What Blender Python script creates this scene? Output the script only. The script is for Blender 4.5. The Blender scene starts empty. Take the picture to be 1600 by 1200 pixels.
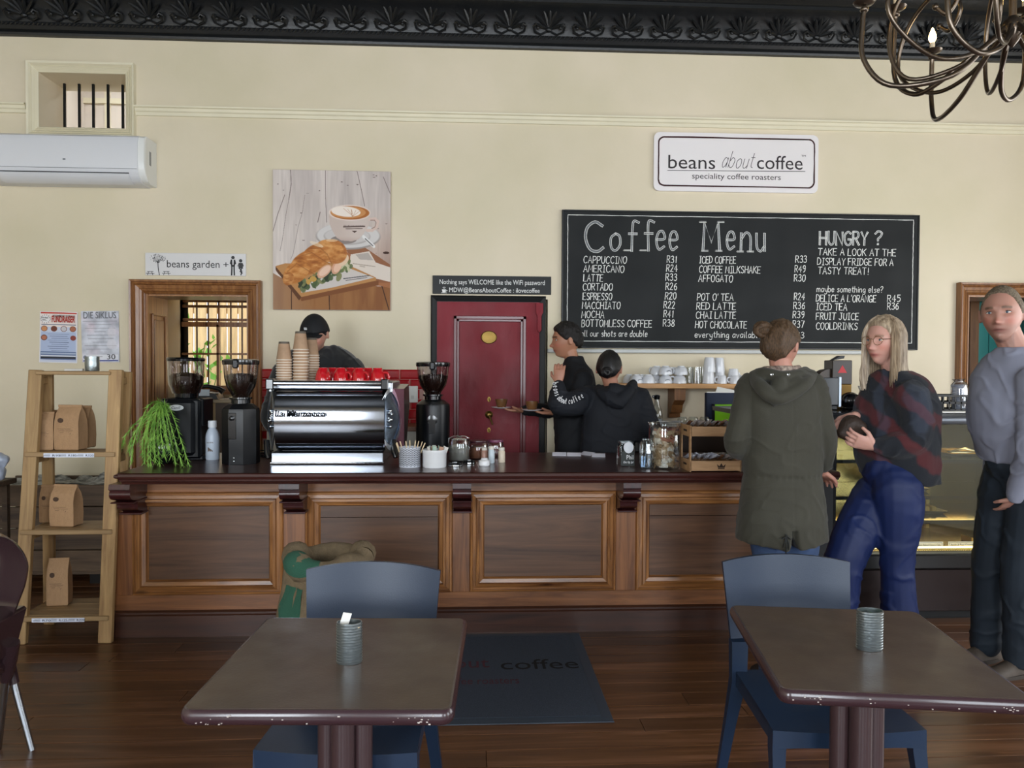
import bpy, bmesh, math, random
import numpy as np
from mathutils import Vector, Matrix, Euler, noise as mnoise
random.seed(7)
np.random.seed(7)
SC = bpy.context.scene
COL = SC.collection
PI = math.pi
F = 1200.0
CAMZ = 1.5
PSI, PITCH, ROLL = math.radians(3.0), math.atan(28 / 1200), 0.005
fw = Vector((math.sin(PSI) * math.cos(PITCH), math.cos(PSI) * math.cos(PITCH), -math.sin(PITCH)))
r0 = fw.cross(Vector((0, 0, 1))).normalized()
u0 = r0.cross(fw).normalized()
upv = (u0 * math.cos(ROLL) - r0 * math.sin(ROLL)).normalized()
rtv = (r0 * math.cos(ROLL) + u0 * math.sin(ROLL)).normalized()
CP = Vector((0, 0, CAMZ))
cd = bpy.data.cameras.new('camera')
cam = bpy.data.objects.new('camera', cd)
COL.objects.link(cam)
cd.sensor_fit = 'HORIZONTAL'
cd.sensor_width = 36.0
cd.lens = 36.0 * F / 1600
cd.clip_start = 0.05
M = Matrix.Identity(4)
for i in range(3):
 M[i][0], M[i][1], M[i][2], M[i][3] = rtv[i], upv[i], -fw[i], CP[i]
cam.matrix_world = M
SC.camera = cam
W = bpy.data.worlds.new('world')
SC.world = W
W.use_nodes = True
bg = W.node_tree.nodes['Background']
bg.inputs[0].default_value = (0.80, 0.90, 1.0, 1)
bg.inputs[1].default_value = 2.6
SC.view_settings.view_transform = 'Standard'
SC.view_settings.look = 'None'
SC.view_settings.exposure = 0.27
SC.view_settings.gamma = 1.0
SC.view_settings.use_curve_mapping = False
def area(name, loc, aim, sx, sy, power, col):
 l = bpy.data.lights.new(name, 'AREA')
 l.shape = 'RECTANGLE'
 l.size, l.size_y, l.energy, l.color = sx, sy, power, col
 o = bpy.data.objects.new(name, l)
 COL.objects.link(o)
 o.location = loc
 o.rotation_euler = (Vector(aim) - Vector(loc)).to_track_quat('-Z', 'Y').to_euler()
 return o
WY = 5.9      # front face of the wall behind the counter
XL, XR, YB = -4.3, 5.3, -3.6
CEIL = 4.75
COOL = (0.86, 0.93, 1.0)
area('window_light_rear_a', (-2.6, YB + 0.12, 2.1), (-2.9, 6, 2.6), 1.5, 2.3, 175, COOL)
area('window_light_rear_b', (0.5, YB + 0.12, 2.1), (0.5, 6, 2.3), 1.5, 2.3, 118, COOL)
area('window_light_rear_c', (3.4, YB + 0.12, 2.1), (3.4, 6, 2.3), 1.5, 2.3, 95, COOL)
area('window_light_side', (XR - 0.12, 3.0, 1.75), (0, 4.2, 1.2), 2.6, 2.2, 48, (1.0, 0.97, 0.93))
area('window_light_side_front', (XR - 0.12, -0.6, 1.9), (0, 1.2, 1.4), 1.6, 2.2, 60, COOL)
area('passage_light', (-2.15, WY + 1.45, 2.5), (-2.5, WY + 3.4, 1.3), 1.0, 0.4, 12, (1.0, 0.95, 0.85))
area('side_room_light', (4.6, WY + 1.2, 2.4), (4.3, WY + 0.5, 1.3), 0.8, 0.8, 14, (1.0, 0.97, 0.9))
area('vent_room_light', (-3.0, WY + 1.2, 4.3), (-3.1, WY + 1.6, 3.0), 0.8, 0.4, 12, (0.9, 0.95, 1.0))
sun = bpy.data.lights.new('sun', 'SUN')
sun.energy = 9.0
sun.angle = 0.01
sun.color = (1, 0.93, 0.8)
so = bpy.data.objects.new('sun', sun)
COL.objects.link(so)
so.rotation_euler = Vector((-0.25, 0.55, -1.0)).to_track_quat('-Z', 'Y').to_euler()
def ray(px, py):
 return fw + rtv * ((px - 800) / F) - upv * ((py - 600) / F)
def P(px, py, y):                     # on the vertical plane y = const (parallel to the wall)
 d = ray(px, py)
 return CP + d * ((y - CP.y) / d.y)
def PD(px, py, depth):                # at a distance along the view axis
 return CP + ray(px, py) * depth
def Z(px, py, z):                     # on the horizontal plane z = const
 d = ray(px, py)
 return CP + d * ((z - CP.z) / d.z)
def PL(px, py, pt, n):                # on any plane
 d = ray(px, py)
 return CP + d * ((Vector(pt) - CP).dot(n) / d.dot(n))
def srgb(c):
 if isinstance(c, str):
  c = [int(c[i:i + 2], 16) / 255 for i in (0, 2, 4)]
 return tuple(x / 12.92 if x <= 0.04045 else ((x + 0.055) / 1.055) ** 2.4 for x in c[:3])
def new_mat(name):
 m = bpy.data.materials.new(name)
 m.use_nodes = True
 nt = m.node_tree
 b = nt.nodes['Principled BSDF']
 return m, nt, b
_mats = {}
def mat(name, col, rough=0.5, metal=0.0, var=0.0, vscale=8.0, bump=0.0, bscale=60.0, spec=0.5, coat=0.0, trans=0.0,
  ior=1.45, emit=0.0, alpha=1.0, sss=0.0, stretch=None, rvar=0.0, col2=None, sheen=0.0):
 if name in _mats:
  return _mats[name]
 m, nt, b = new_mat(name)
 c = srgb(col)
 b.inputs['Base Color'].default_value = (*c, 1)
 b.inputs['Roughness'].default_value = rough
 b.inputs['Metallic'].default_value = metal
 b.inputs['Specular IOR Level'].default_value = spec
 b.inputs['Coat Weight'].default_value = coat
 b.inputs['Coat Roughness'].default_value = 0.12
 b.inputs['Transmission Weight'].default_value = trans
 b.inputs['IOR'].default_value = ior
 b.inputs['Alpha'].default_value = alpha
 b.inputs['Sheen Weight'].default_value = sheen
 if emit:
  b.inputs['Emission Color'].default_value = (*c, 1)
  b.inputs['Emission Strength'].default_value = emit
 if sss:
  b.inputs['Subsurface Weight'].default_value = sss
  b.inputs['Subsurface Radius'].default_value = (0.02, 0.008, 0.004)
 N, L = nt.nodes, nt.links
 if var or bump or rvar:
  tc = N.new('ShaderNodeTexCoord')
  mp = N.new('ShaderNodeMapping')
  L.new(tc.outputs['Object'], mp.inputs[0])
  if stretch:
   mp.inputs['Scale'].default_value = stretch
 if var:
  n = N.new('ShaderNodeTexNoise')
  n.inputs['Scale'].default_value = vscale
  n.inputs['Detail'].default_value = 5
  L.new(mp.outputs[0], n.inputs['Vector'])
  rp = N.new('ShaderNodeValToRGB')
  rp.color_ramp.elements[0].position = 0.3
  rp.color_ramp.elements[1].position = 0.7
  a = tuple(x * (1 - var) for x in c)
  d = srgb(col2) if col2 else tuple(min(1, x * (1 + var)) for x in c)
  rp.color_ramp.elements[0].color = (*a, 1)
  rp.color_ramp.elements[1].color = (*d, 1)
  L.new(n.outputs['Fac'], rp.inputs[0])
  L.new(rp.outputs[0], b.inputs['Base Color'])
 if bump:
  n2 = N.new('ShaderNodeTexNoise')
  n2.inputs['Scale'].default_value = bscale
  n2.inputs['Detail'].default_value = 4
  L.new(mp.outputs[0], n2.inputs['Vector'])
  bp = N.new('ShaderNodeBump')
  bp.inputs['Strength'].default_value = bump
  bp.inputs['Distance'].default_value = 0.01
  L.new(n2.outputs['Fac'], bp.inputs['Height'])
  L.new(bp.outputs[0], b.inputs['Normal'])
 if rvar:
  n3 = N.new('ShaderNodeTexNoise')
  n3.inputs['Scale'].default_value = vscale * 1.7
  L.new(mp.outputs[0], n3.inputs['Vector'])
  mr = N.new('ShaderNodeMapRange')
  mr.inputs[1].default_value, mr.inputs[2].default_value = 0.3, 0.7
  mr.inputs[3].default_value, mr.inputs[4].default_value = max(0, rough - rvar), min(1, rough + rvar)
  L.new(n3.outputs['Fac'], mr.inputs[0])
  L.new(mr.outputs[0], b.inputs['Roughness'])
 _mats[name] = m
 return m
def wood(name, dark, light, axis=0, scale=1.0, rough=0.4, coat=0.0, dist=1.0, bump=0.15, knots=True, rnd=0.25, mid=None):
 """grain runs along the given local axis; every object gets its own stretch of the board"""
 if name in _mats:
  return _mats[name]
 m, nt, b = new_mat(name)
 N, L = nt.nodes, nt.links
 tc = N.new('ShaderNodeTexCoord')
 oi = N.new('ShaderNodeObjectInfo')
 mul = N.new('ShaderNodeVectorMath')
 mul.operation = 'SCALE'
 cx = N.new('ShaderNodeCombineXYZ')
 for i in range(3):
  L.new(oi.outputs['Random'], cx.inputs[i])
 L.new(cx.outputs[0], mul.inputs[0])
 mul.inputs['Scale'].default_value = 37.0
 add = N.new('ShaderNodeVectorMath')
 L.new(tc.outputs['Object'], add.inputs[0])
 L.new(mul.outputs[0], add.inputs[1])
 mp = N.new('ShaderNodeMapping')
 s = [26 * scale] * 3
 s[axis] = 1.6 * scale
 mp.inputs['Scale'].default_value = s
 L.new(add.outputs[0], mp.inputs[0])
 n1 = N.new('ShaderNodeTexNoise')
 n1.inputs['Scale'].default_value = 1.0
 n1.inputs['Detail'].default_value = 6
 n1.inputs['Roughness'].default_value = 0.62
 n1.inputs['Distortion'].default_value = dist
 L.new(mp.outputs[0], n1.inputs['Vector'])
 rp = N.new('ShaderNodeValToRGB')
 e = rp.color_ramp.elements
 e[0].position, e[1].position = 0.28, 0.72
 e[0].color, e[1].color = (*srgb(dark), 1), (*srgb(light), 1)
 if mid:
  q = e.new(0.5)
  q.color = (*srgb(mid), 1)
 L.new(n1.outputs['Fac'], rp.inputs[0])
 out = rp.outputs[0]
 if knots:
  mp2 = N.new('ShaderNodeMapping')
  s2 = [7 * scale] * 3
  s2[axis] = 2.2 * scale
  mp2.inputs['Scale'].default_value = s2
  L.new(add.outputs[0], mp2.inputs[0])
  v = N.new('ShaderNodeTexVoronoi')
  v.inputs['Scale'].default_value = 1.0
  L.new(mp2.outputs[0], v.inputs['Vector'])
  kr = N.new('ShaderNodeValToRGB')
  kr.color_ramp.elements[0].position, kr.color_ramp.elements[1].position = 0.03, 0.12
  kr.color_ramp.elements[0].color = (0.25, 0.2, 0.18, 1)
  kr.color_ramp.elements[1].color = (1, 1, 1, 1)
  L.new(v.outputs['Distance'], kr.inputs[0])
  mx = N.new('ShaderNodeMixRGB')
  mx.blend_type = 'MULTIPLY'
  mx.inputs[0].default_value = 0.8
  L.new(out, mx.inputs[1])
  L.new(kr.outputs[0], mx.inputs[2])
  out = mx.outputs[0]
 hs = N.new('ShaderNodeHueSaturation')
 mr = N.new('ShaderNodeMapRange')
 mr.inputs[3].default_value, mr.inputs[4].default_value = 1 - rnd, 1 + rnd
 L.new(oi.outputs['Random'], mr.inputs[0])
 L.new(mr.outputs[0], hs.inputs['Value'])
 L.new(out, hs.inputs['Color'])
 L.new(hs.outputs[0], b.inputs['Base Color'])
 b.inputs['Roughness'].default_value = rough
 b.inputs['Coat Weight'].default_value = coat
 b.inputs['Coat Roughness'].default_value = 0.25
 if bump:
  bp = N.new('ShaderNodeBump')
  bp.inputs['Strength'].default_value = bump
  bp.inputs['Distance'].default_value = 0.004
  L.new(n1.outputs['Fac'], bp.inputs['Height'])
  L.new(bp.outputs[0], b.inputs['Normal'])
 _mats[name] = m
 return m
def attr_mat(name, rough=0.5, coat=0.0, sss=0.0, bump=0.0, spec=0.5):
 """colour from the mesh's own colour attribute (flat print, skin)"""
 if name in _mats:
  return _mats[name]
 m, nt, b = new_mat(name)
 a = nt.nodes.new('ShaderNodeAttribute')
 a.attribute_name = 'Col'
 nt.links.new(a.outputs['Color'], b.inputs['Base Color'])
 b.inputs['Roughness'].default_value = rough
 b.inputs['Coat Weight'].default_value = coat
 b.inputs['Specular IOR Level'].default_value = spec
 if sss:
  b.inputs['Subsurface Weight'].default_value = sss
  b.inputs['Subsurface Radius'].default_value = (0.015, 0.006, 0.003)
  b.inputs['Subsurface Scale'].default_value = 0.5
 if bump:
  n = nt.nodes.new('ShaderNodeTexNoise')
  n.inputs['Scale'].default_value = 300
  bp = nt.nodes.new('ShaderNodeBump')
  bp.inputs['Strength'].default_value = bump
  bp.inputs['Distance'].default_value = 0.004
  nt.links.new(n.outputs['Fac'], bp.inputs['Height'])
  nt.links.new(bp.outputs[0], b.inputs['Normal'])
 _mats[name] = m
 return m
def glass(name, tint='ffffff', rough=0.02, mix=0.82):
 """thin clear glass: mostly see-through with mirror-like sheen"""
 if name in _mats:
  return _mats[name]
 m, nt, b = new_mat(name)
 N, L = nt.nodes, nt.links
 nt.nodes.remove(b)
 t = N.new('ShaderNodeBsdfTransparent')
 t.inputs[0].default_value = (*srgb(tint), 1)
 g = N.new('ShaderNodeBsdfGlossy')
 g.inputs['Roughness'].default_value = rough
 fr = N.new('ShaderNodeLayerWeight')
 fr.inputs[0].default_value = 0.35
 mr = N.new('ShaderNodeMapRange')
 mr.inputs[3].default_value, mr.inputs[4].default_value = 1 - mix - 0.12, 1.0
 L.new(fr.outputs['Facing'], mr.inputs[0])
 mx = N.new('ShaderNodeMixShader')
 L.new(mr.outputs[0], mx.inputs[0])
 L.new(t.outputs[0], mx.inputs[1])
 L.new(g.outputs[0], mx.inputs[2])
 L.new(mx.outputs[0], N['Material Output'].inputs[0])
 _mats[name] = m
 return m
class MB:
 def __init__(s):
  s.v, s.f, s.mi, s.cur = [], [], [], 0
 def add(s, vs, fs, mtx=None):
  k = len(s.v)
  for p in vs:
   p = Vector(p)
   s.v.append(mtx @ p if mtx is not None else p)
  for f in fs:
   s.f.append(tuple(i + k for i in f))
   s.mi.append(s.cur)
  return s
 def mat(s, i):
  s.cur = i
  return s
 def box(s, lo, hi, bev=0.0, mtx=None, seg=1):
  lo, hi = Vector(lo), Vector(hi)
  lo, hi = Vector([min(a, b) for a, b in zip(lo, hi)]), Vector([max(a, b) for a, b in zip(lo, hi)])
  if bev <= 0:
   vs = [(x, y, z) for x in (lo.x, hi.x) for y in (lo.y, hi.y) for z in (lo.z, hi.z)]
   return s.add(vs, [(0, 1, 3, 2), (4, 6, 7, 5), (0, 4, 5, 1), (2, 3, 7, 6), (0, 2, 6, 4), (1, 5, 7, 3)], mtx)
  bm = bmesh.new()
  bmesh.ops.create_cube(bm, size=1)
  for v in bm.verts:
   v.co = Vector([lo[i] + (v.co[i] + 0.5) * (hi[i] - lo[i]) for i in range(3)])
  bev = min(bev, 0.49 * min(hi - lo))
  bmesh.ops.bevel(bm, geom=list(bm.edges), offset=bev, segments=seg, affect='EDGES', profile=0.5)
  return s.frombm(bm, mtx)
 def frombm(s, bm, mtx=None):
  bm.verts.ensure_lookup_table()
  for i, v in enumerate(bm.verts):
   v.index = i
  s.add([v.co.copy() for v in bm.verts], [tuple(v.index for v in f.verts) for f in bm.faces], mtx)
  bm.free()
  return s
 def frommesh(s, me, mtx=None):
  return s.add([v.co.copy() for v in me.vertices], [tuple(p.vertices) for p in me.polygons], mtx)
 def rings(s, rings, cap=True, closed=True, mtx=None):
  """stitch rings (lists of points, all alike) into a skin"""
  n, vs, fs = len(rings[0]), [], []
  for r in rings:
   vs += list(r)
  m = n if closed else n - 1
  for k in range(len(rings) - 1):
   for i in range(m):
    j = (i + 1) % n
    fs.append((k * n + i, k * n + j, (k + 1) * n + j, (k + 1) * n + i))
  if cap and closed:
   fs.append(tuple(reversed(range(n))))
   fs.append(tuple((len(rings) - 1) * n + i for i in range(n)))
  return s.add(vs, fs, mtx)
 def lathe(s, prof, c=(0, 0, 0), seg=24, mtx=None, sy=1.0, cap=True, a0=0.0, a1=2 * PI):
  c = Vector(c)
  full = abs(a1 - a0 - 2 * PI) < 1e-6
  n = seg if full else seg + 1
  rs = []
  for r, z in prof:
   r = max(r, 1e-5)
   rs.append([c + Vector((r * math.cos(a0 + (a1 - a0) * i / seg), r * sy * math.sin(a0 + (a1 - a0) * i / seg), z)) for i in range(n)])
  return s.rings(rs, cap=cap and full, closed=full, mtx=mtx)
 def tube(s, pts, r, seg=8, cap=True, mtx=None, flat=1.0, up=None):
  pts = [Vector(p) for p in pts]
  n = len(pts)
  rr = list(r) if hasattr(r, '__len__') else [r] * n
  rs, prev = [], None
  for i in range(n):
   t = (pts[min(i + 1, n - 1)] - pts[max(i - 1, 0)]).normalized()
   if prev is None:
    a = Vector(up) if up is not None else (Vector((0, 0, 1)) if abs(t.z) < 0.9 else Vector((1, 0, 0)))
   else:
    a = prev
   a = (a - t * a.dot(t)).normalized()
   prev = a
   b = t.cross(a)
   rs.append([pts[i] + (b * math.cos(2 * PI * k / seg) + a * flat * math.sin(2 * PI * k / seg)) * rr[i] for k in range(seg)])
  return s.rings(rs, cap=cap, mtx=mtx)
 def beam(s, a, b, w, h, up=(0, 0, 1), bev=0.0):
  """straight bar with a w (across) by h (along up) section"""
  a, b = Vector(a), Vector(b)
  t = (b - a)
  L = t.length
  t.normalize()
  u = Vector(up)
  u = (u - t * u.dot(t)).normalized()
  x = t.cross(u)
  m = Matrix(((t.x, x.x, u.x, a.x), (t.y, x.y, u.y, a.y), (t.z, x.z, u.z, a.z), (0, 0, 0, 1)))
  return s.box((0, -w / 2, -h / 2), (L, w / 2, h / 2), bev, m)
 def prism(s, poly, y0, y1, mtx=None):
  """polygon in (x, z), extruded along y"""
  n = len(poly)
  vs = [(p[0], y0, p[1]) for p in poly] + [(p[0], y1, p[1]) for p in poly]
  fs = [tuple(range(n)), tuple(reversed(range(n, 2 * n)))]
  fs += [(i, i + n, (i + 1) % n + n, (i + 1) % n) for i in range(n)]
  return s.add(vs, fs, mtx)
 def ball(s, c, r, seg=16, rings=10, mtx=None):
  c = Vector(c)
  rr = Vector(r) if hasattr(r, '__len__') else Vector((r, r, r))
  rs = []
  for k in range(rings + 1):
   th = PI * k / rings
   sn = max(math.sin(th), 1e-4)
   rs.append([c + Vector((rr.x * sn * math.cos(2 * PI * i / seg), rr.y * sn * math.sin(2 * PI * i / seg), -rr.z * math.cos(th))) for i in range(seg)])
  return s.rings(rs, mtx=mtx)
 def mesh(s, name, mats, smooth=35):
  me = bpy.data.meshes.new(name)
  me.from_pydata([tuple(v) for v in s.v], [], s.f)
  for m in (mats if isinstance(mats, (list, tuple)) else [mats]):
   me.materials.append(m)
  if any(s.mi):
   me.polygons.foreach_set('material_index', s.mi)
  bm = bmesh.new()
  bm.from_mesh(me)
  bmesh.ops.recalc_face_normals(bm, faces=bm.faces)
  bm.to_mesh(me)
  bm.free()
  finish(me, smooth)
  return me
def finish(me, smooth=35):
 if smooth:
  me.polygons.foreach_set('use_smooth', [True] * len(me.polygons))
  me.set_sharp_from_angle(angle=math.radians(smooth))
 me.update()
def tag(o, label=None, cat=None, group=None, kind=None):
 if label: o['label'] = label
 if cat: o['category'] = cat
 if group: o['group'] = group
 if kind: o['kind'] = kind
 return o
def obj(name, mb, mats, parent=None, smooth=35, world=False):
 """link ONE mesh object; world=True means the mesh was built in world coordinates"""
 me = mb if isinstance(mb, bpy.types.Mesh) else mb.mesh(name, mats, smooth)
 o = bpy.data.objects.new(name, me)
 COL.objects.link(o)
 if parent is not None:
  o.parent = parent
  if world:
   me.transform(wm(parent).inverted())
 return o
def wm(o):
 m = o.matrix_basis
 return wm(o.parent) @ m if o.parent else m
def thing(name, label, cat, loc=(0, 0, 0), rz=0.0, group=None, scale=None):
 o = bpy.data.objects.new(name, None)
 COL.objects.link(o)
 o.location = loc
 o.rotation_euler = (0, 0, rz)
 o.empty_display_size = 0.05
 return tag(o, label, cat, group)
def solo(name, mb, mats, label, cat, loc=(0, 0, 0), rz=0.0, group=None, smooth=35, world=False):
 """a thing that is one mesh"""
 me = mb.mesh(name, mats, smooth)
 o = bpy.data.objects.new(name, me)
 COL.objects.link(o)
 o.location = loc
 o.rotation_euler = (0, 0, rz)
 if world:
  me.transform(Matrix.Translation(-Vector(loc)))
 return tag(o, label, cat, group)
def struct(name, mb, mats, parent=None, smooth=35):
 o = obj(name, mb, mats, parent, smooth)
 if parent is None:
  o['kind'] = 'structure'
 return o
def dup(o, label=None, loc=None, rz=None, parent=None):
 c = o.copy()
 COL.objects.link(c)
 if parent is not None: c.parent = parent
 for ch in o.children:
  dup(ch, parent=c)
 if label: c['label'] = label
 if loc is not None: c.location = loc
 if rz is not None: c.rotation_euler = (0, 0, rz)
 return c
def cr(pts, n=6):
 """Catmull-Rom through points (any dimension, tuples allowed)"""
 p = [np.array(q, float) for q in pts]
 p = [2 * p[0] - p[1]] + p + [2 * p[-1] - p[-2]]
 out = []
 for i in range(1, len(p) - 2):
  for k in range(n):
   t = k / n
   out.append(0.5 * ((2 * p[i]) + (-p[i - 1] + p[i + 1]) * t + (2 * p[i - 1] - 5 * p[i] + 4 * p[i + 1] - p[i + 2]) * t * t + (-p[i - 1] + 3 * p[i] - 3 * p[i + 1] + p[i + 2]) * t ** 3))
 out.append(p[-2])
 return [tuple(float(x) for x in q) for q in out]
def arc(cx, cz, r, a0, a1, n=8, rz=None):
 rz = r if rz is None else rz
 return [(cx + r * math.cos(math.radians(a0 + (a1 - a0) * i / n)), cz + rz * math.sin(math.radians(a0 + (a1 - a0) * i / n))) for i in range(n + 1)]
def rrect(x0, z0, x1, z1, r, n=5):
 return arc(x1 - r, z1 - r, r, 0, 90, n) + arc(x0 + r, z1 - r, r, 90, 180, n) + arc(x0 + r, z0 + r, r, 180, 270, n) + arc(x1 - r, z0 + r, r, 270, 360, n)
def type_mesh(txt, size=1.0, depth=0.0, align='LEFT', res=3, shear=0.0, width=1.0, spacing=1.0, bold=0.0):
 """print lettering as a mesh lying in (x, z), facing -y; returns (verts, faces, width)"""
 cu = bpy.data.curves.new('t', 'FONT')
 cu.body = txt
 cu.size = size
 cu.extrude = depth / 2
 cu.resolution_u = res
 cu.offset = bold
 cu.align_x = align
 cu.shear = shear
 cu.space_character = spacing
 o = bpy.data.objects.new('t', cu)
 COL.objects.link(o)
 dg = bpy.context.evaluated_depsgraph_get()
 me = bpy.data.meshes.new_from_object(o.evaluated_get(dg))
 vs = [Vector((v.co.x * width, -v.co.z - depth / 2, v.co.y)) for v in me.vertices]
 fs = [tuple(p.vertices) for p in me.polygons]
 bpy.data.objects.remove(o)
 bpy.data.curves.remove(cu)
 bpy.data.meshes.remove(me)
 w = (max(v.x for v in vs) - min(v.x for v in vs)) if vs else 0
 return vs, fs, w
def lettering(mb, txt, x0, z, x1=None, size=0.05, y=0.0, align='LEFT', shear=0.0, depth=0.0006, mtx=None, **k):
 """type fitted between x0 and x1 (if given) on the plane y"""
 vs, fs, w = type_mesh(txt, size, depth, 'LEFT', shear=shear, **k)
 if not vs: return
 mn = min(v.x for v in vs)
 sx = (x1 - x0) / w if x1 is not None else 1.0
 off = -w / 2 if (align == 'CENTER' and x1 is None) else 0
 mb.add([Vector(((v.x - mn) * sx + x0 + off, v.y + y, v.z + z)) for v in vs], fs, mtx)
_lat = np.random.RandomState(3).rand(64, 64, 64).astype(np.float32) * 2 - 1
def nz(p, sc=1.0, oct=1):
 p = np.asarray(p, np.float64)
 out, amp = 0, 1.0
 sc = np.asarray(sc, float)
 for _ in range(oct):
  q = p * sc + 17.3
  i = np.floor(q).astype(int)
  f = q - i
  f = f * f * (3 - 2 * f)
  r = 0
  for dx in (0, 1):
   for dy in (0, 1):
    for dz in (0, 1):
     w = (f[:, 0] if dx else 1 - f[:, 0]) * (f[:, 1] if dy else 1 - f[:, 1]) * (f[:, 2] if dz else 1 - f[:, 2])
     r = r + w * _lat[(i[:, 0] + dx) % 64, (i[:, 1] + dy) % 64, (i[:, 2] + dz) % 64]
  out = out + amp * r
  amp *= 0.5
  sc = sc * 2
 return out
def vox(mb, voxel=0.006, smooth=2, fn=None, name='body', mats=None, sf=0.5):
 """fuse the closed pieces of a builder into one continuous skin; fn(co, normals) -> new co"""
 me = bpy.data.meshes.new('tmp')
 me.from_pydata([tuple(v) for v in mb.v], [], mb.f)
 bm = bmesh.new()
 bm.from_mesh(me)
 bmesh.ops.recalc_face_normals(bm, faces=bm.faces)
 bm.to_mesh(me)
 bm.free()
 o = bpy.data.objects.new('tmp', me)
 COL.objects.link(o)
 m = o.modifiers.new('r', 'REMESH')
 m.mode = 'VOXEL'
 m.voxel_size = voxel
 m.adaptivity = 0
 if smooth:
  s = o.modifiers.new('s', 'SMOOTH')
  s.factor = sf
  s.iterations = smooth
 dg = bpy.context.evaluated_depsgraph_get()
 r = bpy.data.meshes.new_from_object(o.evaluated_get(dg))
 bpy.data.objects.remove(o)
 bpy.data.meshes.remove(me)
 r.name = name
 if fn is not None:
  n = len(r.vertices)
  co = np.empty(n * 3)
  r.vertices.foreach_get('co', co)
  nn = np.empty(n * 3)
  r.vertex_normals.foreach_get('vector', nn)
  co = fn(co.reshape(-1, 3), nn.reshape(-1, 3))
  r.vertices.foreach_set('co', co.reshape(-1))
 r.materials.clear()
 for m_ in (mats if isinstance(mats, (list, tuple)) else [mats] if mats else []):
  r.materials.append(m_)
 r.polygons.foreach_set('use_smooth', [True] * len(r.polygons))
 r.update()
 return r
def set_col(me, rgb, domain='POINT'):
 """rgb: (n, 3) sRGB values 0..1"""
 rgb = np.clip(np.asarray(rgb, float), 0, 1)
 lin = np.where(rgb <= 0.04045, rgb / 12.92, ((rgb + 0.055) / 1.055) ** 2.4)
 a = me.color_attributes.new('Col', 'FLOAT_COLOR', domain)
 out = np.ones((len(lin), 4))
 out[:, :3] = lin
 a.data.foreach_set('color', out.reshape(-1))
class Canvas:
 """a small numpy painter for flat print; (u, v) in 0..1, v up"""
 def __init__(s, nx, ny, bgc):
  s.nx, s.ny = nx, ny
  s.u, s.v = np.meshgrid((np.arange(nx) + 0.5) / nx, (np.arange(ny) + 0.5) / ny)
  s.c = np.zeros((ny, nx, 3)) + np.array(hx(bgc))
 def put(s, m, col, a=1.0):
  m = np.clip(m, 0, 1) * a
  col = np.array(hx(col)) if isinstance(col, (str, tuple, list)) else col
  s.c = s.c * (1 - m[..., None]) + col * m[..., None]
 def rect(s, x0, y0, x1, y1, col, a=1.0):
  s.put(((s.u > x0) & (s.u < x1) & (s.v > y0) & (s.v < y1)).astype(float), col, a)
 def poly(s, pts, col, a=1.0):
  ins = np.zeros_like(s.u, bool)
  n = len(pts)
  for i in range(n):
   (x0, y0), (x1, y1) = pts[i], pts[(i + 1) % n]
   if y0 == y1: continue
   c = ((y0 > s.v) != (y1 > s.v)) & (s.u < (x1 - x0) * (s.v - y0) / (y1 - y0) + x0)
   ins ^= c
  m = ins.astype(float)
  s.put(m, col, a)
  return m
 def ell(s, cx, cy, rx, ry, col, a=1.0, rot=0.0, soft=0.06):
  ca, sa = math.cos(rot), math.sin(rot)
  x, y = s.u - cx, s.v - cy
  d = np.hypot((x * ca + y * sa) / rx, (-x * sa + y * ca) / ry)
  m = np.clip((1 - d) / soft + 0.5, 0, 1)
  s.put(m, col, a)
  return m
 def line(s, pts, w, col, a=1.0, taper=False):
  for i in range(len(pts) - 1):
   (x0, y0), (x1, y1) = pts[i], pts[i + 1]
   dx, dy = x1 - x0, y1 - y0
   L = dx * dx + dy * dy + 1e-12
   t = np.clip(((s.u - x0) * dx + (s.v - y0) * dy) / L, 0, 1)
   d = np.hypot(s.u - x0 - t * dx, s.v - y0 - t * dy)
   s.put(np.clip((w - d) / (w * 0.35) , 0, 1), col, a)
 def noise(s, sx, sy, oct=3, seed=0.0):
  p = np.stack([s.u.ravel() * sx, s.v.ravel() * sy, np.full(s.u.size, seed)], 1)
  return nz(p, 1.0, oct).reshape(s.u.shape)
def hx(c):
 return [int(c[i:i + 2], 16) / 255 for i in (0, 2, 4)] if isinstance(c, str) else list(c)
def print_mesh(cv, w, h, name, m):
 """a printed sheet in (x, z) facing -y, lower corner at the origin"""
 nx, ny = cv.nx, cv.ny
 xs, zs = np.meshgrid(np.linspace(0, w, nx + 1), np.linspace(0, h, ny + 1))
 vs = np.stack([xs.ravel(), np.zeros(xs.size), zs.ravel()], 1)
 i = (np.arange(ny)[:, None] * (nx + 1) + np.arange(nx)[None]).ravel()
 fs = np.stack([i, i + 1, i + nx + 2, i + nx + 1], 1)
 me = bpy.data.meshes.new(name)
 me.from_pydata(vs.tolist(), [], fs.tolist())
 me.materials.append(m)
 set_col(me, np.repeat(cv.c.reshape(-1, 3), 4, 0), 'CORNER')
 me.update()
 return me
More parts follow.
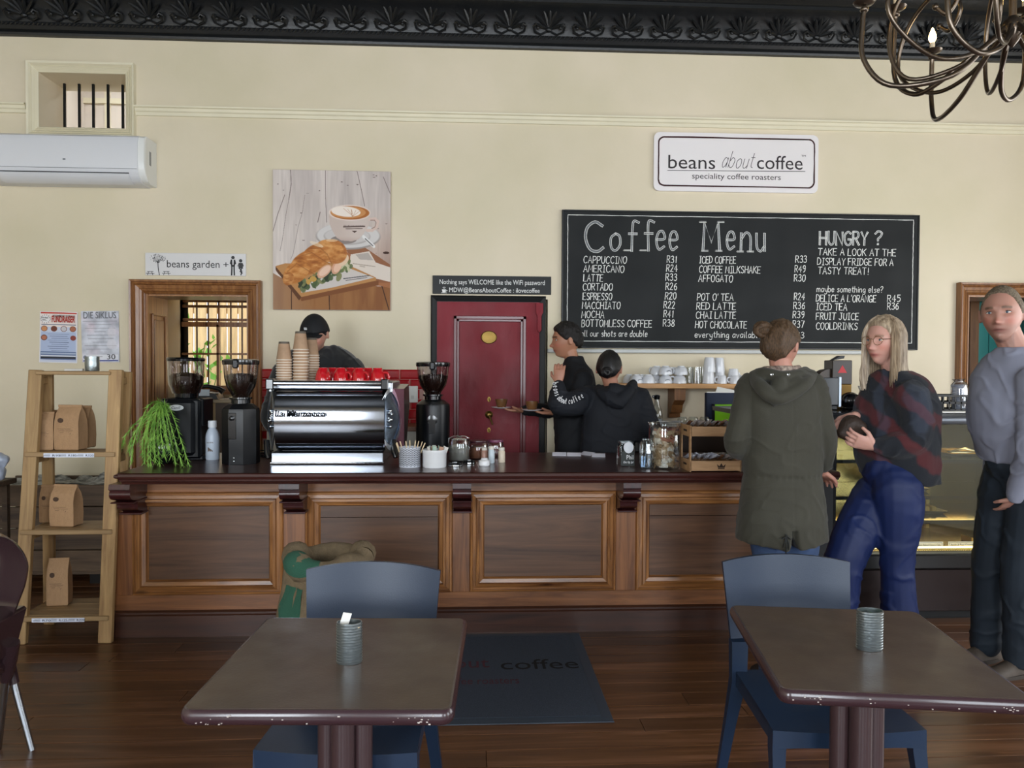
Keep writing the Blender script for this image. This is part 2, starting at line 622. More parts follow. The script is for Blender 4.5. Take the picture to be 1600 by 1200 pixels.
# ================================================================ THE SETTING
plaster = mat('wall_plaster', 'd8cdb0', rough=0.6, var=0.05, vscale=1.3, bump=0.25, bscale=9, rvar=0.08, col2='dfd2ba')
trimw = mat('trim_paint', 'ddd5bb', rough=0.45, var=0.03, vscale=5)
blackp = mat('black_pressed_metal', '121416', rough=0.38, bump=0.15, bscale=40, spec=0.6)
pine = wood('pine_frame', '6e3f1e', 'b07a48', axis=2, scale=1.2, rough=0.35, coat=0.25)
pineh = wood('pine_frame_across', '6e3f1e', 'b07a48', axis=0, scale=1.2, rough=0.35, coat=0.25)
dkpaint = mat('black_paint', '0c0d0e', rough=0.4, spec=0.3)
TH = 0.38
def wx(px): return P(px, 500, WY).x
def wz(py, px=800): return P(px, py, WY).z
LD = (P(228, 460, WY).x, P(388, 460, WY).x, P(310, 460, WY).z)          # passage doorway
RD = (P(678, 467, WY).x, P(856, 467, WY).x, P(768, 467, WY).z)          # red door
ND = (P(1512, 461, WY).x, P(1512, 461, WY).x + 0.86, P(1512, 461, WY).z)  # far doorway
VT = (P(61, 115, WY).x, P(197, 115, WY).x, P(130, 200, WY).z, P(130, 115, WY).z)
w = MB()
xs = [XL, LD[0], LD[1], RD[0], RD[1], ND[0], ND[1], XR]
y0, y1 = WY, WY + TH
for a, b in ((LD[1], RD[0]), (RD[1], ND[0]), (ND[1], XR)):
 w.box((a, y0, 0), (b, y1, CEIL))
w.box((LD[0], y0, LD[2]), (LD[1], y1, CEIL))
w.box((RD[0], y0, RD[2]), (RD[1], y1, CEIL))
w.box((ND[0], y0, ND[2]), (ND[1], y1, CEIL))
w.box((XL, y0, 0), (LD[0], y1, VT[2]))
w.box((XL, y0, VT[2]), (VT[0], y1, VT[3]))
w.box((VT[1], y0, VT[2]), (LD[0], y1, VT[3]))
w.box((XL, y0, VT[3]), (LD[0], y1, CEIL))
w.box((RD[0], WY + 0.12, 0), (RD[1], y1, RD[2]))      # behind the red door
struct('wall_back', w, plaster, smooth=0)
wl = MB().box((XL - 0.25, YB - 0.25, 0), (XL, WY + TH, CEIL))
struct('wall_left', wl, plaster, smooth=0)
wr = MB()
wins = [(-1.4, 0.2, 0.85, 2.95), (1.7, 4.3, 0.65, 2.85)]
prev = YB - 0.25
for a, b, z0, z1 in wins:
 wr.box((XR, prev, 0), (XR + 0.25, a, CEIL))
 wr.box((XR, a, 0), (XR + 0.25, b, z0))
 wr.box((XR, a, z1), (XR + 0.25, b, CEIL))
 prev = b
wr.box((XR, prev, 0), (XR + 0.25, WY + TH, CEIL))
struct('wall_right', wr, plaster, smooth=0)
wf = MB()
prev = XL
rear = [(-3.35, -1.85), (-0.25, 1.25), (2.65, 4.15)]
for a, b in rear:
 wf.box((prev, YB - 0.25, 0), (a, YB, CEIL))
 wf.box((a, YB - 0.25, 0), (b, YB, 0.95))
 wf.box((a, YB - 0.25, 3.25), (b, YB, CEIL))
 prev = b
wf.box((prev, YB - 0.25, 0), (XR, YB, CEIL))
struct('wall_front', wf, plaster, smooth=0)
n = 4
whitep = mat('white_window_paint', 'e8e6df', rough=0.4)
for a, b in rear:
 m = MB()
 for (p, q) in ((a, a + 0.06), (b - 0.06, b), ((a + b) / 2 - 0.02, (a + b) / 2 + 0.02)):
  m.box((p, YB - 0.16, 0.95), (q, YB - 0.1, 3.25))
 for z in (0.95, 2.05, 3.19):
  m.box((a, YB - 0.16, z), (b, YB - 0.1, z + 0.06))
 struct('window_%d' % n, m, whitep, smooth=0)
 n += 1
for a, b, z0, z1 in wins:
 m = MB()
 for (p, q) in ((a, a + 0.06), (b - 0.06, b), ((a + b) / 2 - 0.02, (a + b) / 2 + 0.02)):
  m.box((XR + 0.1, p, z0), (XR + 0.16, q, z1))
 for z in (z0, (z0 + z1) / 2, z1 - 0.06):
  m.box((XR + 0.1, a, z), (XR + 0.16, b, z + 0.06))
 struct('window_%d' % n, m, whitep, smooth=0)
 n += 1
floor = struct('floor', MB().box((XL, YB, -0.06), (XR, WY + TH, -0.022)), mat('floor_underlay', '20140c', rough=0.9), smooth=0)
plankm = wood('floor_board', '43281a', '78513a', axis=0, scale=0.55, rough=0.33, coat=0.12, dist=1.6, bump=0.12, rnd=0.28, mid='58381f')
rs = random.Random(5)
y = 0.9
pm = {}
while y < WY + 0.02:
 wd = rs.choice((0.118, 0.118, 0.128))
 x = XL + rs.uniform(-2.4, -0.2)
 while x < XR:
  L = rs.uniform(2.6, 4.4)
  a, b = max(x, XL), min(x + L, XR)
  if b - a > 0.05:
   m = MB().box((-(b - a) / 2 + 0.001, 0.0013, -0.022), ((b - a) / 2 - 0.001, min(wd - 0.002, WY + TH - y), 0.0), 0.0015)
   o = obj('plank', m, plankm, floor, smooth=0)
   o.location = ((a + b) / 2, y, 0)
   o['kind'] = 'structure'
  x += L
 y += wd
m = MB().box((XL, YB, -0.022), (XR, 0.9, 0.0))
struct('floor_front', m, plankm, floor, smooth=0)
struct('ceiling', MB().box((XL, YB, CEIL), (XR, WY + TH, CEIL + 0.1)), blackp, smooth=0)
cz = P(800, 78, WY).z
prof = [(0.0, cz), (0.03, cz + 0.004), (0.036, cz + 0.02), (0.03, cz + 0.035), (0.045, cz + 0.04), (0.06, cz + 0.062), (0.06, cz + 0.085), (0.05, cz + 0.092),
  (0.055, cz + 0.105), (0.075, cz + 0.16), (0.12, cz + 0.23), (0.175, cz + 0.275), (0.19, cz + 0.28), (0.19, cz + 0.305), (0.22, cz + 0.315), (0.25, cz + 0.345),
  (0.31, cz + 0.39), (0.42, cz + 0.43), (0.44, cz + 0.435), (0.44, cz + 0.47), (0.5, CEIL - 0.3), (0.6, CEIL - 0.22), (0.62, CEIL - 0.2), (0.62, CEIL), (0.0, CEIL)]
m = MB()
for (xa, xb) in ((XL, XR),):
 m.rings([[(x, WY - d, z) for d, z in prof] for x in (xa, xb)], cap=True)
cor = struct('trim_1', m, blackp, smooth=30)
cor.name = 'trim_1'
pal = MB()
for k, a in enumerate((-64, -40, -18, 0, 18, 40, 64)):
 L = 0.115 if abs(a) < 50 else 0.085
 t = math.radians(a)
 pts = [(math.sin(t) * s * L * (1 + 0.25 * s * abs(math.sin(t))), -0.014 - 0.045 * s * s, math.cos(t) * s * L) for s in (0.1, 0.35, 0.65, 0.9, 1.0)]
 pal.tube(pts, [0.006, 0.011, 0.013, 0.009, 0.002], 6)
pal.ball((0, -0.02, 0.0), (0.02, 0.014, 0.016), 8, 6)
for sx in (-1, 1):
 pal.tube([(sx * x, -0.02 - 0.01 * i, z) for i, (x, z) in enumerate([(0.015, -0.012), (0.05, -0.028), (0.085, -0.012), (0.095, 0.022), (0.075, 0.035), (0.066, 0.018)])], 0.007, 6)
 pal.ball((sx * 0.068, -0.05, 0.012), 0.011, 8, 5)
pal = pal.mesh('palmette', blackp, 50)
step = 0.295
k = 0
x = XL + 0.15
while x < XR:
 o = bpy.data.objects.new('leaf_ornament', pal)
 COL.objects.link(o)
 o.parent = cor
 o.location = (x, WY - 0.055, cz + 0.135)
 o.rotation_euler = (0.42, 0, 0)
 o.scale = (1.25, 1.1, 1.15)
 x += step
rope = MB()
x = XL
while x < XR:
 rope.tube([(x, WY - 0.058, cz + 0.062), (x + 0.018, WY - 0.07, cz + 0.073), (x + 0.034, WY - 0.058, cz + 0.086)], [0.004, 0.009, 0.004], 5)
 x += 0.032
o = obj('rope_bead', rope, blackp, cor, 60)
o['kind'] = 'stuff'
pr = MB()
pz = [P(640, 178, WY).z]
z = P(640, 181, WY).z
rp = [(0, z - 0.045), (0.012, z - 0.042), (0.014, z - 0.02), (0.024, z - 0.012), (0.026, z + 0.008), (0.04, z + 0.014), (0.042, z + 0.024), (0.0, z + 0.028)]
for xa, xb in ((XL, P(42, 150, WY).x), (P(211, 150, WY).x, XR)):
 pr.rings([[(x, WY - d, zz) for d, zz in rp] for x in (xa, xb)], cap=True)
struct('trim_2', pr, trimw, smooth=30)
def frame(name, x0, x1, zt, wd, prof_, m, parent=None, zb=0.0, bottom=False, sides=None, smooth=25):
 """mitred moulding round an opening (x0..x1, zb..zt), wd wide; prof_ = (distance out from the opening 0..1, proud of wall)"""
 mb = MB()
 pts = [(x0, zb), (x0, zt), (x1, zt), (x1, zb)]
 dirs = [(-1, -1 if bottom else 0), (-1, 1), (1, 1), (1, -1 if bottom else 0)]
 idx = [(0, 1), (1, 2), (2, 3)] + ([(3, 0)] if bottom else [])
 for i, j in idx:
  ra = [(pts[i][0] + dirs[i][0] * wd * u, WY - d, pts[i][1] + dirs[i][1] * wd * u) for u, d in prof_] + [(pts[i][0] + dirs[i][0] * wd, WY + 0.0, pts[i][1] + dirs[i][1] * wd), (pts[i][0], WY + 0.0, pts[i][1])]
  rb = [(pts[j][0] + dirs[j][0] * wd * u, WY - d, pts[j][1] + dirs[j][1] * wd * u) for u, d in prof_] + [(pts[j][0] + dirs[j][0] * wd, WY + 0.0, pts[j][1] + dirs[j][1] * wd), (pts[j][0], WY + 0.0, pts[j][1])]
  mb.rings([ra, rb], cap=True)
 return mb
mould = [(0, 0.012), (0.08, 0.02), (0.16, 0.012), (0.2, 0.024), (0.34, 0.03), (0.4, 0.022), (0.62, 0.03), (0.68, 0.045), (0.78, 0.04), (0.84, 0.055), (0.97, 0.058), (1.0, 0.05)]
d1 = struct('door_1', frame('', LD[0], LD[1], LD[2], 0.105, mould, None), pine, smooth=25)
jm = MB()
jm.box((LD[0], WY, 0), (LD[0] + 0.012, WY + TH, LD[2]))
jm.box((LD[0] + 0.012, WY + 0.02, LD[2] - 0.012), (LD[1], WY + TH, LD[2]))
struct('jamb_lining', jm, pine, d1, 0)
jr = MB().box((LD[1] - 0.012, WY, 0), (LD[1], WY + TH, LD[2] - 0.012))
struct('jamb_lining', jr, pine, d1, 0)
for z0, z1 in ((0.2, 0.95), (1.1, LD[2] - 0.14)):
 m = MB()
 xx = LD[0] + 0.012
 for ya, yb, za, zb in ((WY + 0.07, WY + 0.085, z0, z1), (WY + 0.31, WY + 0.325, z0, z1), (WY + 0.07, WY + 0.325, z0, z0 + 0.015), (WY + 0.07, WY + 0.325, z1 - 0.015, z1)):
  m.box((xx, ya, za), (xx + 0.012, yb, zb), 0.004)
 m.box((xx, WY + 0.11, z0 + 0.045), (xx + 0.008, WY + 0.285, z1 - 0.045), 0.006)
 struct('jamb_panel', m, pine, d1, 0)
PY = WY + 1.35
px0, px1 = LD[0] - 0.25, LD[1] + 1.0
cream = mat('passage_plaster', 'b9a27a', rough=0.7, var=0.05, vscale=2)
z_s = P(320, 611, PY).z            # sill height
wxa, wxb, wzt = P(272, 480, PY).x, P(272, 480, PY).x + 1.0, P(320, 463, PY).z
m = MB()
m.box((px0 - 0.1, WY + TH, 0), (px0, PY + 0.2, 3.2))
m.box((px1, WY + TH, 0), (px1 + 0.1, PY + 0.2, 3.2))
m.box((px0, PY, 0), (wxa - 0.08, PY + 0.2, 3.2))
m.box((wxb + 0.06, PY, 0), (px1, PY + 0.2, 3.2))
m.box((wxa - 0.08, PY, 0), (wxb + 0.06, PY + 0.2, z_s - 0.03))
m.box((wxa - 0.08, PY, wzt + 0.05), (wxb + 0.06, PY + 0.2, 3.2))
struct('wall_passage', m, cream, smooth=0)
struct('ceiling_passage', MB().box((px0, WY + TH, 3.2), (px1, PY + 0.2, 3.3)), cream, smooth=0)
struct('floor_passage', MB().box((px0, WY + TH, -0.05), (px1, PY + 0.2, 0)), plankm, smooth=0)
win = struct('window_1', MB().box((wxa - 0.08, PY - 0.03, z_s - 0.03), (wxb + 0.08, PY + 0.05, z_s)), pine, smooth=0)
m = MB()
for a, b, c, d in ((wxa - 0.08, z_s, wxa, wzt), (wxb, z_s, wxb + 0.06, wzt), (wxa - 0.08, wzt, wxb + 0.06, wzt + 0.05)):
 m.box((a, PY - 0.02, b), (c, PY + 0.12, d))
struct('window_frame', m, pine, win, 0)
m = MB()
zm = P(320, 507, PY).z
for za, zb, yy in ((z_s, z_s + 0.05, 0), (zm - 0.02, zm + 0.025, 0), (zm + 0.035, zm + 0.06, 0.03), (wzt - 0.05, wzt, 0.03)):
 m.box((wxa, PY + 0.03 + yy, za), (wxb, PY + 0.06 + yy, zb))
for k in range(1, 3):
 xx = wxa + (wxb - wxa) * k / 3 + 0.05
 m.box((xx - 0.011, PY + 0.03, z_s), (xx + 0.011, PY + 0.055, zm))
 m.box((xx - 0.008, PY + 0.06, zm), (xx + 0.008, PY + 0.085, wzt))
zq = P(320, 553, PY).z
m.box((wxa, PY + 0.03, zq - 0.008), (wxb, PY + 0.055, zq + 0.01))
zq = P(320, 478, PY).z
m.box((wxa, PY + 0.05, zq - 0.012), (wxb, PY + 0.085, zq + 0.012))
struct('window_sash', m, pine, win, 0)
struct('pane', MB().box((wxa, PY + 0.045, z_s), (wxb, PY + 0.048, wzt)), glass('window_glass', mix=0.9), win, 0)
barm = mat('window_bar', '3a1f16', rough=0.5)
k = wxa + 0.045
while k < wxb:
 o = struct('bar', MB().box((-0.006, -0.006, z_s), (0.006, 0.006, wzt)), barm, win, 0)
 o.location = (k, PY + 0.16, 0)
 k += 0.105
fx = MB()
reed = mat('bamboo_pale', 'd9b98a', rough=0.7, var=0.2, vscale=3, stretch=(8, 8, 1))
fence = thing('reed_fence', 'sunlit pale wooden board fence outside the barred passage window', 'fence', (-3.4, WY + 3.3, 0))
rs = random.Random(2)
x = -1.6
while x < 3.2:
 wd = rs.uniform(0.1, 0.16)
 obj('board', MB().box((x, rs.uniform(-0.01, 0.01), 0.02), (x + wd - 0.012, 0.03, 2.35 + rs.uniform(-0.1, 0.1)), 0.004), reed, fence, 0)
 x += wd
for z in (0.5, 1.35, 2.1):
 obj('rail', MB().box((-1.6, 0.032, z), (3.2, 0.075, z + 0.08)), reed, fence, 0)
struct('ground', MB().box((-6.5, WY + 1.6, -0.1), (2.5, WY + 6, 0.0)), mat('garden_ground', '8a7a5c', rough=0.9, var=0.2), smooth=0)
vine = thing('vine', 'green leafy vine growing up the fence outside the passage window', 'plant', (P(296, 560, WY + 2.9).x, WY + 2.95, 0))
leafm = mat('vine_leaf', '6ea83a', rough=0.5, var=0.25, vscale=6)
stm = MB()
lf = MB()
rs = random.Random(9)
for s_ in range(7):
 x0_ = rs.uniform(-0.3, 0.28)
 pts = [(x0_ + 0.08 * math.sin(zz * 3 + s_), rs.uniform(-0.03, 0.03), zz) for zz in np.linspace(0, rs.uniform(1.4, 1.95), 9)]
 stm.tube(pts, 0.006, 5)
 for q in range(26):
  b_ = Vector(pts[rs.randrange(2, 9)]) + Vector((rs.uniform(-0.1, 0.1), rs.uniform(-0.06, 0.02), rs.uniform(-0.15, 0.1)))
  a_ = rs.uniform(0, 6.28)
  sz = rs.uniform(0.05, 0.1)
  mt = Matrix.Translation(b_) @ Euler((rs.uniform(0.6, 1.6), rs.uniform(-0.5, 0.5), a_)).to_matrix().to_4x4()
  lf.add([(0, 0, 0), (sz * 0.5, sz * 0.5, 0.006), (0, sz * 1.3, 0), (-sz * 0.5, sz * 0.5, 0.006)], [(0, 1, 2), (0, 2, 3)], mt)
obj('stem', stm, mat('vine_stem', '5a6b30'), vine)
obj('foliage', lf, leafm, vine, 0)['kind'] = 'stuff'
bd = struct('door_2', frame('', P(683, 472, WY).x, P(843, 472, WY).x, P(765, 472, WY).z, 0.0475, [(0, -0.03), (0.12, 0.012), (0.8, 0.022), (1, 0.015)], None), dkpaint, smooth=0)
redp = mat('red_door_paint', '74151f', rough=0.5, spec=0.3, var=0.12, vscale=3, bump=0.35, bscale=25, stretch=(1, 1, 0.6), rvar=0.08, col2='85202c')
rx0, rx1, rzt = P(683, 472, WY).x, P(843, 472, WY).x, P(765, 472, WY).z
ix0, ix1, izt = P(709, 494, WY).x, P(822, 494, WY).x, P(765, 494, WY).z
m = MB()
m.box((rx0, WY + 0.01, 0.01), (rx1, WY + 0.03, rzt))
m.box((rx0, WY - 0.005, 0.01), (ix0, WY + 0.01, rzt))
m.box((ix1, WY - 0.005, 0.01), (rx1, WY + 0.01, rzt))
m.box((ix0, WY - 0.005, izt), (ix1, WY + 0.01, rzt))
m.box((ix0, WY - 0.005, 0.01), (ix1, WY + 0.01, 0.22))
struct('door_leaf', m, redp, bd, 0)
m = MB()
q = 0.024
for k, (o1, o2, pr_) in enumerate(((0, q, 0.018), (q, q * 1.8, 0.006))):
 for a, b, c, d in ((ix0 + o1, 0.22, ix0 + o2, izt - o1), (ix1 - o2, 0.22, ix1 - o1, izt - o1), (ix0 + o1, izt - o2, ix1 - o1, izt - o1), (ix0 + o1, 0.22, ix1 - o1, 0.22 + o2 - o1)):
  m.box((a, WY - pr_, b), (c, WY + 0.01, d), 0.003)
struct('panel_moulding', m, mat('red_door_moulding', '5e0b10', rough=0.35, coat=0.3), bd, 0)
m = MB()
hx0, hx1, hz0, hz1 = P(837, 490, WY).x, P(848, 490, WY).x, P(843, 520, WY).z, P(843, 474, WY).z
m.prism([(hx0, hz1), (hx1, hz1), (hx1, hz1 - 0.07), (hx1 - 0.012, hz1 - 0.1), (hx1 - 0.012, hz0 + 0.02), ((hx0 + hx1) / 2, hz0), (hx0 + 0.012, hz0 + 0.02), (hx0 + 0.012, hz1 - 0.1), (hx0, hz1 - 0.07)], WY - 0.03, WY)
struct('hinge_strap', m, redp, bd, 0)
brass = mat('old_brass', '7f6738', rough=0.42, metal=1.0, var=0.1)
bx, bz = P(764, 527, WY).x, P(764, 527, WY).z
m = MB()
m.rings([[(bx + 0.062 * r * math.cos(a), WY + 0.01 - h, bz + 0.05 * r * math.sin(a)) for a in np.linspace(0, 2 * PI, 28, endpoint=False)] for r, h in ((1, 0.0), (1, 0.008), (0.93, 0.012), (0.9, 0.008), (0.84, 0.008), (0.82, 0.014), (0.4, 0.016))])
for k in range(9):
 a = PI * (k + 0.5) / 9
 m.box((bx + 0.042 * math.cos(a) - 0.002, WY - 0.008, bz + 0.036 * math.sin(a) - 0.004), (bx + 0.042 * math.cos(a) + 0.002, WY, bz + 0.036 * math.sin(a) + 0.004))
m.box((bx - 0.028, WY - 0.009, bz - 0.012), (bx + 0.028, WY, bz + 0.008))
m.box((bx - 0.02, WY - 0.012, bz - 0.008), (bx - 0.008, WY, bz + 0.014))
m.box((bx + 0.008, WY - 0.012, bz - 0.008), (bx + 0.02, WY, bz + 0.014))
o = struct('brass_badge', m, brass, bd, 30)
lx, lz = P(764, 650, WY).x, P(764, 648, WY).z
m = MB()
fl = Matrix.Translation((lx, WY + 0.01, lz)) @ Matrix.Rotation(PI / 2, 4, 'X')
m.lathe([(0.03, 0), (0.03, 0.006), (0.022, 0.01), (0.012, 0.02), (0.012, 0.04), (0.0, 0.042)], (0, 0, 0), 20, fl)
m.tube([(lx, WY - 0.03, lz), (lx + 0.012, WY - 0.034, lz - 0.03), (lx + 0.028, WY - 0.034, lz - 0.075)], [0.008, 0.007, 0.006], 8)
struct('door_handle', m, brass, bd, 40)
for py in (624, 672):
 z_ = P(764, py, WY).z
 m = MB()
 m.rings([[(lx + 0.012 * math.cos(a), WY + 0.01 - h, z_ + 0.02 * math.sin(a)) for a in np.linspace(0, 2 * PI, 14, endpoint=False)] for h in (0, 0.005)])
 m.tube([(lx, WY - 0.001, z_ + 0.008), (lx + 0.001, WY - 0.006, z_), (lx + 0.004, WY - 0.006, z_ - 0.02)], 0.004, 6)
 struct('keyhole_cover', m, brass, bd, 40)
kx, kz = P(695, 634, WY).x, P(695, 634, WY).z
m = MB().lathe([(0.026, 0), (0.026, 0.005), (0.012, 0.012), (0.012, 0.03), (0.026, 0.042), (0.028, 0.055), (0.018, 0.068), (0.0, 0.07)], (0, 0, 0), 18, Matrix.Translation((kx, WY + 0.0, kz)) @ Matrix.Rotation(PI / 2, 4, 'X'))
struct('door_knob', m, brass, bd, 40)
d3 = struct('door_3', frame('', ND[0], ND[1], ND[2], 0.095, mould, None), pine, smooth=25)
m = MB().box((ND[0], WY, 0), (ND[0] + 0.015, WY + TH, ND[2])).box((ND[1] - 0.015, WY, 0), (ND[1], WY + TH, ND[2])).box((ND[0] + 0.015, WY, ND[2] - 0.015), (ND[1] - 0.015, WY + TH, ND[2]))
struct('jamb_lining', m, pine, d3, 0)
turq = mat('turquoise_paint', '2f7f7c', rough=0.5, var=0.08, vscale=3)
YT = WY + 0.75
tx0, tzt = P(1528, 480, YT).x, P(1528, 471, YT).z
o = None
td = struct('door_4', MB().box((tx0, YT + 0.01, 0.01), (tx0 + 0.95, YT + 0.03, tzt)), mat('turquoise_groove', '1d5552', rough=0.6), smooth=0)
for k in range(9):
 obj('board', MB().box((tx0 + 0.105 * k + 0.002, YT - 0.006, 0.01), (tx0 + 0.105 * k + 0.101, YT + 0.01, tzt), 0.004), turq, td, 0)['kind'] = 'structure'
m = MB().box((ND[0] - 0.5, YT + 0.05, 0), (tx0 - 0.09, YT + 0.15, 3.0)).box((tx0 - 0.09, YT + 0.05, tzt + 0.08), (ND[1] + 0.5, YT + 0.15, 3.0)).box((tx0 + 0.95, YT + 0.05, 0), (ND[1] + 0.6, YT + 0.15, tzt + 0.08))
m.box((ND[0] - 0.6, WY + TH, 0), (ND[0] - 0.5, YT + 0.15, 3.0)).box((ND[1] + 0.5, WY + TH, 0), (ND[1] + 0.6, YT + 0.15, 3.0)).box((ND[0] - 0.6, WY + TH, 3.0), (ND[1] + 0.6, YT + 0.15, 3.1))
struct('wall_side_room', m, mat('side_room_plaster', '9a8468', rough=0.7), smooth=0)
struct('floor_side_room', MB().box((ND[0] - 0.5, WY + TH, -0.05), (ND[1] + 0.5, YT + 0.15, 0)), plankm, smooth=0)
m = MB().box((tx0 - 0.08, YT - 0.02, 0), (tx0, YT + 0.05, tzt + 0.08)).box((tx0, YT - 0.02, tzt), (tx0 + 0.95, YT + 0.05, tzt + 0.08))
struct('door_frame', m, wood('dark_pine', '4d3220', '7a5636', axis=2), td, 0)
vf = [(0, 0.01), (0.12, 0.018), (0.16, 0.012), (0.3, 0.022), (0.36, 0.014), (0.55, 0.03), (0.62, 0.022), (0.8, 0.042), (1.0, 0.045)]
wn = struct('window_2', frame('', VT[0], VT[1], VT[3], 0.072, vf, None, zb=VT[2], bottom=True), trimw, smooth=25)
VB = WY + 0.22
for px in (101, 124, 146, 169, 192):
 o = struct('bar', MB().box((-0.008, -0.008, VT[2]), (0.008, 0.008, VT[3])), dkpaint, wn, 0)
 o.location = (P(px, 150, VB).x, VB, 0)
VY = WY + 1.9
m = MB().box((VT[0] - 0.6, VY, 2.4), (VT[1] + 0.9, VY + 0.1, 4.7)).box((VT[0] - 0.7, WY + TH, 2.4), (VT[0] - 0.6, VY, 4.7)).box((VT[1] + 0.9, WY + TH, 2.4), (VT[1] + 1.0, VY, 4.7))
m.box((VT[0] - 0.7, WY + TH, 4.7), (VT[1] + 1.0, VY + 0.1, 4.8))
struct('wall_vent_room', m, mat('vent_room_paint', 'd6ccc0', rough=0.6), smooth=0)
struct('floor_vent_room', MB().box((VT[0] - 0.7, PY + 0.2, 2.3), (VT[1] + 1.0, VY + 0.1, 2.4)), trimw, smooth=0)
m = MB()
for k in range(7):
 x = VT[0] - 0.4 + k * 0.33
 m.box((x, VY - 0.02, 2.4), (x + 0.05, VY, 4.5))
m.box((VT[0] - 0.6, VY - 0.03, 4.05), (VT[1] + 0.9, VY, 4.1))
struct('trim_3', m, trimw, smooth=0)
tz1 = P(530, 577, WY).z
tx_a, tx_b = P(404, 600, WY).x, P(662, 600, WY).x
tz0 = 0.9
back = struct('trim_4', MB().box((tx_a, WY - 0.006, tz0), (tx_b, WY, tz1)), mat('tile_grout', 'b98f86', rough=0.8), smooth=0)
tl, th = 0.148, 0.072
tm = MB()
tm.rings([[(a, y_, b) for a, b in ((i, i), (tl - i, i), (tl - i, th - i), (i, th - i))] for i, y_ in ((0.0, 0), (0.0, -0.004), (0.012, -0.011))])
redt = mat('red_glazed_tile', 'a3141c', rough=0.12, coat=0.6, var=0.1, vscale=2)
tm = tm.mesh('tile', redt, 0)
row, z = 0, tz1 - th
while z > tz0 - 0.02:
 x = tx_a - (tl * 0.5 if row % 2 else 0)
 while x < tx_b - 0.02:
  a, b = max(x, tx_a), min(x + tl, tx_b)
  if b - a > 0.03:
   if b - a > tl - 0.001:
    me = tm
   else:
    ll = b - a
    q_ = MB()
    q_.rings([[(p_, y_, r_) for p_, r_ in ((i, i), (ll - i, i), (ll - i, th - i), (i, th - i))] for i, y_ in ((0.0, 0), (0.0, -0.004), (0.012, -0.011))])
    me = q_.mesh('tile', redt, 0)
   o = bpy.data.objects.new('tile', me)
   COL.objects.link(o)
   o.parent = back
   o.location = (a, WY - 0.006, max(z, tz0))
   o['kind'] = 'structure'
  x += tl + 0.004
 z -= th + 0.004
 row += 1
sk = MB().box((XL, WY - 0.02, 0), (LD[0] - 0.11, WY, 0.16), 0.005)
struct('baseboard_back', sk, pineh, smooth=0)
# ================================================================ COUNTER
CT = 0.94
CY = 4.015          # front edge of the top
BY = 4.30           # front of the body
CBY = 4.96          # back edge
cx0, cx1 = Z(168, 742, CT).x, 1.98
topm = wood('counter_top_wood', '2c1412', '4a2620', axis=0, scale=0.7, rough=0.28, coat=0.35, bump=0.1, knots=False, rnd=0.05)
darkred = wood('dark_red_wood', '260d0c', '42191a', axis=2, scale=0.8, rough=0.3, coat=0.3, bump=0.1, knots=False, rnd=0.1)
pinev = wood('counter_pine_upright', '553019', '96623b', axis=2, scale=1.0, rough=0.4, coat=0.15, rnd=0.12)
pinex = wood('counter_pine_across', '553019', '96623b', axis=0, scale=1.0, rough=0.4, coat=0.15, rnd=0.12)
panelm = wood('counter_panel', '3a2417', '6b4a33', axis=0, scale=0.35, rough=0.42, coat=0.12, dist=2.4, rnd=0.08)
mouldm = wood('counter_moulding', '4a2511', 'b27a45', axis=0, scale=1.1, rough=0.33, coat=0.25, rnd=0.1)
mouldv = wood('counter_moulding_upright', '4a2511', 'b27a45', axis=2, scale=1.1, rough=0.33, coat=0.25, rnd=0.1)
basem = wood('counter_plinth', '28140d', '472719', axis=0, scale=0.7, rough=0.4, coat=0.15, rnd=0.1)
ctr = thing('bar_counter', 'long panelled wooden bar counter with dark red-brown top and corbels', 'counter', ((cx0 + cx1) / 2, BY, 0))
def cfx(px, y=BY): return P(px, 850, y).x
def cfz(py, y=BY, px=600): return P(px, py, y).z
m = MB()
ep = [(0.0, CT), (0.004, CT), (-0.008, CT - 0.006), (-0.012, CT - 0.018), (-0.006, CT - 0.03), (0.004, CT - 0.034), (0.006, CT - 0.044), (0.03, CT - 0.05), (0.036, CT - 0.062), (0.06, CT - 0.066)]
ep = [(CY + 0.012 + d, z) for d, z in ep]
m.rings([[(x, y, z) for y, z in ep + [(CBY, CT - 0.066), (CBY, CT)]] for x in (cx0 + 0.03, cx1)], cap=True)
m.box((cx0 + 0.01, CY + 0.02, CT - 0.034), (cx0 + 0.035, CBY, CT - 0.001), 0.008)
m.box((cx0, CY + 0.012, CT - 0.028), (cx0 + 0.03, CBY, CT - 0.008), 0.006)
obj('worktop', m, topm, ctr, 40, world=True)
bx0 = cfx(176)
m = MB().box((bx0, BY + 0.03, 0.02), (cx1, CBY - 0.08, CT - 0.067))
obj('carcass', m, mat('carcass_dark', '2a1a12', rough=0.7), ctr, 0, world=True)
pans = [(207, 443), (477, 707), (734, 962), (993, 1222)]
pz0, pz1 = cfz(926), cfz(768)
rail_t, rail_b = cfz(757) , cfz(946)
edges = [bx0] + [cfx(p) for a in pans for p in a] + [cfx(1254), cfx(1500)]
st = [(bx0, cfx(207))] + [(cfx(pans[i][1]), cfx(pans[i + 1][0])) for i in range(3)] + [(cfx(1222), cfx(1254))]
for a, b in st:
 obj('stile', MB().box((a, BY, pz0), (b, BY + 0.03, pz1), 0.002), pinev, ctr, 0, world=True)
obj('top_rail', MB().box((bx0, BY, pz1), (cx1, BY + 0.03, CT - 0.067), 0.002), pinex, ctr, 0, world=True)
obj('bottom_rail', MB().box((bx0, BY, cfz(950)), (cx1, BY + 0.03, pz0), 0.002), pinex, ctr, 0, world=True)
m = MB()
zp = cfz(950)
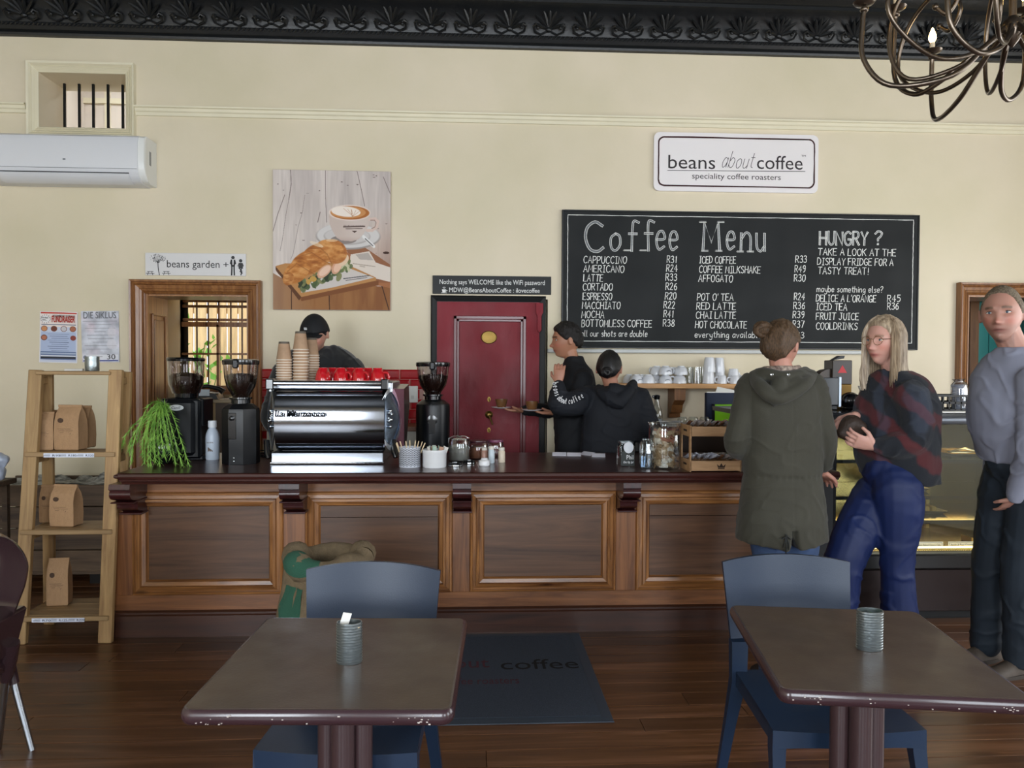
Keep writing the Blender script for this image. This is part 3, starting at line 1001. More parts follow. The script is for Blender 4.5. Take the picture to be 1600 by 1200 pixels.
pp = [(BY - 0.002, zp + 0.002), (BY - 0.02, zp - 0.006), (BY - 0.02, zp - 0.016), (BY - 0.03, zp - 0.022), (BY - 0.03, zp - 0.034), (BY - 0.018, zp - 0.036), (BY - 0.018, 0.0), (BY + 0.04, 0.0), (BY + 0.04, zp + 0.002)]
m.rings([[(x, y, z) for y, z in pp] for x in (bx0 - 0.012, cx1)], cap=True)
obj('plinth', m, basem, ctr, 25, world=True)
m = MB().box((bx0 - 0.005, BY + 0.03, 0.0), (bx0 + 0.02, CBY - 0.08, CT - 0.067))
obj('side_board', m, pinev, ctr, 0, world=True)
mp_ = [(0, 0.004), (0.06, 0.016), (0.18, 0.02), (0.22, 0.008), (0.42, 0.012), (0.46, 0.026), (0.62, 0.03), (0.66, 0.014), (0.9, 0.008), (1.0, -0.012)]
for pa, pb in pans:
 a, b = cfx(pa), cfx(pb)
 wdm = 0.082
 c = [(a, pz0), (a, pz1), (b, pz1), (b, pz0)]
 dr = [(1, 1), (1, -1), (-1, -1), (-1, 1)]
 for i in range(4):
  j = (i + 1) % 4
  m = MB()
  ra = [(c[i][0] + dr[i][0] * wdm * u, BY - d, c[i][1] + dr[i][1] * wdm * u) for u, d in mp_] + [(c[i][0] + dr[i][0] * wdm, BY + 0.03, c[i][1] + dr[i][1] * wdm), (c[i][0], BY + 0.03, c[i][1])]
  rb = [(c[j][0] + dr[j][0] * wdm * u, BY - d, c[j][1] + dr[j][1] * wdm * u) for u, d in mp_] + [(c[j][0] + dr[j][0] * wdm, BY + 0.03, c[j][1] + dr[j][1] * wdm), (c[j][0], BY + 0.03, c[j][1])]
  m.rings([ra, rb])
  obj('moulding', m, mouldv if i % 2 == 0 else mouldm, ctr, 20, world=True)
 m = MB()
 xa, xb, za, zb = a + wdm, b - wdm, pz0 + wdm, pz1 - wdm
 zs_ = zb - (zb - za) * 0.16
 if pa in (477, 993):
  m.box((xa, BY + 0.014, zs_ + 0.0015), (xb, BY + 0.03, zb)).box((xa, BY + 0.014, za), (xb, BY + 0.03, zs_ - 0.0015))
 else:
  m.box((xa, BY + 0.014, za), (xb, BY + 0.03, zb))
 obj('panel', m, panelm, ctr, 0, world=True)
ct_, cb_ = CT - 0.067, cfz(803, BY - 0.1)
for a, b in ((P(172, 780, BY - .2).x, P(205, 780, BY - .2).x), (cfx(444, BY - .1), cfx(475, BY - .1)), (cfx(708, BY - .1), cfx(736, BY - .1)), (cfx(967, BY - .1), cfx(994, BY - .1)), (cfx(1222, BY - .1), cfx(1252, BY - .1))):
 H_ = ct_ - cb_
 pf = [(0, 0), (0, H_), (0.215, H_), (0.222, H_ * 0.86)] + [(0.13 + 0.085 * math.cos(t), H_ * 0.70 - H_ * 0.22 * math.sin(t)) for t in np.linspace(-0.5, 1.5, 9)] + [(0.11, H_ * 0.42), (0.125, H_ * 0.4)] + [(0.07 + 0.055 * math.cos(t), H_ * 0.26 - H_ * 0.14 * math.sin(t)) for t in np.linspace(-0.4, 1.6, 7)] + [(0.05, H_ * 0.06), (0.03, 0)]
 m = MB()
 m.rings([[(x, BY - d, cb_ + z) for d, z in pf] for x in (a, b)])
 e_ = 0.006
 m.box((a - e_, BY - 0.19, cb_ + H_ * 0.42), (b + e_, BY, cb_ + H_ * 0.46), 0.003)
 m.box((a - e_, BY - 0.09, cb_ + H_ * 0.0), (b + e_, BY, cb_ + H_ * 0.06), 0.003)
 obj('corbel', m, darkred, ctr, 30, world=True)
# ================================================================ BACK BENCHES
benchw = wood('back_bench_wood', '6e3a26', 'a0683f', axis=0, scale=0.8, rough=0.4, coat=0.1)
benchd = mat('bench_dark', '33241c', rough=0.6, var=0.1)
bz1 = P(640, 668, WY - 0.45).z
bb = thing('back_bench', 'wooden work bench along the red tiles behind the coffee machine', 'bench', (P(530, 700, WY - 0.25).x, WY - 0.25, 0))
a, b = P(412, 668, WY - 0.3).x, P(660, 668, WY - 0.3).x
obj('worktop', MB().box((a, WY - 0.36, bz1 - 0.035), (b, WY - 0.02, bz1), 0.004), benchw, bb, 0, True)
obj('cabinet', MB().box((a + 0.03, WY - 0.33, 0.0), (b - 0.03, WY - 0.03, bz1 - 0.035)), mat('bench_white', 'c9c4b8', rough=0.5), bb, 0, True)
rz_ = P(1100, 668, WY - 0.5).z
rb = thing('serving_bench', 'red-brown wooden side bench under the cup shelf', 'bench', (P(1100, 700, WY - 0.3).x, WY - 0.3, 0))
a, b = P(985, 668, WY - 0.3).x, P(1300, 668, WY - 0.3).x
obj('worktop', MB().box((a, WY - 0.58, rz_ - 0.035), (b, WY - 0.02, rz_), 0.004), wood('red_bench_wood', '5c2418', '8d4630', axis=0, rough=0.4, scale=0.8), rb, 0, True)
obj('cabinet', MB().box((a + 0.03, WY - 0.54, 0.0), (b - 0.03, WY - 0.03, rz_ - 0.035)), benchd, rb, 0, True)
pc = thing('console_cabinet', 'brown cabinet standing in the passage beneath the barred window', 'cabinet', (P(330, 630, WY + 0.9).x, WY + 1.05, 0))
zc = P(330, 624, WY + 0.85).z
a, b = LD[0] + 0.22, LD[1] + 0.5
obj('worktop', MB().box((a, WY + 0.8, zc - 0.03), (b, PY - 0.05, zc), 0.004), mat('console_top', '8c7a5c', rough=0.3, coat=0.3), pc, 0, True)
obj('body', MB().box((a + 0.02, WY + 0.82, 0), (b - 0.02, PY - 0.06, zc - 0.03)), mat('console_brown', '4a3a2c', rough=0.5), pc, 0, True)
c0 = P(324, 622, WY + 0.95)
c0.z = zc
ph = thing('telephone', 'black desk telephone on the cabinet in the passage', 'telephone', c0)
m = MB().prism([(-0.12, 0), (0.12, 0), (0.1, 0.05), (-0.1, 0.07)], -0.09, 0.09)
blk = mat('black_plastic', '101113', rough=0.35, spec=0.5)
obj('body', m, blk, ph, 30)
obj('screen', MB().box((-0.04, -0.094, 0.03), (0.05, -0.088, 0.085)), mat('phone_display', 'b9c2c8', rough=0.3), ph, 0)
m = MB().tube([(-0.14, 0, 0.075), (-0.1, 0, 0.1), (0.0, 0, 0.112), (0.1, 0, 0.09), (0.14, 0, 0.06)], [0.028, 0.02, 0.017, 0.02, 0.028], 10)
obj('handset', m, blk, ph, 50)
shw = wood('shelf_pine', '9c6c3e', 'cfa06a', axis=0, scale=1.0, rough=0.45)
SY = WY - 0.26
sa, sb_, sz = P(960, 600, SY).x, P(1215, 600, SY).x, P(1060, 599.5, SY).z
sh = thing('cup_shelf', 'pine wall shelf crowded with upturned white cups under the menu board', 'shelf', ((sa + sb_) / 2, WY - 0.13, sz))
obj('shelf_board', MB().box((sa, SY, sz - 0.036), (sb_, WY, sz), 0.003), shw, sh, 0, True)
shwv = wood('shelf_bracket_pine', '7c4f2c', 'a87443', axis=2, scale=1.0, rough=0.45)
for px in (1057, 1190):
 x = P(px, 620, WY - 0.1).x
 zb = P(px, 652, WY - 0.02).z
 m = MB()
 zt_ = sz - 0.036
 pf = [(0.0, zt_), (0.2, zt_), (0.2, zt_ - 0.09), (0.13, zt_ - 0.13), (0.1, zt_ - 0.19), (0.06, zb + 0.04), (0.05, zb), (0.0, zb)]
 m.rings([[(xx, WY - d, z) for d, z in pf] for xx in (x - 0.042, x + 0.042)])
 obj('bracket', m, shwv, sh, 0, True)
# ================================================================ TABLES
tabm = mat('brown_table_top', '4f3f36', rough=0.42, var=0.10, vscale=5, bump=0.06, bscale=120, coat=0.15, rvar=0.08, col2='584638')
edgem = mat('brown_table_edge', '38252a', rough=0.25, coat=0.35)
chip = mat('chipped_edge', 'c9bfb8', rough=0.7)
polem = mat('brown_pole', '3b2a2c', rough=0.35, coat=0.2)
def table(label, loc, yaw, sx, sy, seed):
 t = thing('cafe_table', label, 'table', loc, yaw)
 h = 0.745
 def ring(ins, z, r): return [(x, y, z) for x, y in rrect(-sx / 2 + ins, -sy / 2 + ins, sx / 2 - ins, sy / 2 - ins, max(r - ins, 0.006), 5)]
 ins = 0.012
 m = MB()
 m.add(ring(ins, h, 0.03), [tuple(range(24))])
 m.add(ring(ins, h - 0.004, 0.03), [tuple(reversed(range(24)))])
 m = MB().rings([ring(ins, h - 0.004, 0.03), ring(ins, h, 0.03)])
 obj('table_top', m, tabm, t, 30)
 m = MB()
 pr_ = [(ins, h - 0.0005), (0.007, h - 0.001), (0.003, h - 0.006), (0, h - 0.014), (0, h - 0.022), (0.003, h - 0.03), (0.008, h - 0.035), (0.03, h - 0.036), (0.05, h - 0.02), (0.03, h - 0.006)]
 rs_ = [ring(i_, z_, 0.03) for i_, z_ in pr_]
 m.rings(rs_ + [rs_[0]], cap=False)
 q = random.Random(seed)
 m.mat(1)
 for _ in range(26):
  x = q.choice((q.uniform(-sx / 2 + .03, -sx / 2 + 0.1), q.uniform(sx / 2 - 0.1, sx / 2 - .03), q.uniform(-sx / 2 + .03, sx / 2 - .03)))
  z = h - q.uniform(0.01, 0.03)
  s_ = q.uniform(0.0008, 0.0022)
  m.box((x - s_ * q.uniform(0.6, 1.8), -sy / 2 - 0.0004, z - s_ * 0.5), (x + s_, -sy / 2 + 0.002, z + s_ * 0.5))
 obj('edge_band', m, [edgem, chip], t, 40)
 for k, (px_, py_, rr) in enumerate(((-0.045, 0.0, 0.026), (0.0, -0.03, 0.03), (0.045, 0.0, 0.026), (0, 0.04, 0.026))):
  obj('pole', MB().lathe([(rr, 0.03), (rr, h - 0.036)], (px_, py_, 0), 20), polem, t, 40)
 obj('mounting_plate', MB().box((-0.12, -0.12, h - 0.045), (0.12, 0.12, h - 0.0365), 0.003), polem, t, 0)
 m = MB()
 for k in range(4):
  a_ = k * PI / 2 + PI / 4
  m.tube([(0.03 * math.cos(a_), 0.03 * math.sin(a_), 0.05), (0.15 * math.cos(a_), 0.15 * math.sin(a_), 0.035), (0.29 * math.cos(a_), 0.29 * math.sin(a_), 0.018)], [0.03, 0.024, 0.017], 10, flat=0.8)
 obj('base', m, polem, t, 40)
 return t
A, B_, C_, D_ = Z(290, 1108, .745), Z(725, 1108, .745), Z(403, 965, .745), Z(722, 966, .745)
c = (A + B_ + C_ + D_) / 4
table('square dark brown cafe table in front of the floor mat', (c.x, c.y, 0), math.atan2((B_ - A).y + (D_ - C_).y, (B_ - A).x + (D_ - C_).x), 0.605, 0.63, 3)
A, B_, C_, D_ = Z(1238, 1080, .745), Z(1648, 1098, .745), Z(1125, 943, .745), Z(1415, 953, .745)
c = (A + B_ + C_ + D_) / 4
ya2 = math.atan2((B_ - A).y + (D_ - C_).y, (B_ - A).x + (D_ - C_).x)
table('square dark brown cafe table nearest the display fridge', (c.x, c.y, 0), ya2, 0.575, 0.655, 8)
# ================================================================ CHAIRS
chm = mat('blue_grey_polypropylene', '1f2d42', rough=0.34, spec=0.35, bump=0.05, bscale=300)
def chair(label, loc, yaw):
 t = thing('dining_chair', label, 'chair', loc, yaw)
 wf_, wb, D, zs = 0.225, 0.205, 0.215, 0.45
 m = MB()
 rr_ = []
 N_ = 9
 for i in range(N_):
  v = i / (N_ - 1)
  y = -D + 2 * D * v
  hw = wf_ + (wb - wf_) * v
  row = []
  for k in range(9):
   u = -1 + 2 * k / 8
   yy = y - 0.022 * (1 - u * u) * (1 - v)
   row.append((hw * u, yy, zs - 0.012 * (1 - u * u) * math.sin(PI * min(1, v * 1.2)) - 0.006 * (1 - v) ** 4))
  rr_.append(row)
 vs = [p for r in rr_ for p in r]
 vs2 = [(p[0], p[1], p[2] - 0.012) for p in vs]
 fs = []
 for i in range(N_ - 1):
  for k in range(8):
   q_ = (i * 9 + k, i * 9 + k + 1, (i + 1) * 9 + k + 1, (i + 1) * 9 + k)
   fs.append(q_)
   fs.append(tuple(reversed([x + 81 for x in q_])))
 rim = [k for k in range(9)] + [i * 9 + 8 for i in range(1, 9)] + [72 + k for k in range(7, -1, -1)] + [i * 9 for i in range(7, 0, -1)]
 for i in range(len(rim)):
  a_, b_ = rim[i], rim[(i + 1) % len(rim)]
  fs.append((b_, a_, a_ + 81, b_ + 81))
 m.add(vs + vs2, fs)
 obj('seat', m, chm, t, 40)
 m = MB()
 for u0_, u1_ in ((-1, 1),):
  top_, bot = [], []
  pts = [(wf_ * u, -D - 0.022 * (1 - u * u)) for u in np.linspace(-1, 1, 13)]
  ro = [[(x, y - 0.001, zs - 0.006), (x, y + 0.018, zs - 0.006), (x, y + 0.018, zs - 0.052 - 0.012 * (abs(x) / wf_) ** 4), (x, y - 0.001, zs - 0.05 - 0.014 * (abs(x) / wf_) ** 4)] for x, y in pts]
  m.rings(ro)
 for sx in (-1, 1):
  m.rings([[(sx * (wf_ + (wb - wf_) * v), -D + 2 * D * v, zs - 0.008), (sx * (wf_ + (wb - wf_) * v - 0.018), -D + 2 * D * v, zs - 0.008), (sx * (wf_ + (wb - wf_) * v - 0.018), -D + 2 * D * v, zs - 0.05), (sx * (wf_ + (wb - wf_) * v), -D + 2 * D * v, zs - 0.05)] for v in (0, .5, 1)])
 m.box((-wb, D - 0.018, zs - 0.05), (wb, D, zs - 0.008))
 obj('apron', m, chm, t, 40)
 for sx in (-1, 1):
  m = MB()
  x = sx * (wf_ - 0.018)
  m.rings([[(x + sx * (dx + o_), -D + dy + 0.012 + oy, z) for dx, dy in ((-hw, -hw), (hw, -hw), (hw, hw), (-hw, hw))] for z, hw, o_, oy in ((0, 0.014, 0.02, -0.03), (0.3, 0.017, 0.004, -0.01), (zs - 0.07, 0.02, 0.0, 0.006), (zs - 0.008, 0.021, -0.002, 0.008))])
  obj('leg', m, chm, t, 30)
  m = MB()
  x = sx * (wb - 0.012)
  m.rings([[(x + sx * (dx + o_), D + dy + oy, z) for dx, dy in ((-hw, -0.7 * hw), (hw, -0.7 * hw), (hw, 0.7 * hw), (-hw, 0.7 * hw))] for z, hw, o_, oy in ((0, 0.015, 0.045, 0.07), (0.25, 0.019, 0.018, 0.03), (zs - 0.03, 0.026, 0.0, 0.0), (zs + 0.1, 0.028, -0.004, 0.012))])
  obj('leg', m, chm, t, 30)
 def bp(u, z, off):
  hw = 0.205 + 0.026 * ((z - zs) / 0.4)
  y = D + 0.005 + (z - zs) * 0.2 + 0.03 * (1 - u * u) * min(1, (z - zs) / 0.2)
  return Vector((hw * u, y + off, z))
 m = MB()
 NU, NZ = 17, 12
 grid = {}
 for side in (0, 1):
  for i in range(NU):
   u = -1 + 2 * i / (NU - 1)
   zb_ = zs + 0.035 + 0.07 * math.sqrt(max(0, 1 - (abs(u) / 0.84) ** 4)) if abs(u) < 0.84 else zs - 0.02
   zt_ = 0.806 + 0.02 * (1 - u * u)
   for k in range(NZ):
    grid[side, i, k] = bp(u, zb_ + (zt_ - zb_) * k / (NZ - 1), 0.016 * side)
 idx = {}
 vs = []
 for key, v in grid.items():
  idx[key] = len(vs)
  vs.append(v)
 fs = []
 for i in range(NU - 1):
  for k in range(NZ - 1):
   fs.append((idx[0, i, k], idx[0, i + 1, k], idx[0, i + 1, k + 1], idx[0, i, k + 1]))
   fs.append((idx[1, i, k + 1], idx[1, i + 1, k + 1], idx[1, i + 1, k], idx[1, i, k]))
 for i in range(NU - 1):
  for k in (0, NZ - 1):
   fs.append((idx[0, i, k], idx[0, i + 1, k], idx[1, i + 1, k], idx[1, i, k]))
 for k in range(NZ - 1):
  for i in (0, NU - 1):
   fs.append((idx[0, i, k], idx[0, i, k + 1], idx[1, i, k + 1], idx[1, i, k]))
 m.add(vs, fs)
 obj('backrest', m, chm, t, 40)
 return t
A, B_ = Z(396, 1166, .45), Z(652, 1174, .45)
BLt, BRt = PD(487, 879, 2.66), PD(690, 878, 2.66)
mid = (A + B_) / 2
bk = (BLt + BRt) / 2
d_ = Vector((bk.x - mid.x, bk.y - mid.y, 0)).normalized()
yaw1 = math.atan2(-d_.x, d_.y)
chair('dark blue-grey plastic chair behind the table nearest the ladder shelf', (mid.x + d_.x * 0.215, mid.y + d_.y * 0.215, 0), yaw1)
A, B_ = Z(1208, 1139, .45), Z(1447, 1136, .45)
mid = (A + B_) / 2
bk = PD(1249, 869, 2.62)
d_ = Vector((bk.x - mid.x, bk.y - mid.y, 0)).normalized()
yaw2 = math.atan2(-d_.x, d_.y)
chair('blue-grey plastic chair behind the table nearest the display fridge', (mid.x + d_.x * 0.215, mid.y + d_.y * 0.215, 0), yaw2)
tin = mat('hammered_tin', '9aa3a6', rough=0.28, metal=0.9, bump=0.12, bscale=120)
tind = mat('tin_inside', '3c3c3a', rough=0.4, metal=0.8)
paper = mat('white_paper', 'eceae4', rough=0.8)
def tin_holder(label, px, py, pyt, pw, stick):
 b = Z(px, py, 0.745)
 dep = (b - CP).dot(fw)
 r = pw / 2 * dep / F
 h = (py - pyt) * dep / F * 1.0
 t = thing('tin_holder', label, 'holder', (b.x, b.y + r * 0.9, 0.7455))
 m = MB().lathe([(r * 0.96, 0), (r, 0.003), (r, h), (r - 0.0025, h), (r - 0.003, 0.004), (0, 0.004)], seg=32, sy=0.72)
 obj('shell', m, tin, t, 40)
 m = MB()
 for k in range(14):
  z = 0.006 + (h - 0.012) * k / 13
  m.lathe([(r - 0.0005, z - 0.0014), (r + 0.0012, z), (r - 0.0005, z + 0.0014)], seg=32, cap=False, sy=0.72)
 obj('rib', m, tin, t, 40)
 if stick:
  m = MB().box((-0.011, -0.001, 0), (0.011, 0.001, 0.035), 0, Matrix.Translation((-r * 0.5, 0.012, h - 0.012)) @ Euler((0.3, 0.25, 0.3)).to_matrix().to_4x4())
  solo('sugar_sachet', m, paper, 'paper sugar sachet poking out of the tin on the nearer table', 'sachet', (b.x, b.y + r * 0.9, 0.7455), smooth=0)
  m = MB().box((-0.003, -0.03, h - 0.012), (0.003, 0.025, h - 0.010), 0, Matrix.Rotation(1.1, 4, 'Z'))
  solo('stir_stick', m, mat('stick_wood', 'd8c09a', rough=0.7), 'wooden stir stick lying across the tin on the nearer table', 'stick', (b.x, b.y + r * 0.9, 0.7455), smooth=0)
 else:
  m = MB()
  for k in range(5):
   m.box((-0.022 + k * 0.009, -0.016, 0.01), (-0.019 + k * 0.009, 0.016, h - 0.012), 0, Matrix.Rotation(0.3, 4, 'Z'))
  solo('sweetener_sachet', m, mat('green_sachet', '5f8d55', rough=0.6), 'bundle of green sweetener sachets inside the tin by the display fridge', 'sachets', (b.x, b.y + r * 0.9, 0.7455), smooth=0)
 return t
tin_holder('ribbed tin holder with white sachet sticking out, on the table by the floor mat', 543, 1042, 977, 40, True)
tin_holder('ribbed tin holder with green sachets on the table near the fridge', 1368, 1021, 959, 41, False)
# ================================================================ FLOOR MAT
ma = Z(912, 990, 0)
mb_ = Z(960, 1129, 0)
mt = thing('door_mat', 'dark grey rubber-edged floor mat lettered coffee before the bar', 'mat', ((mb_.x + mb_.x - 1.3) / 2, (ma.y + mb_.y) / 2, 0))
rub = mat('mat_rubber', '36404c', rough=0.5, spec=0.4)
pile = mat('mat_pile', '3a4250', rough=0.95, var=0.5, vscale=380, bump=0.8, bscale=500)
W2, D2 = 0.65, (ma.y - mb_.y) / 2
m = MB()
o1 = [(-W2, -D2), (W2, -D2), (W2, D2), (-W2, D2)]
e = 0.05
i1 = [(-W2 + e, -D2 + e), (W2 - e, -D2 + e), (W2 - e, D2 - e), (-W2 + e, D2 - e)]
m.rings([[(x, y, 0.001) for x, y in o1], [(x * 0.997, y * 0.997, 0.004) for x, y in o1], [(x, y, 0.007) for x, y in i1], [(x, y, 0.001) for x, y in i1]], cap=False)
obj('rubber_border', m, rub, mt, 0)
obj('pile', MB().box((-W2 + e, -D2 + e, 0.001), (W2 - e, D2 - e, 0.0085)), pile, mt, 0)
inv = Matrix.Translation(-mt.location)
flat = Matrix.Rotation(-PI / 2, 4, 'X')
def mat_word(txt, pxa, pxb, pyb, pyt, col, name):
 a_, b_, c_ = Z(pxa, pyb, 0.009), Z(pxb, pyb, 0.009), Z(pxa, pyt, 0.009)
 vs, fs, w_ = type_mesh(txt, 1.0, 0.001)
 x0_ = min(v.x for v in vs)
 x1_ = max(v.x for v in vs)
 h_ = max(v.z for v in vs)
 mm = MB().add([Vector((a_.x + (v.x - x0_) / (x1_ - x0_) * (b_.x - a_.x) - mt.location.x, a_.y + v.z / h_ * (c_.y - a_.y) - mt.location.y, 0.009 + (v.y < 0) * 0.0006)) for v in vs], fs)
 obj('lettering', mm, mat(name, col, rough=0.9), mt, 0)
mat_word('coffee', 783, 906, 1046, 1031, '0a0c10', 'mat_black_print')
mat_word('beans about', 560, 765, 1046, 1031, '4b2631', 'mat_red_print')
mat_word('speciality coffee roasters', 610, 812, 1071, 1061, '4b2631', 'mat_red_print')
# ================================================================ BROWN SHELL CHAIR AT THE EDGE
brn = mat('brown_shell_plastic', '37262a', rough=0.22, coat=0.4)
alu = mat('aluminium_leg', 'b8bec6', rough=0.25, metal=1.0)
yc = 2.93
foot = Z(50, 1172, 0)
sc = thing('shell_chair', 'brown moulded plastic shell chair with aluminium legs, cut off by the frame', 'chair', (foot.x - 0.30, foot.y + 0.12, 0))
sl = sc.location
def pl(px, py, y=yc):
 q = P(px, py, y)
 return q - Vector((sl.x, sl.y, 0))
edge_pts = [pl(-60, 838), pl(0, 838), pl(25, 852), pl(41, 880), pl(38, 912), pl(28, 940), pl(20, 962)]
m = MB()
ed = cr([tuple(p) for p in edge_pts], 5)
rows = []
for p in ed:
 p = Vector(p)
 row = []
 for k in range(13):
  a_ = k / 12
  row.append(Vector((p.x - 0.46 * a_ if p.x > -0.3 else p.x - 0.4 * a_, p.y + 0.12 * math.sin(PI * a_) + 0.1 * (a_), p.z)))
 rows.append(row)
n_ = 13
vs = [q for r in rows for q in r] + [q + Vector((0, 0.012, 0)) for r in rows for q in r]
T = len(rows) * n_
fs = []
for i in range(len(rows) - 1):
 for k in range(n_ - 1):
  a_ = i * n_ + k
  fs.append((a_, a_ + 1, a_ + n_ + 1, a_ + n_))
  fs.append((T + a_ + n_, T + a_ + n_ + 1, T + a_ + 1, T + a_))
 fs.append((i * n_, (i + 1) * n_, T + (i + 1) * n_, T + i * n_))
 fs.append(((i + 1) * n_ - 1, (i + 2) * n_ - 1, T + (i + 2) * n_ - 1, T + (i + 1) * n_ - 1))
for k in range(n_ - 1):
 fs.append((k, k + 1, T + k + 1, T + k))
 a_ = (len(rows) - 1) * n_ + k
 fs.append((a_, a_ + 1, T + a_ + 1, T + a_))
obj('backrest', MB().add(vs, fs), brn, sc, 50)
a_ = pl(20, 958)
m = MB().box((a_.x - 0.46, a_.y - 0.36, a_.z - 0.02), (a_.x, a_.y + 0.1, a_.z), 0.012)
m.rings([[(a_.x + dx, a_.y + dy, z) for dx, dy in ((-0.46 + i_, -0.36 + i_), (-i_, -0.36 + i_), (-i_, 0.1 - i_), (-0.46 + i_, 0.1 - i_))] for z, i_ in ((a_.z - 0.01, 0.004), (a_.z - 0.16, 0.03), (a_.z - 0.2, 0.06))])
obj('seat', m, brn, sc, 40)
for sx, sy in ((1, -1), (-1, -1), (1, 1), (-1, 1)):
 lg = thing('leg', None, None)
 lg.parent = sc
 t0 = Vector((a_.x - 0.23 + sx * 0.2, a_.y - 0.13 + sy * 0.16, a_.z - 0.12))
 if (sx, sy) == (1, -1):
  k0, k1 = pl(14, 1040, foot.y), pl(22, 1068, foot.y)
  ft = Vector((foot.x - sl.x, foot.y - sl.y, 0))
 else:
  ft = Vector((a_.x - 0.33 + sx * 0.2, a_.y - 0.13 + sy * 0.25, 0))
  k1 = t0.lerp(ft, 0.35)
  k0 = t0.lerp(ft, 0.28)
 obj('leg_socket', MB().tube([t0, k0.lerp(t0, 0.4), k0, k1], [0.035, 0.032, 0.026, 0.019], 10), brn, lg, 50)
 obj('leg_tube', MB().tube([k1.lerp(ft, -0.02), ft], [0.014, 0.012], 14), alu, lg, 50)
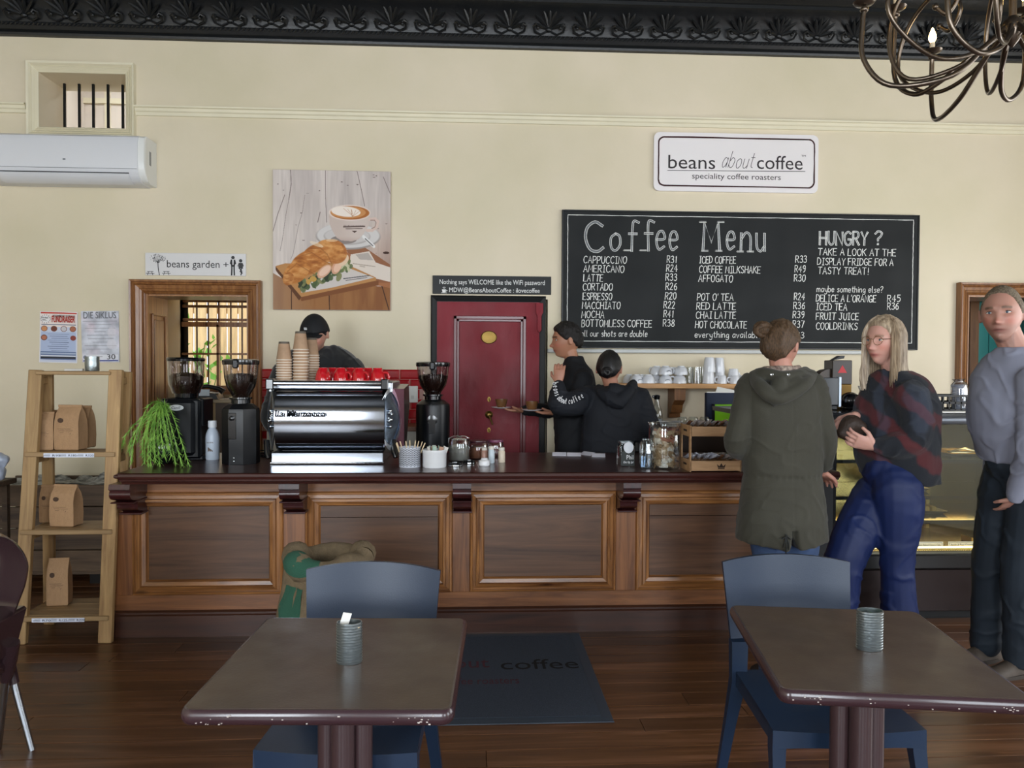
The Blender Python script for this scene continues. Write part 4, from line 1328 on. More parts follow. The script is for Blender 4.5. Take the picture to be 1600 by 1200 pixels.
# ================================================================ CHALK LETTERING (strokes on a 4 x 6 grid; ~ = curved)
G = {
 'A': ['0,0 2,6 4,0', '.8,2.2 3.2,2.2'], 'B': ['0,0 0,6', '~0,6 2.6,5.8 2.9,4.4 1.8,3.3 0,3.2', '~0,3.2 2.4,3 3.6,1.6 2.4,.1 0,0'],
 'C': ['~3.8,5.2 2.2,6 .5,4.8 .1,2.6 1,.5 2.6,0 3.9,.8'], 'D': ['0,0 0,6', '~0,6 2.2,5.8 3.9,3.6 3,.8 0,0'], 'E': ['3.4,6 0,6 0,0 3.5,0', '0,3.1 2.7,3.1'],
 'F': ['3.4,6 0,6 0,0', '0,3.1 2.6,3.1'], 'G': ['~3.8,5.2 2.2,6 .5,4.8 .1,2.6 1,.5 2.6,0 3.8,1 3.9,2.6', '3.9,2.6 2.2,2.6'], 'H': ['0,0 0,6', '3.7,0 3.7,6', '0,3.1 3.7,3.1'],
 'I': ['1.5,0 1.5,6', '.4,6 2.6,6', '.4,0 2.6,0'], 'J': ['~2.8,6 2.9,1.6 1.6,0 .2,1', '1.5,6 3.9,6'], 'K': ['0,0 0,6', '3.6,6 0,2.7', '1,3.5 3.7,0'], 'L': ['0,6 0,0 3.2,0'],
 'M': ['0,0 .4,6 2.2,1.8 4,6 4.4,0'], 'N': ['0,0 0,6 3.6,0 3.6,6'], 'O': ['~2,6 .3,4.9 .1,2.2 1.5,0 3.2,.6 4,3.2 3.4,5.4 2,6'], 'P': ['0,0 0,6', '~0,6 2.8,5.8 3.4,4.2 2.2,2.8 0,2.7'],
 'R': ['0,0 0,6', '~0,6 2.7,5.8 3.2,4.3 2.2,3.1 0,3', '1.4,3 3.6,0'], 'S': ['~3.5,5.2 2,6 .5,5 1,3.6 2.9,2.6 3.5,1.2 2,0 .2,.8'], 'T': ['0,6 4,6', '2,6 2,0'],
 'U': ['~0,6 .1,2 1.6,0 3.3,1.2 3.6,6'], 'V': ['0,6 2,0 4,6'], 'W': ['0,6 1.2,0 2.3,4.5 3.4,0 4.6,6'], 'X': ['0,0 3.8,6', '0,6 3.8,0'], 'Y': ['0,6 1.9,3 3.8,6', '1.9,3 1.9,0'],
 '0': ['~2,6 .4,4.9 .2,2 1.6,0 3.1,1 3.5,3.4 3.1,5.3 2,6'], '1': ['.8,5 1.6,6 1.6,0'], '2': ['~.3,4.8 1.6,6 3.1,5.2 2.8,3.5 .2,0', '.2,0 3.6,0'], '3': ['~.3,5.4 1.8,6 3,5 2.4,3.6 1.2,3.2', '~1.2,3.2 3,2.7 3.2,1 1.8,0 .2,.6'],
 '4': ['2.6,0 2.6,6 .1,2 3.8,2'], '5': ['3.2,6 .6,6 .5,3.5', '~.5,3.5 2.2,3.8 3.4,2.4 2.6,.4 .3,.2'], '6': ['~3,5.6 1.2,4.6 .3,2.2 1.2,.1 2.8,.4 3.3,2.2 2,3.4 .5,2.4'], '7': ['.2,6 3.6,6 1.4,0'],
 '8': ['~1.8,3.2 .5,4.4 1.4,5.9 2.9,5.4 2.8,4 1.8,3.2 .4,2 .7,.4 2.2,0 3.3,1 2.9,2.5 1.8,3.2'], '9': ['~3.2,4 1.8,3 .5,4 1,5.6 2.6,5.8 3.3,4.2 3,1.6 1.4,0'],
 '!': ['1,6 1,1.8', '1,.4 1,0'], '?': ['~.2,4.8 1.4,6 2.9,5.2 2.4,3.6 1.4,2.6 1.4,1.7', '1.4,.4 1.4,0'], "'": ['.6,6.2 .4,4.9'], '.': ['.3,.1 .5,.1'], ',': ['.6,.4 .2,-.8'], '+': ['0,3 3,3', '1.5,1.4 1.5,4.6'], ':': ['.4,3.6 .4,3.3', '.4,.6 .4,.3'],
 'a': ['~2.8,3 1.4,3.6 .3,2 .8,.1 2.1,.4 2.9,2', '2.9,3.5 2.9,0'], 'b': ['0,6 0,0', '~0,2.2 1.4,3.6 2.9,2.6 2.4,.3 1,0 0,1'], 'c': ['~2.7,3 1.4,3.6 .2,2 .9,.1 2.7,.6'], 'd': ['2.9,6 2.9,0', '~2.9,2.4 1.6,3.6 .2,2.2 .7,.2 2,.2 2.9,1.4'],
 'e': ['~.3,1.9 2.8,2.1 2.2,3.5 .8,3.3 .2,1.6 1.1,0 2.8,.6'], 'f': ['~2.6,5.6 1.4,5.9 1,4.6 1,0', '.1,3.4 2.2,3.4'], 'g': ['~2.8,3 1.4,3.6 .3,2 .9,.2 2.2,.6 2.8,2', '~2.8,3.5 2.9,-.6 1.6,-2 .2,-1.4'], 'h': ['0,6 0,0', '~0,2.2 1.4,3.6 2.5,2.8 2.6,0'],
 'i': ['.6,3.5 .6,0', '.6,5 .6,4.7'], 'k': ['0,6 0,0', '2.4,3.5 0,1.6', '.8,2.2 2.6,0'], 'l': ['~.5,6 .5,.8 1.2,0'], 'm': ['0,3.5 0,0', '~0,2.4 1.1,3.6 2,2.8 2,0', '~2,2.4 3.1,3.6 4,2.8 4.1,0'], 'n': ['0,3.5 0,0', '~0,2.2 1.3,3.6 2.5,2.8 2.6,0'],
 'o': ['~1.5,3.6 .2,2.6 .4,.6 1.6,0 2.8,1.2 2.6,3 1.5,3.6'], 'p': ['0,3.5 0,-2', '~0,2.4 1.4,3.6 2.9,2.4 2,.1 0,.9'], 'r': ['.2,3.5 .2,0', '~.2,2.2 1,3.4 2.2,3.4'], 's': ['~2.4,3.1 1.2,3.6 .4,2.8 1.4,1.9 2.4,1.2 1.4,0 .2,.4'], 't': ['~1.1,5.4 1.1,.8 2.2,.1', '.1,3.8 2.3,3.8'],
 'u': ['~.1,3.5 .2,.8 1.4,0 2.6,1', '2.7,3.5 2.7,0'], 'v': ['0,3.5 1.3,0 2.6,3.5'], 'w': ['0,3.5 1,0 2,3 3,0 4,3.5'], 'x': ['0,3.5 2.4,0', '2.4,3.5 0,0'], 'y': ['~0,3.5 .8,1 2.4,1', '~2.7,3.5 2.6,-.6 1.4,-2 .1,-1.4'],
}
_js = random.Random(11)
def strokes(ch):
 out = []
 for s_ in G.get(ch, []):
  cur = s_[0] == '~'
  pts = [tuple(float(q) for q in p_.split(',')) for p_ in s_.lstrip('~').split()]
  out.append(cr(pts, 4) if cur else pts)
 return out
def adv(ch):
 if ch == ' ': return 2.6
 xs_ = [p_[0] for s_ in strokes(ch) for p_ in s_]
 return max(xs_) + 1.25 if xs_ else 2
def ribbon(mb, pts, w, y, d=0.0005, jit=0.0):
 """flat painted stroke in (x, z) on the plane y"""
 n_ = len(pts)
 L, R = [], []
 for i in range(n_):
  a, b = Vector(pts[max(i - 1, 0)]), Vector(pts[min(i + 1, n_ - 1)])
  t = (b - a)
  t = t.normalized() if t.length > 1e-9 else Vector((1, 0))
  if 0 < i < n_ - 1:
   t1 = (Vector(pts[i]) - a)
   t2 = (b - Vector(pts[i]))
   if t1.length > 1e-9 and t2.length > 1e-9:
    cs = max(0.72, math.cos(t1.angle(t2) / 2))
   else: cs = 1
  else: cs = 1
  nn = Vector((-t.y, t.x)) * w / 2 / cs * (1 + _js.uniform(-jit, jit))
  p_ = Vector(pts[i])
  if i == 0: p_ = p_ - t * w * 0.3
  if i == n_ - 1: p_ = p_ + t * w * 0.3
  L.append((p_.x + nn.x, y, p_.y + nn.y))
  R.append((p_.x - nn.x, y, p_.y - nn.y))
 vs = L + R
 fs = [(i, i + 1, n_ + i + 1, n_ + i) for i in range(n_ - 1)]
 mb.add(vs, fs)
def chalk(mb, txt, x0, z, h, x1=None, y=0.0, w=0.003, slant=0.04, outline=0.0, fill=None, jit=0.25):
 """hand lettering; z is the base line, h the capital height, x1 the far end it is fitted to"""
 tot = sum(adv(c) for c in txt) - 1.25
 sc = h / 6
 sx = sc if x1 is None else (x1 - x0) / tot
 x = x0
 for ch in txt:
  dz = _js.uniform(-0.03, 0.03) * h
  sl = slant + _js.uniform(-0.03, 0.03)
  for st_ in strokes(ch):
   pts = [(x + p_[0] * sx + sl * p_[1] * sc, z + p_[1] * sc + dz) for p_ in st_]
   if outline:
    n_ = len(pts)
    offs = []
    for sgn in (-1, 1):
     o_ = []
     for i in range(n_):
      a, b = Vector(pts[max(i - 1, 0)]), Vector(pts[min(i + 1, n_ - 1)])
      t = (b - a).normalized()
      e_ = -t * outline if i == 0 else (t * outline if i == n_ - 1 else t * 0)
      o_.append((pts[i][0] - t.y * outline * sgn + e_.x * 0.5, pts[i][1] + t.x * outline * sgn + e_.y * 0.5))
     offs.append(o_)
    lp = offs[0] + offs[1][::-1] + [offs[0][0]]
    ribbon(mb, lp, w, y, jit=jit)
    if fill is not None:
     ribbon(fill, pts, outline * 1.7, y + 0.0003, jit=0.1)
   else:
    ribbon(mb, pts, w, y, jit=jit)
  x += adv(ch) * sx
 return x
def Pw(px, py, y=WY):
 q = P(px, py, y)
 return q.x, q.z
chalkm = mat('chalk_white', 'e6e6e2', rough=0.9, var=0.12, vscale=90)
chalkg = mat('chalk_smudged_grey', '73777a', rough=0.95, var=0.25, vscale=120)
black_gloss = mat('print_black', '17171a', rough=0.4)
x0, _ = Pw(877, 440); x1, _ = Pw(1433, 440)
zt_, zb_ = P(1150, 332.5, WY).z, P(1150, 545.5, WY).z
mx_, mz_ = (x0 + x1) / 2, zb_
board = thing('menu_board', 'large black chalkboard lettered Coffee Menu with prices', 'board', (mx_, WY, zb_))
cb = mat('chalkboard', '1f2122', spec=0.25, rough=0.6, var=0.07, vscale=2.5, bump=0.04, bscale=200, rvar=0.06)
obj('slate', MB().box((x0 + 0.012, WY - 0.022, zb_ + 0.012), (x1 - 0.012, WY - 0.002, zt_ - 0.012)), cb, board, 0, True)
m = MB()
bfm = mat('board_edge', '17191b', rough=0.4)
for a, b, c, d in ((x0, zb_, x0 + 0.013, zt_), (x1 - 0.013, zb_, x1, zt_), (x0 + 0.013, zt_ - 0.013, x1 - 0.013, zt_), (x0 + 0.013, zb_, x1 - 0.013, zb_ + 0.013)):
 m.box((a, WY - 0.028, b), (c, WY - 0.002, d), 0.003)
obj('frame', m, bfm, board, 0, True)
YB_ = WY - 0.0225
bl = MB()
fl_ = MB()
ai, zi0, zi1, bi = x0 + 0.045, zb_ + 0.055, zt_ - 0.04, x1 - 0.05
def wob(p, q, n_=40, a=0.0012):
 return [(p[0] + (q[0] - p[0]) * i / n_ + _js.uniform(-a, a), p[1] + (q[1] - p[1]) * i / n_ + _js.uniform(-a, a)) for i in range(n_ + 1)]
for p, q in (((ai, zi1), (bi, zi1)), ((ai, zi0), (bi, zi0)), ((ai, zi0), (ai, zi1)), ((bi, zi0), (bi, zi1))):
 ribbon(bl, wob(p, q), 0.0045, YB_, jit=0.3)
def bt(txt, pxa, pxb, pyb, cap=10.5, w=0.0052, slant=0.05, **k):
 a, b = P(pxa, pyb, WY), P(pxb, pyb, WY)
 chalk(bl, txt, a.x, (a.z + b.z) / 2, cap / F * 5.9 * 1.02, b.x, YB_, w, slant, **k)
def head(txt, pxa, pxb, pyb, cap, outl, gap=None, w=0.003):
 a, b = P(pxa, pyb, WY), P(pxb, pyb, WY)
 chalk(bl, txt, a.x, a.z, cap / F * 5.9, b.x, YB_, w, 0.0, outline=outl, fill=fl_, jit=0.2)
head('C', 914, 942, 394, 46, 0.009)
head('o', 952, 968, 392, 44, 0.007)
head('f', 980, 996, 392, 48, 0.007)
head('f', 1006, 1022, 392, 48, 0.007)
head('e', 1023, 1037, 391, 48, 0.007)
head('e', 1044, 1057, 391, 48, 0.007)
head('M', 1097, 1123, 392, 44, 0.008)
head('e', 1133, 1146, 391, 46, 0.007)
head('n', 1156, 1171, 393, 48, 0.007)
head('u', 1180, 1193, 394, 48, 0.007)
for px, py in ((979, 392), (1004, 392), (1100, 393), (1122, 393), (1155, 394), (1171, 394), (1097, 348), (1125, 348)):
 a = P(px, py, WY)
 chalk(bl, 'l', a.x - 0.03, a.z, 0.0001, y=YB_)
 ribbon(bl, [(a.x - 0.026, a.z - 0.002), (a.x + 0.026, a.z - 0.002)], 0.004, YB_)
 ribbon(bl, [(a.x - 0.026, a.z + 0.006), (a.x + 0.026, a.z + 0.006)], 0.003, YB_)
head('HUNGRY', 1279, 1353, 383, 21, 0.0055, w=0.0035)
head('?', 1364, 1375, 383, 21, 0.0055, w=0.0035)
items = [('CAPPUCCINO', 911, 978, 412, 'R31', 1041, 1055), ('AMERICANO', 911, 974, 426, 'R24', 1040, 1057), ('LATTE', 911, 941, 440, 'R33', 1039, 1056), ('CORTADO', 910, 956, 454, 'R26', 1039, 1056),
   ('ESPRESSO', 910, 955, 469, 'R20', 1038, 1055), ('MACCHIATO', 909, 968, 483, 'R22', 1036, 1053), ('MOCHA', 908, 943, 497, 'R41', 1036, 1050), ('BOTTOMLESS COFFEE', 908, 1017, 511, 'R38', 1035, 1052),
   ('ICED COFFEE', 1091, 1148, 412, 'R33', 1241, 1258), ('COFFEE MILKSHAKE', 1091, 1186, 427, 'R49', 1240, 1256), ('AFFOGATO', 1090, 1143, 441, 'R30', 1239, 1256),
   ("POT O' TEA", 1088, 1144, 470, 'R24', 1239, 1255), ('RED LATTE', 1087, 1148, 484, 'R36', 1238, 1255), ('CHAI LATTE', 1086, 1148, 498, 'R39', 1237, 1254), ('HOT CHOCOLATE', 1085, 1165, 513, 'R37', 1237, 1254),
   ("DELICE A L'ORANGE", 1273, 1366, 472, 'R45', 1384, 1404), ('ICED TEA', 1273, 1321, 485, 'R36', 1384, 1401)]
for t_, a, b, y_, pr_, c_, d_ in items:
 bt(t_, a, b, y_)
 bt(pr_, c_, d_, y_ - (1 if t_[0] != 'D' else 0))
for px, py in ((936, 430.5), (1144, 475), (1144, 488.5)):
 a = P(px, py, WY)
 ribbon(bl, [(a.x - 0.012, a.z + 0.001), (a.x + 0.012, a.z - 0.001)], 0.003, YB_)
for t_, a, b, y_ in (('TAKE A LOOK AT THE', 1276, 1397, 400), ('DISPLAY FRIDGE FOR A', 1275, 1393, 415), ('TASTY TREAT!', 1276, 1354, 429), ('FRUIT JUICE', 1273, 1339, 500), ('COOLDRINKS', 1273, 1337, 515)):
 bt(t_, a, b, y_)
for t_, a, b, y_ in (('all our shots are double', 907, 1010, 526), ('everything available as decaf R3', 1084, 1254, 528), ('maybe something else?', 1274, 1377, 457)):
 bt(t_, a, b, y_, 9.5, 0.0044)
obj('chalk_lettering', bl, chalkm, board, 0, True)
obj('chalk_fill', fl_, chalkg, board, 0, True)
x0_, z_ = Pw(905, 548)
x1_ = P(1352, 548, WY).x
solo('wall_ledge', MB().box((x0_ - 0.25, WY - 0.05, zb_ - 0.036), (x1_, WY, zb_ - 0.008), 0.006), mat('grey_white_ledge', 'c4c6c4', rough=0.45), 'slim pale grey ledge running along beneath the chalkboard', 'ledge', world=True, smooth=0)
x0, zt_ = Pw(1021, 210)
x1, zb_ = Pw(1276, 303)
zt_, zb_ = P(1148, 210, WY).z, P(1148, 301, WY).z
sg = thing('shop_sign', 'white rounded sign reading beans about coffee above the chalkboard', 'sign', ((x0 + x1) / 2, WY, zb_))
m = MB().prism(rrect(x0, zb_, x1, zt_, 0.045, 6), WY - 0.022, WY - 0.002)
obj('panel', m, mat('sign_white', 'e9e4e4', rough=0.3), sg, 0, True)
ys = WY - 0.0226
i0, k0, i1, k1 = P(1028, 218, WY).x, zb_ + 0.04, P(1270, 296, WY).x, zt_ - 0.035
m = MB()
for off, ww in ((0, 0.009), (0.004, 0.005)):
 rp = rrect(i0 + off, k0 + off, i1 - off, k1 - off, 0.045, 6)
 rp2 = []
 for a_, b_ in zip(rp, rp[1:] + rp[:1]):
  rp2 += [(a_[0] + (b_[0] - a_[0]) * t_, a_[1] + (b_[1] - a_[1]) * t_) for t_ in (np.arange(6) / 6 if abs(a_[0] - b_[0]) + abs(a_[1] - b_[1]) > 0.1 else [0])]
 rp2 = [(a_ + _js.uniform(-.0012, .0012), b_ + _js.uniform(-.0012, .0012)) for a_, b_ in rp2]
 ribbon(m, rp2 + [rp2[0]], ww, ys, jit=0.3)
obj('border_print', m, mat('sign_maroon', '3c1418', rough=0.4), sg, 0, True)
m = MB()
a, b, c_ = P(1043, 264, WY), P(1116, 264, WY), P(1043, 262, WY)
lettering(m, 'beans', a.x, a.z, b.x, size=0.15, y=ys)
a, b = P(1181, 265, WY), P(1252, 265, WY)
lettering(m, 'coffee', a.x, a.z, b.x, size=0.15, y=ys)
a, b = P(1250, 246, WY), P(1257, 246, WY)
lettering(m, 'TM', a.x, a.z, b.x, size=0.02, y=ys)
a, b = P(1080, 280, WY), P(1218, 281, WY)
lettering(m, 'speciality coffee roasters', a.x, a.z, b.x, size=0.062, y=ys)
a, b = P(1042, 267.5, WY), P(1256, 269, WY)
ribbon(m, [(a.x, a.z), (b.x, b.z)], 0.0045, ys)
a, b = P(1125, 263, WY), P(1174, 263, WY)
chalk(m, 'about', a.x, a.z, 0.125, b.x, ys, 0.0045, slant=0.28, jit=0.0)
obj('lettering', m, mat('sign_ink', '2a2226', rough=0.45), sg, 0, True)
x0, x1 = P(676, 445, WY).x, P(861, 445, WY).x
zt_, zb_ = P(768, 431.5, WY).z, P(768, 460, WY).z
wsn = thing('wifi_sign', 'narrow black sign with white lettering above the red door', 'sign', ((x0 + x1) / 2, WY, zb_))
obj('panel', MB().box((x0, WY - 0.012, zb_), (x1, WY - 0.001, zt_), 0.002), mat('gloss_black_sign', '0b0c0d', rough=0.4, spec=0.3), wsn, 0, True)
ys = WY - 0.0126
m = MB()
a, b = P(687, 444, WY), P(851, 445, WY)
lettering(m, 'Nothing says WELCOME like the WiFi password', a.x, a.z, b.x, size=0.052, y=ys)
a, b = P(702, 456.5, WY), P(843, 457.5, WY)
lettering(m, 'MDW@BeansAboutCoffee : ilovecoffee', a.x, a.z, b.x, size=0.05, y=ys)
a = P(694, 457, WY)
m.prism([(a.x - 0.016, a.z + 0.022), (a.x + 0.014, a.z + 0.022), (a.x + 0.01, a.z), (a.x - 0.012, a.z)], ys - 0.0004, ys)
ribbon(m, [(a.x - 0.022, a.z - 0.004), (a.x + 0.02, a.z - 0.004)], 0.004, ys)
ribbon(m, cr([(a.x + 0.014, a.z + 0.018), (a.x + 0.024, a.z + 0.014), (a.x + 0.012, a.z + 0.006)], 4), 0.003, ys)
for r_ in (0.007, 0.014):
 ribbon(m, [(a.x + r_ * math.sin(t_), a.z + 0.026 + r_ * math.cos(t_)) for t_ in np.linspace(-0.8, 0.8, 7)], 0.003, ys)
obj('lettering', m, mat('sign_white_ink', 'e4e4e2', rough=0.5), wsn, 0, True)
x0, x1 = P(228, 412, WY).x, P(385, 412, WY).x
zt_, zb_ = P(306, 396, WY).z, P(306, 431, WY).z
gs = thing('garden_sign', 'white sign reading beans garden with tree and toilet figures', 'sign', ((x0 + x1) / 2, WY, zb_))
obj('panel', MB().box((x0, WY - 0.014, zb_), (x1, WY - 0.001, zt_), 0.002), mat('sign_grey_white', 'd6d4d4', rough=0.35), gs, 0, True)
ys = WY - 0.0146
m = MB()
a, b = P(262, 418, WY), P(344, 419, WY)
lettering(m, 'beans garden', a.x, a.z, b.x, size=0.078, y=ys)
a, b = P(350, 419, WY), P(358, 419, WY)
lettering(m, '+', a.x, a.z, b.x, size=0.07, y=ys)
t0 = P(249, 430, WY)
ribbon(m, cr([(t0.x + 0.006, t0.z), (t0.x - 0.002, t0.z + 0.05), (t0.x - 0.004, t0.z + 0.1)], 5), 0.006, ys)
c0x, c0z = t0.x - 0.004, P(249, 404, WY).z
q = random.Random(4)
for k in range(9):
 a_ = -1.3 + 2.6 * k / 8 + PI / 2
 ribbon(m, [(c0x, c0z - 0.035), (c0x + 0.04 * math.cos(a_), c0z - 0.01 + 0.03 * math.sin(a_))], 0.0018, ys)
for k in range(90):
 a_, r_ = q.uniform(0, 2 * PI), q.uniform(0.35, 1)
 xx, zz = c0x + 0.058 * r_ * math.cos(a_), c0z + 0.032 * r_ * math.sin(a_)
 s_ = q.uniform(0.0018, 0.0036)
 m.prism([(xx - s_, zz), (xx, zz + s_), (xx + s_, zz), (xx, zz - s_)], ys - 0.0004, ys)
for px in (236, 261):
 t0 = P(px, 430, WY)
 for l in (((-0.022, 0.026), (0.022, 0.026)), ((-0.03, 0.012), (0.03, 0.012)), ((-0.01, 0.026), (-0.02, 0)), ((0.01, 0.026), (0.02, 0))):
  ribbon(m, [(t0.x + l[0][0], t0.z + l[0][1]), (t0.x + l[1][0], t0.z + l[1][1])], 0.004, ys)
for px, hh in ((365, 0.142), (377, 0.118)):
 t0 = P(px, 430, WY)
 hz_ = t0.z + hh
 m.prism([(t0.x + 0.013 * math.cos(a_), hz_ - 0.012 + 0.013 * math.sin(a_)) for a_ in np.linspace(0, 2 * PI, 12, endpoint=False)], ys - 0.0004, ys)
 if px == 365:
  for s_ in (-1, 1):
   ribbon(m, [(t0.x + s_ * 0.013, hz_ - 0.03), (t0.x + s_ * 0.02, hz_ - 0.055), (t0.x - s_ * 0.004, hz_ - 0.078)], 0.007, ys)
   ribbon(m, [(t0.x + s_ * 0.011, hz_ - 0.03), (t0.x + s_ * 0.008, hz_ - 0.09), (t0.x + s_ * 0.01, t0.z)], 0.011, ys)
 else:
  m.prism([(t0.x - 0.012, hz_ - 0.028), (t0.x + 0.012, hz_ - 0.028), (t0.x + 0.018, hz_ - 0.07), (t0.x - 0.016, hz_ - 0.07)], ys - 0.0004, ys)
  for s_ in (-1, 1):
   ribbon(m, [(t0.x + s_ * 0.012, hz_ - 0.03), (t0.x + s_ * 0.02, hz_ - 0.05), (t0.x, hz_ - 0.062)], 0.006, ys)
  ribbon(m, [(t0.x - 0.008, hz_ - 0.07), (t0.x + 0.008, hz_ - 0.09), (t0.x + 0.002, t0.z)], 0.008, ys)
  ribbon(m, [(t0.x + 0.008, hz_ - 0.07), (t0.x - 0.004, hz_ - 0.092), (t0.x + 0.012, hz_ - 0.105)], 0.008, ys)
obj('lettering', m, black_gloss, gs, 0, True)
cv = Canvas(330, 396, 'cbbfb6')
gr = cv.noise(9, 1.6, 4)
gr2 = cv.noise(60, 5, 3, 4.0)
base = np.stack([0.80 + 0.06 * gr + 0.03 * gr2, 0.755 + 0.06 * gr + 0.03 * gr2, 0.73 + 0.055 * gr + 0.03 * gr2], 2)
warm = np.clip((cv.u - 0.55) * 1.6, 0, 1) * np.clip((0.75 - cv.v) * 1.8, 0, 1)
cv.c = base * (1 - warm[..., None]) + np.array([0.62, 0.45, 0.36]) * warm[..., None] * (1 + 0.15 * gr[..., None])
for pts, wd in (([(0.15, 1), (0.155, .9), (0.135, .79)], 0.006), ([(0.135, .79), (0.11, .68), (0.08, .5), (0.06, .42)], 0.003), ([(0.1, .82), (0.04, .68), (0.0, .56)], 0.005), ([(0.445, 1), (0.447, .8), (0.456, .63)], 0.005),
    ([(0.715, 1), (0.75, .87), (0.78, .75)], 0.005), ([(0.94, .96), (0.97, .9), (1.0, .84)], 0.005), ([(0.27, .82), (0.25, .7), (0.215, .6), (0.17, .4), (0.15, .36)], 0.0028), ([(0.4, .7), (0.38, .63)], 0.006)):
 cv.line(pts, wd * 0.75, '5a4b47', 0.6)
q = random.Random(3)
for _ in range(26):
 x, y = q.uniform(0, 1), q.uniform(0.35, 0.98)
 cv.ell(x, y, q.uniform(0.004, 0.012), q.uniform(0.002, 0.004), '5b4a44', 0.7)
wm_ = cv.poly([(0, 0), (1, 0), (1, .17), (.62, .18), (.3, .12), (0, .26)], '9c6a3e')
sh_ = cv.noise(14, 3, 4, 2.0)
cv.put(wm_ * np.clip(sh_ + 0.3, 0, 1), '7a4826', 0.6)
cv.put(wm_ * np.clip(0.35 - cv.u, 0, 1) * 2.2, 'b09480', 0.7)
for pts in ([(.155, 0), (.155, .15)], [(.48, 0), (.475, .14)], [(.99, 0), (.92, .2)]):
 cv.line(pts, 0.005, '3a2013', 0.9)
cv.poly([(.62, .42), (1, .3), (1, .16), (.8, .2), (.6, .3)], 'a56a44')
cv.ell(.965, .415, .028, .009, '3b2118')
cv.poly([(.62, .43), (.75, .47), (1.0, .33), (1.0, .2), (.9, .2)], '8f5a3a', 0.9)
cv.ell(.64, .53, .275, .095, '9a928e')
cv.ell(.64, .537, .268, .09, 'd2cdca')
cv.ell(.63, .53, .20, .062, 'b4adaa')
cv.ell(.63, .535, .19, .055, 'cac4c1')
cv.ell(.60, .505, .11, .03, '8a7f7a')
cv.line([(.77, .53), (.86, .46)], 0.014, 'e6e4e2')
cv.line([(.785, .515), (.85, .465)], 0.005, '6b6663')
cup_ = [(.475, .69), (.48, .62), (.50, .575), (.54, .52), (.58, .50), (.67, .495), (.73, .51), (.78, .56), (.815, .61), (.83, .67)]
mk = cv.poly(cup_, 'c8b6ac')
cv.put(mk * np.clip((cv.u - .56) * 4, 0, 1) * np.clip((.86 - cv.u) * 6, 0, 1), 'dccfc8', .8)
cv.put(mk * np.clip((.53 - cv.v) * 14, 0, 1), 'a07d6e', .6)
for r_, cc in ((.068, 'd8c0b4'), (.05, 'a98a7c')):
 pass
cv.line([(.82, .655), (.87, .66), (.895, .64), (.885, .6), (.845, .575), (.80, .575)], 0.012, 'd5bcb0')
cv.line([(.83, .648), (.865, .65), (.878, .63), (.868, .6), (.84, .588)], 0.003, '8f6f62')
cv.ell(.652, .70, .178, .057, 'e3d2c8')
cv.ell(.655, .70, .165, .049, 'a9652c')
cv.ell(.64, .703, .15, .043, 'c98c54')
cv.ell(.62, .708, .125, .037, 'efe2d6', rot=-0.05)
for k in range(5):
 cv.line([(.68, .675), (.60 + .035 * k, .73 - .004 * k)], 0.0025, 'c9a284', .8)
cv.line([(.675, .662), (.665, .725)], 0.003, 'b98c66', .8)
cv.line([(.60, .598), (.78, .604)], 0.006, '4c3a36', .85)
cv.line([(.62, .584), (.76, .588)], 0.004, '5a4640', .8)
cv.poly([(.67, .57), (.715, .57), (.695, .555)], '5a4640')
for k in range(18):
 cv.rect(.60 + .01 * k, .60, .604 + .01 * k, .612, '4c3a36', .7)
mk = cv.poly([(.66, .40), (.82, .425), (.875, .345), (1.0, .31), (1.0, .205), (.64, .275), (.655, .34)], 'ddd0c4')
cv.put(mk * np.clip(cv.noise(8, 8, 3), 0, 1), 'c5b3a4', .6)
cv.poly([(.70, .40), (.81, .415), (.855, .36), (.74, .365)], 'b5aaa2')
cv.line([(.68, .335), (.87, .315)], 0.004, 'a89888', .8)
cv.line([(.74, .318), (.78, .312)], 0.006, 'a89888', .6)
cv.poly([(.02, .30), (.55, .34), (.78, .235), (.9, .21), (.9, .185), (.24, .062), (.03, .27)], '8d5a30')
cv.poly([(.02, .31), (.1, .33), (.6, .34), (.88, .235), (.88, .215), (.24, .09)], 'b98550')
cv.poly([(.24, .09), (.24, .06), (.9, .18), (.9, .215)], '7d4b27')
cv.poly([(.24, .09), (.22, .065), (.02, .285), (.02, .31)], '5f3a20')
cv.poly([(.24, .20), (.62, .31), (.86, .235), (.5, .16), (.24, .12)], 'cfc6c0')
cv.line([(.60, .225), (.82, .25)], 0.004, '3b3b40', .8)
cv.line([(.62, .212), (.80, .235)], 0.003, '3b3b40', .7)
q = random.Random(8)
for _ in range(70):
 t_ = q.random()
 x, y = .22 + .42 * t_ + q.uniform(-.03, .03), .17 + .13 * t_ + q.uniform(-.035, .03)
 cv.ell(x, y, q.uniform(.015, .035), q.uniform(.01, .022), q.choice(('33422a', '4b5c38', '64704a', '2a3422', '7d7f50')), .9, rot=q.uniform(0, 3))
for x, y, rx, ry in ((.34, .22, .03, .02), (.30, .2, .02, .02)):
 cv.ell(x, y, rx, ry, 'c49a4c')
for _ in range(14):
 cv.ell(q.uniform(.58, .66), q.uniform(.29, .35), .02, .012, q.choice(('33422a', '6c7a4a', 'c8c3a0')), .9, rot=q.uniform(0, 3))
cv.ell(.435, .275, .07, .035, 'd9a98c', rot=.6)
cv.ell(.44, .28, .055, .025, 'ebc6ae', rot=.6)
cv.ell(.54, .305, .055, .035, 'd6a284', rot=.9)
cv.ell(.55, .31, .045, .026, 'e8bfa4', rot=.9)
cv.ell(.60, .36, .05, .035, 'e5c7a8', rot=.7)
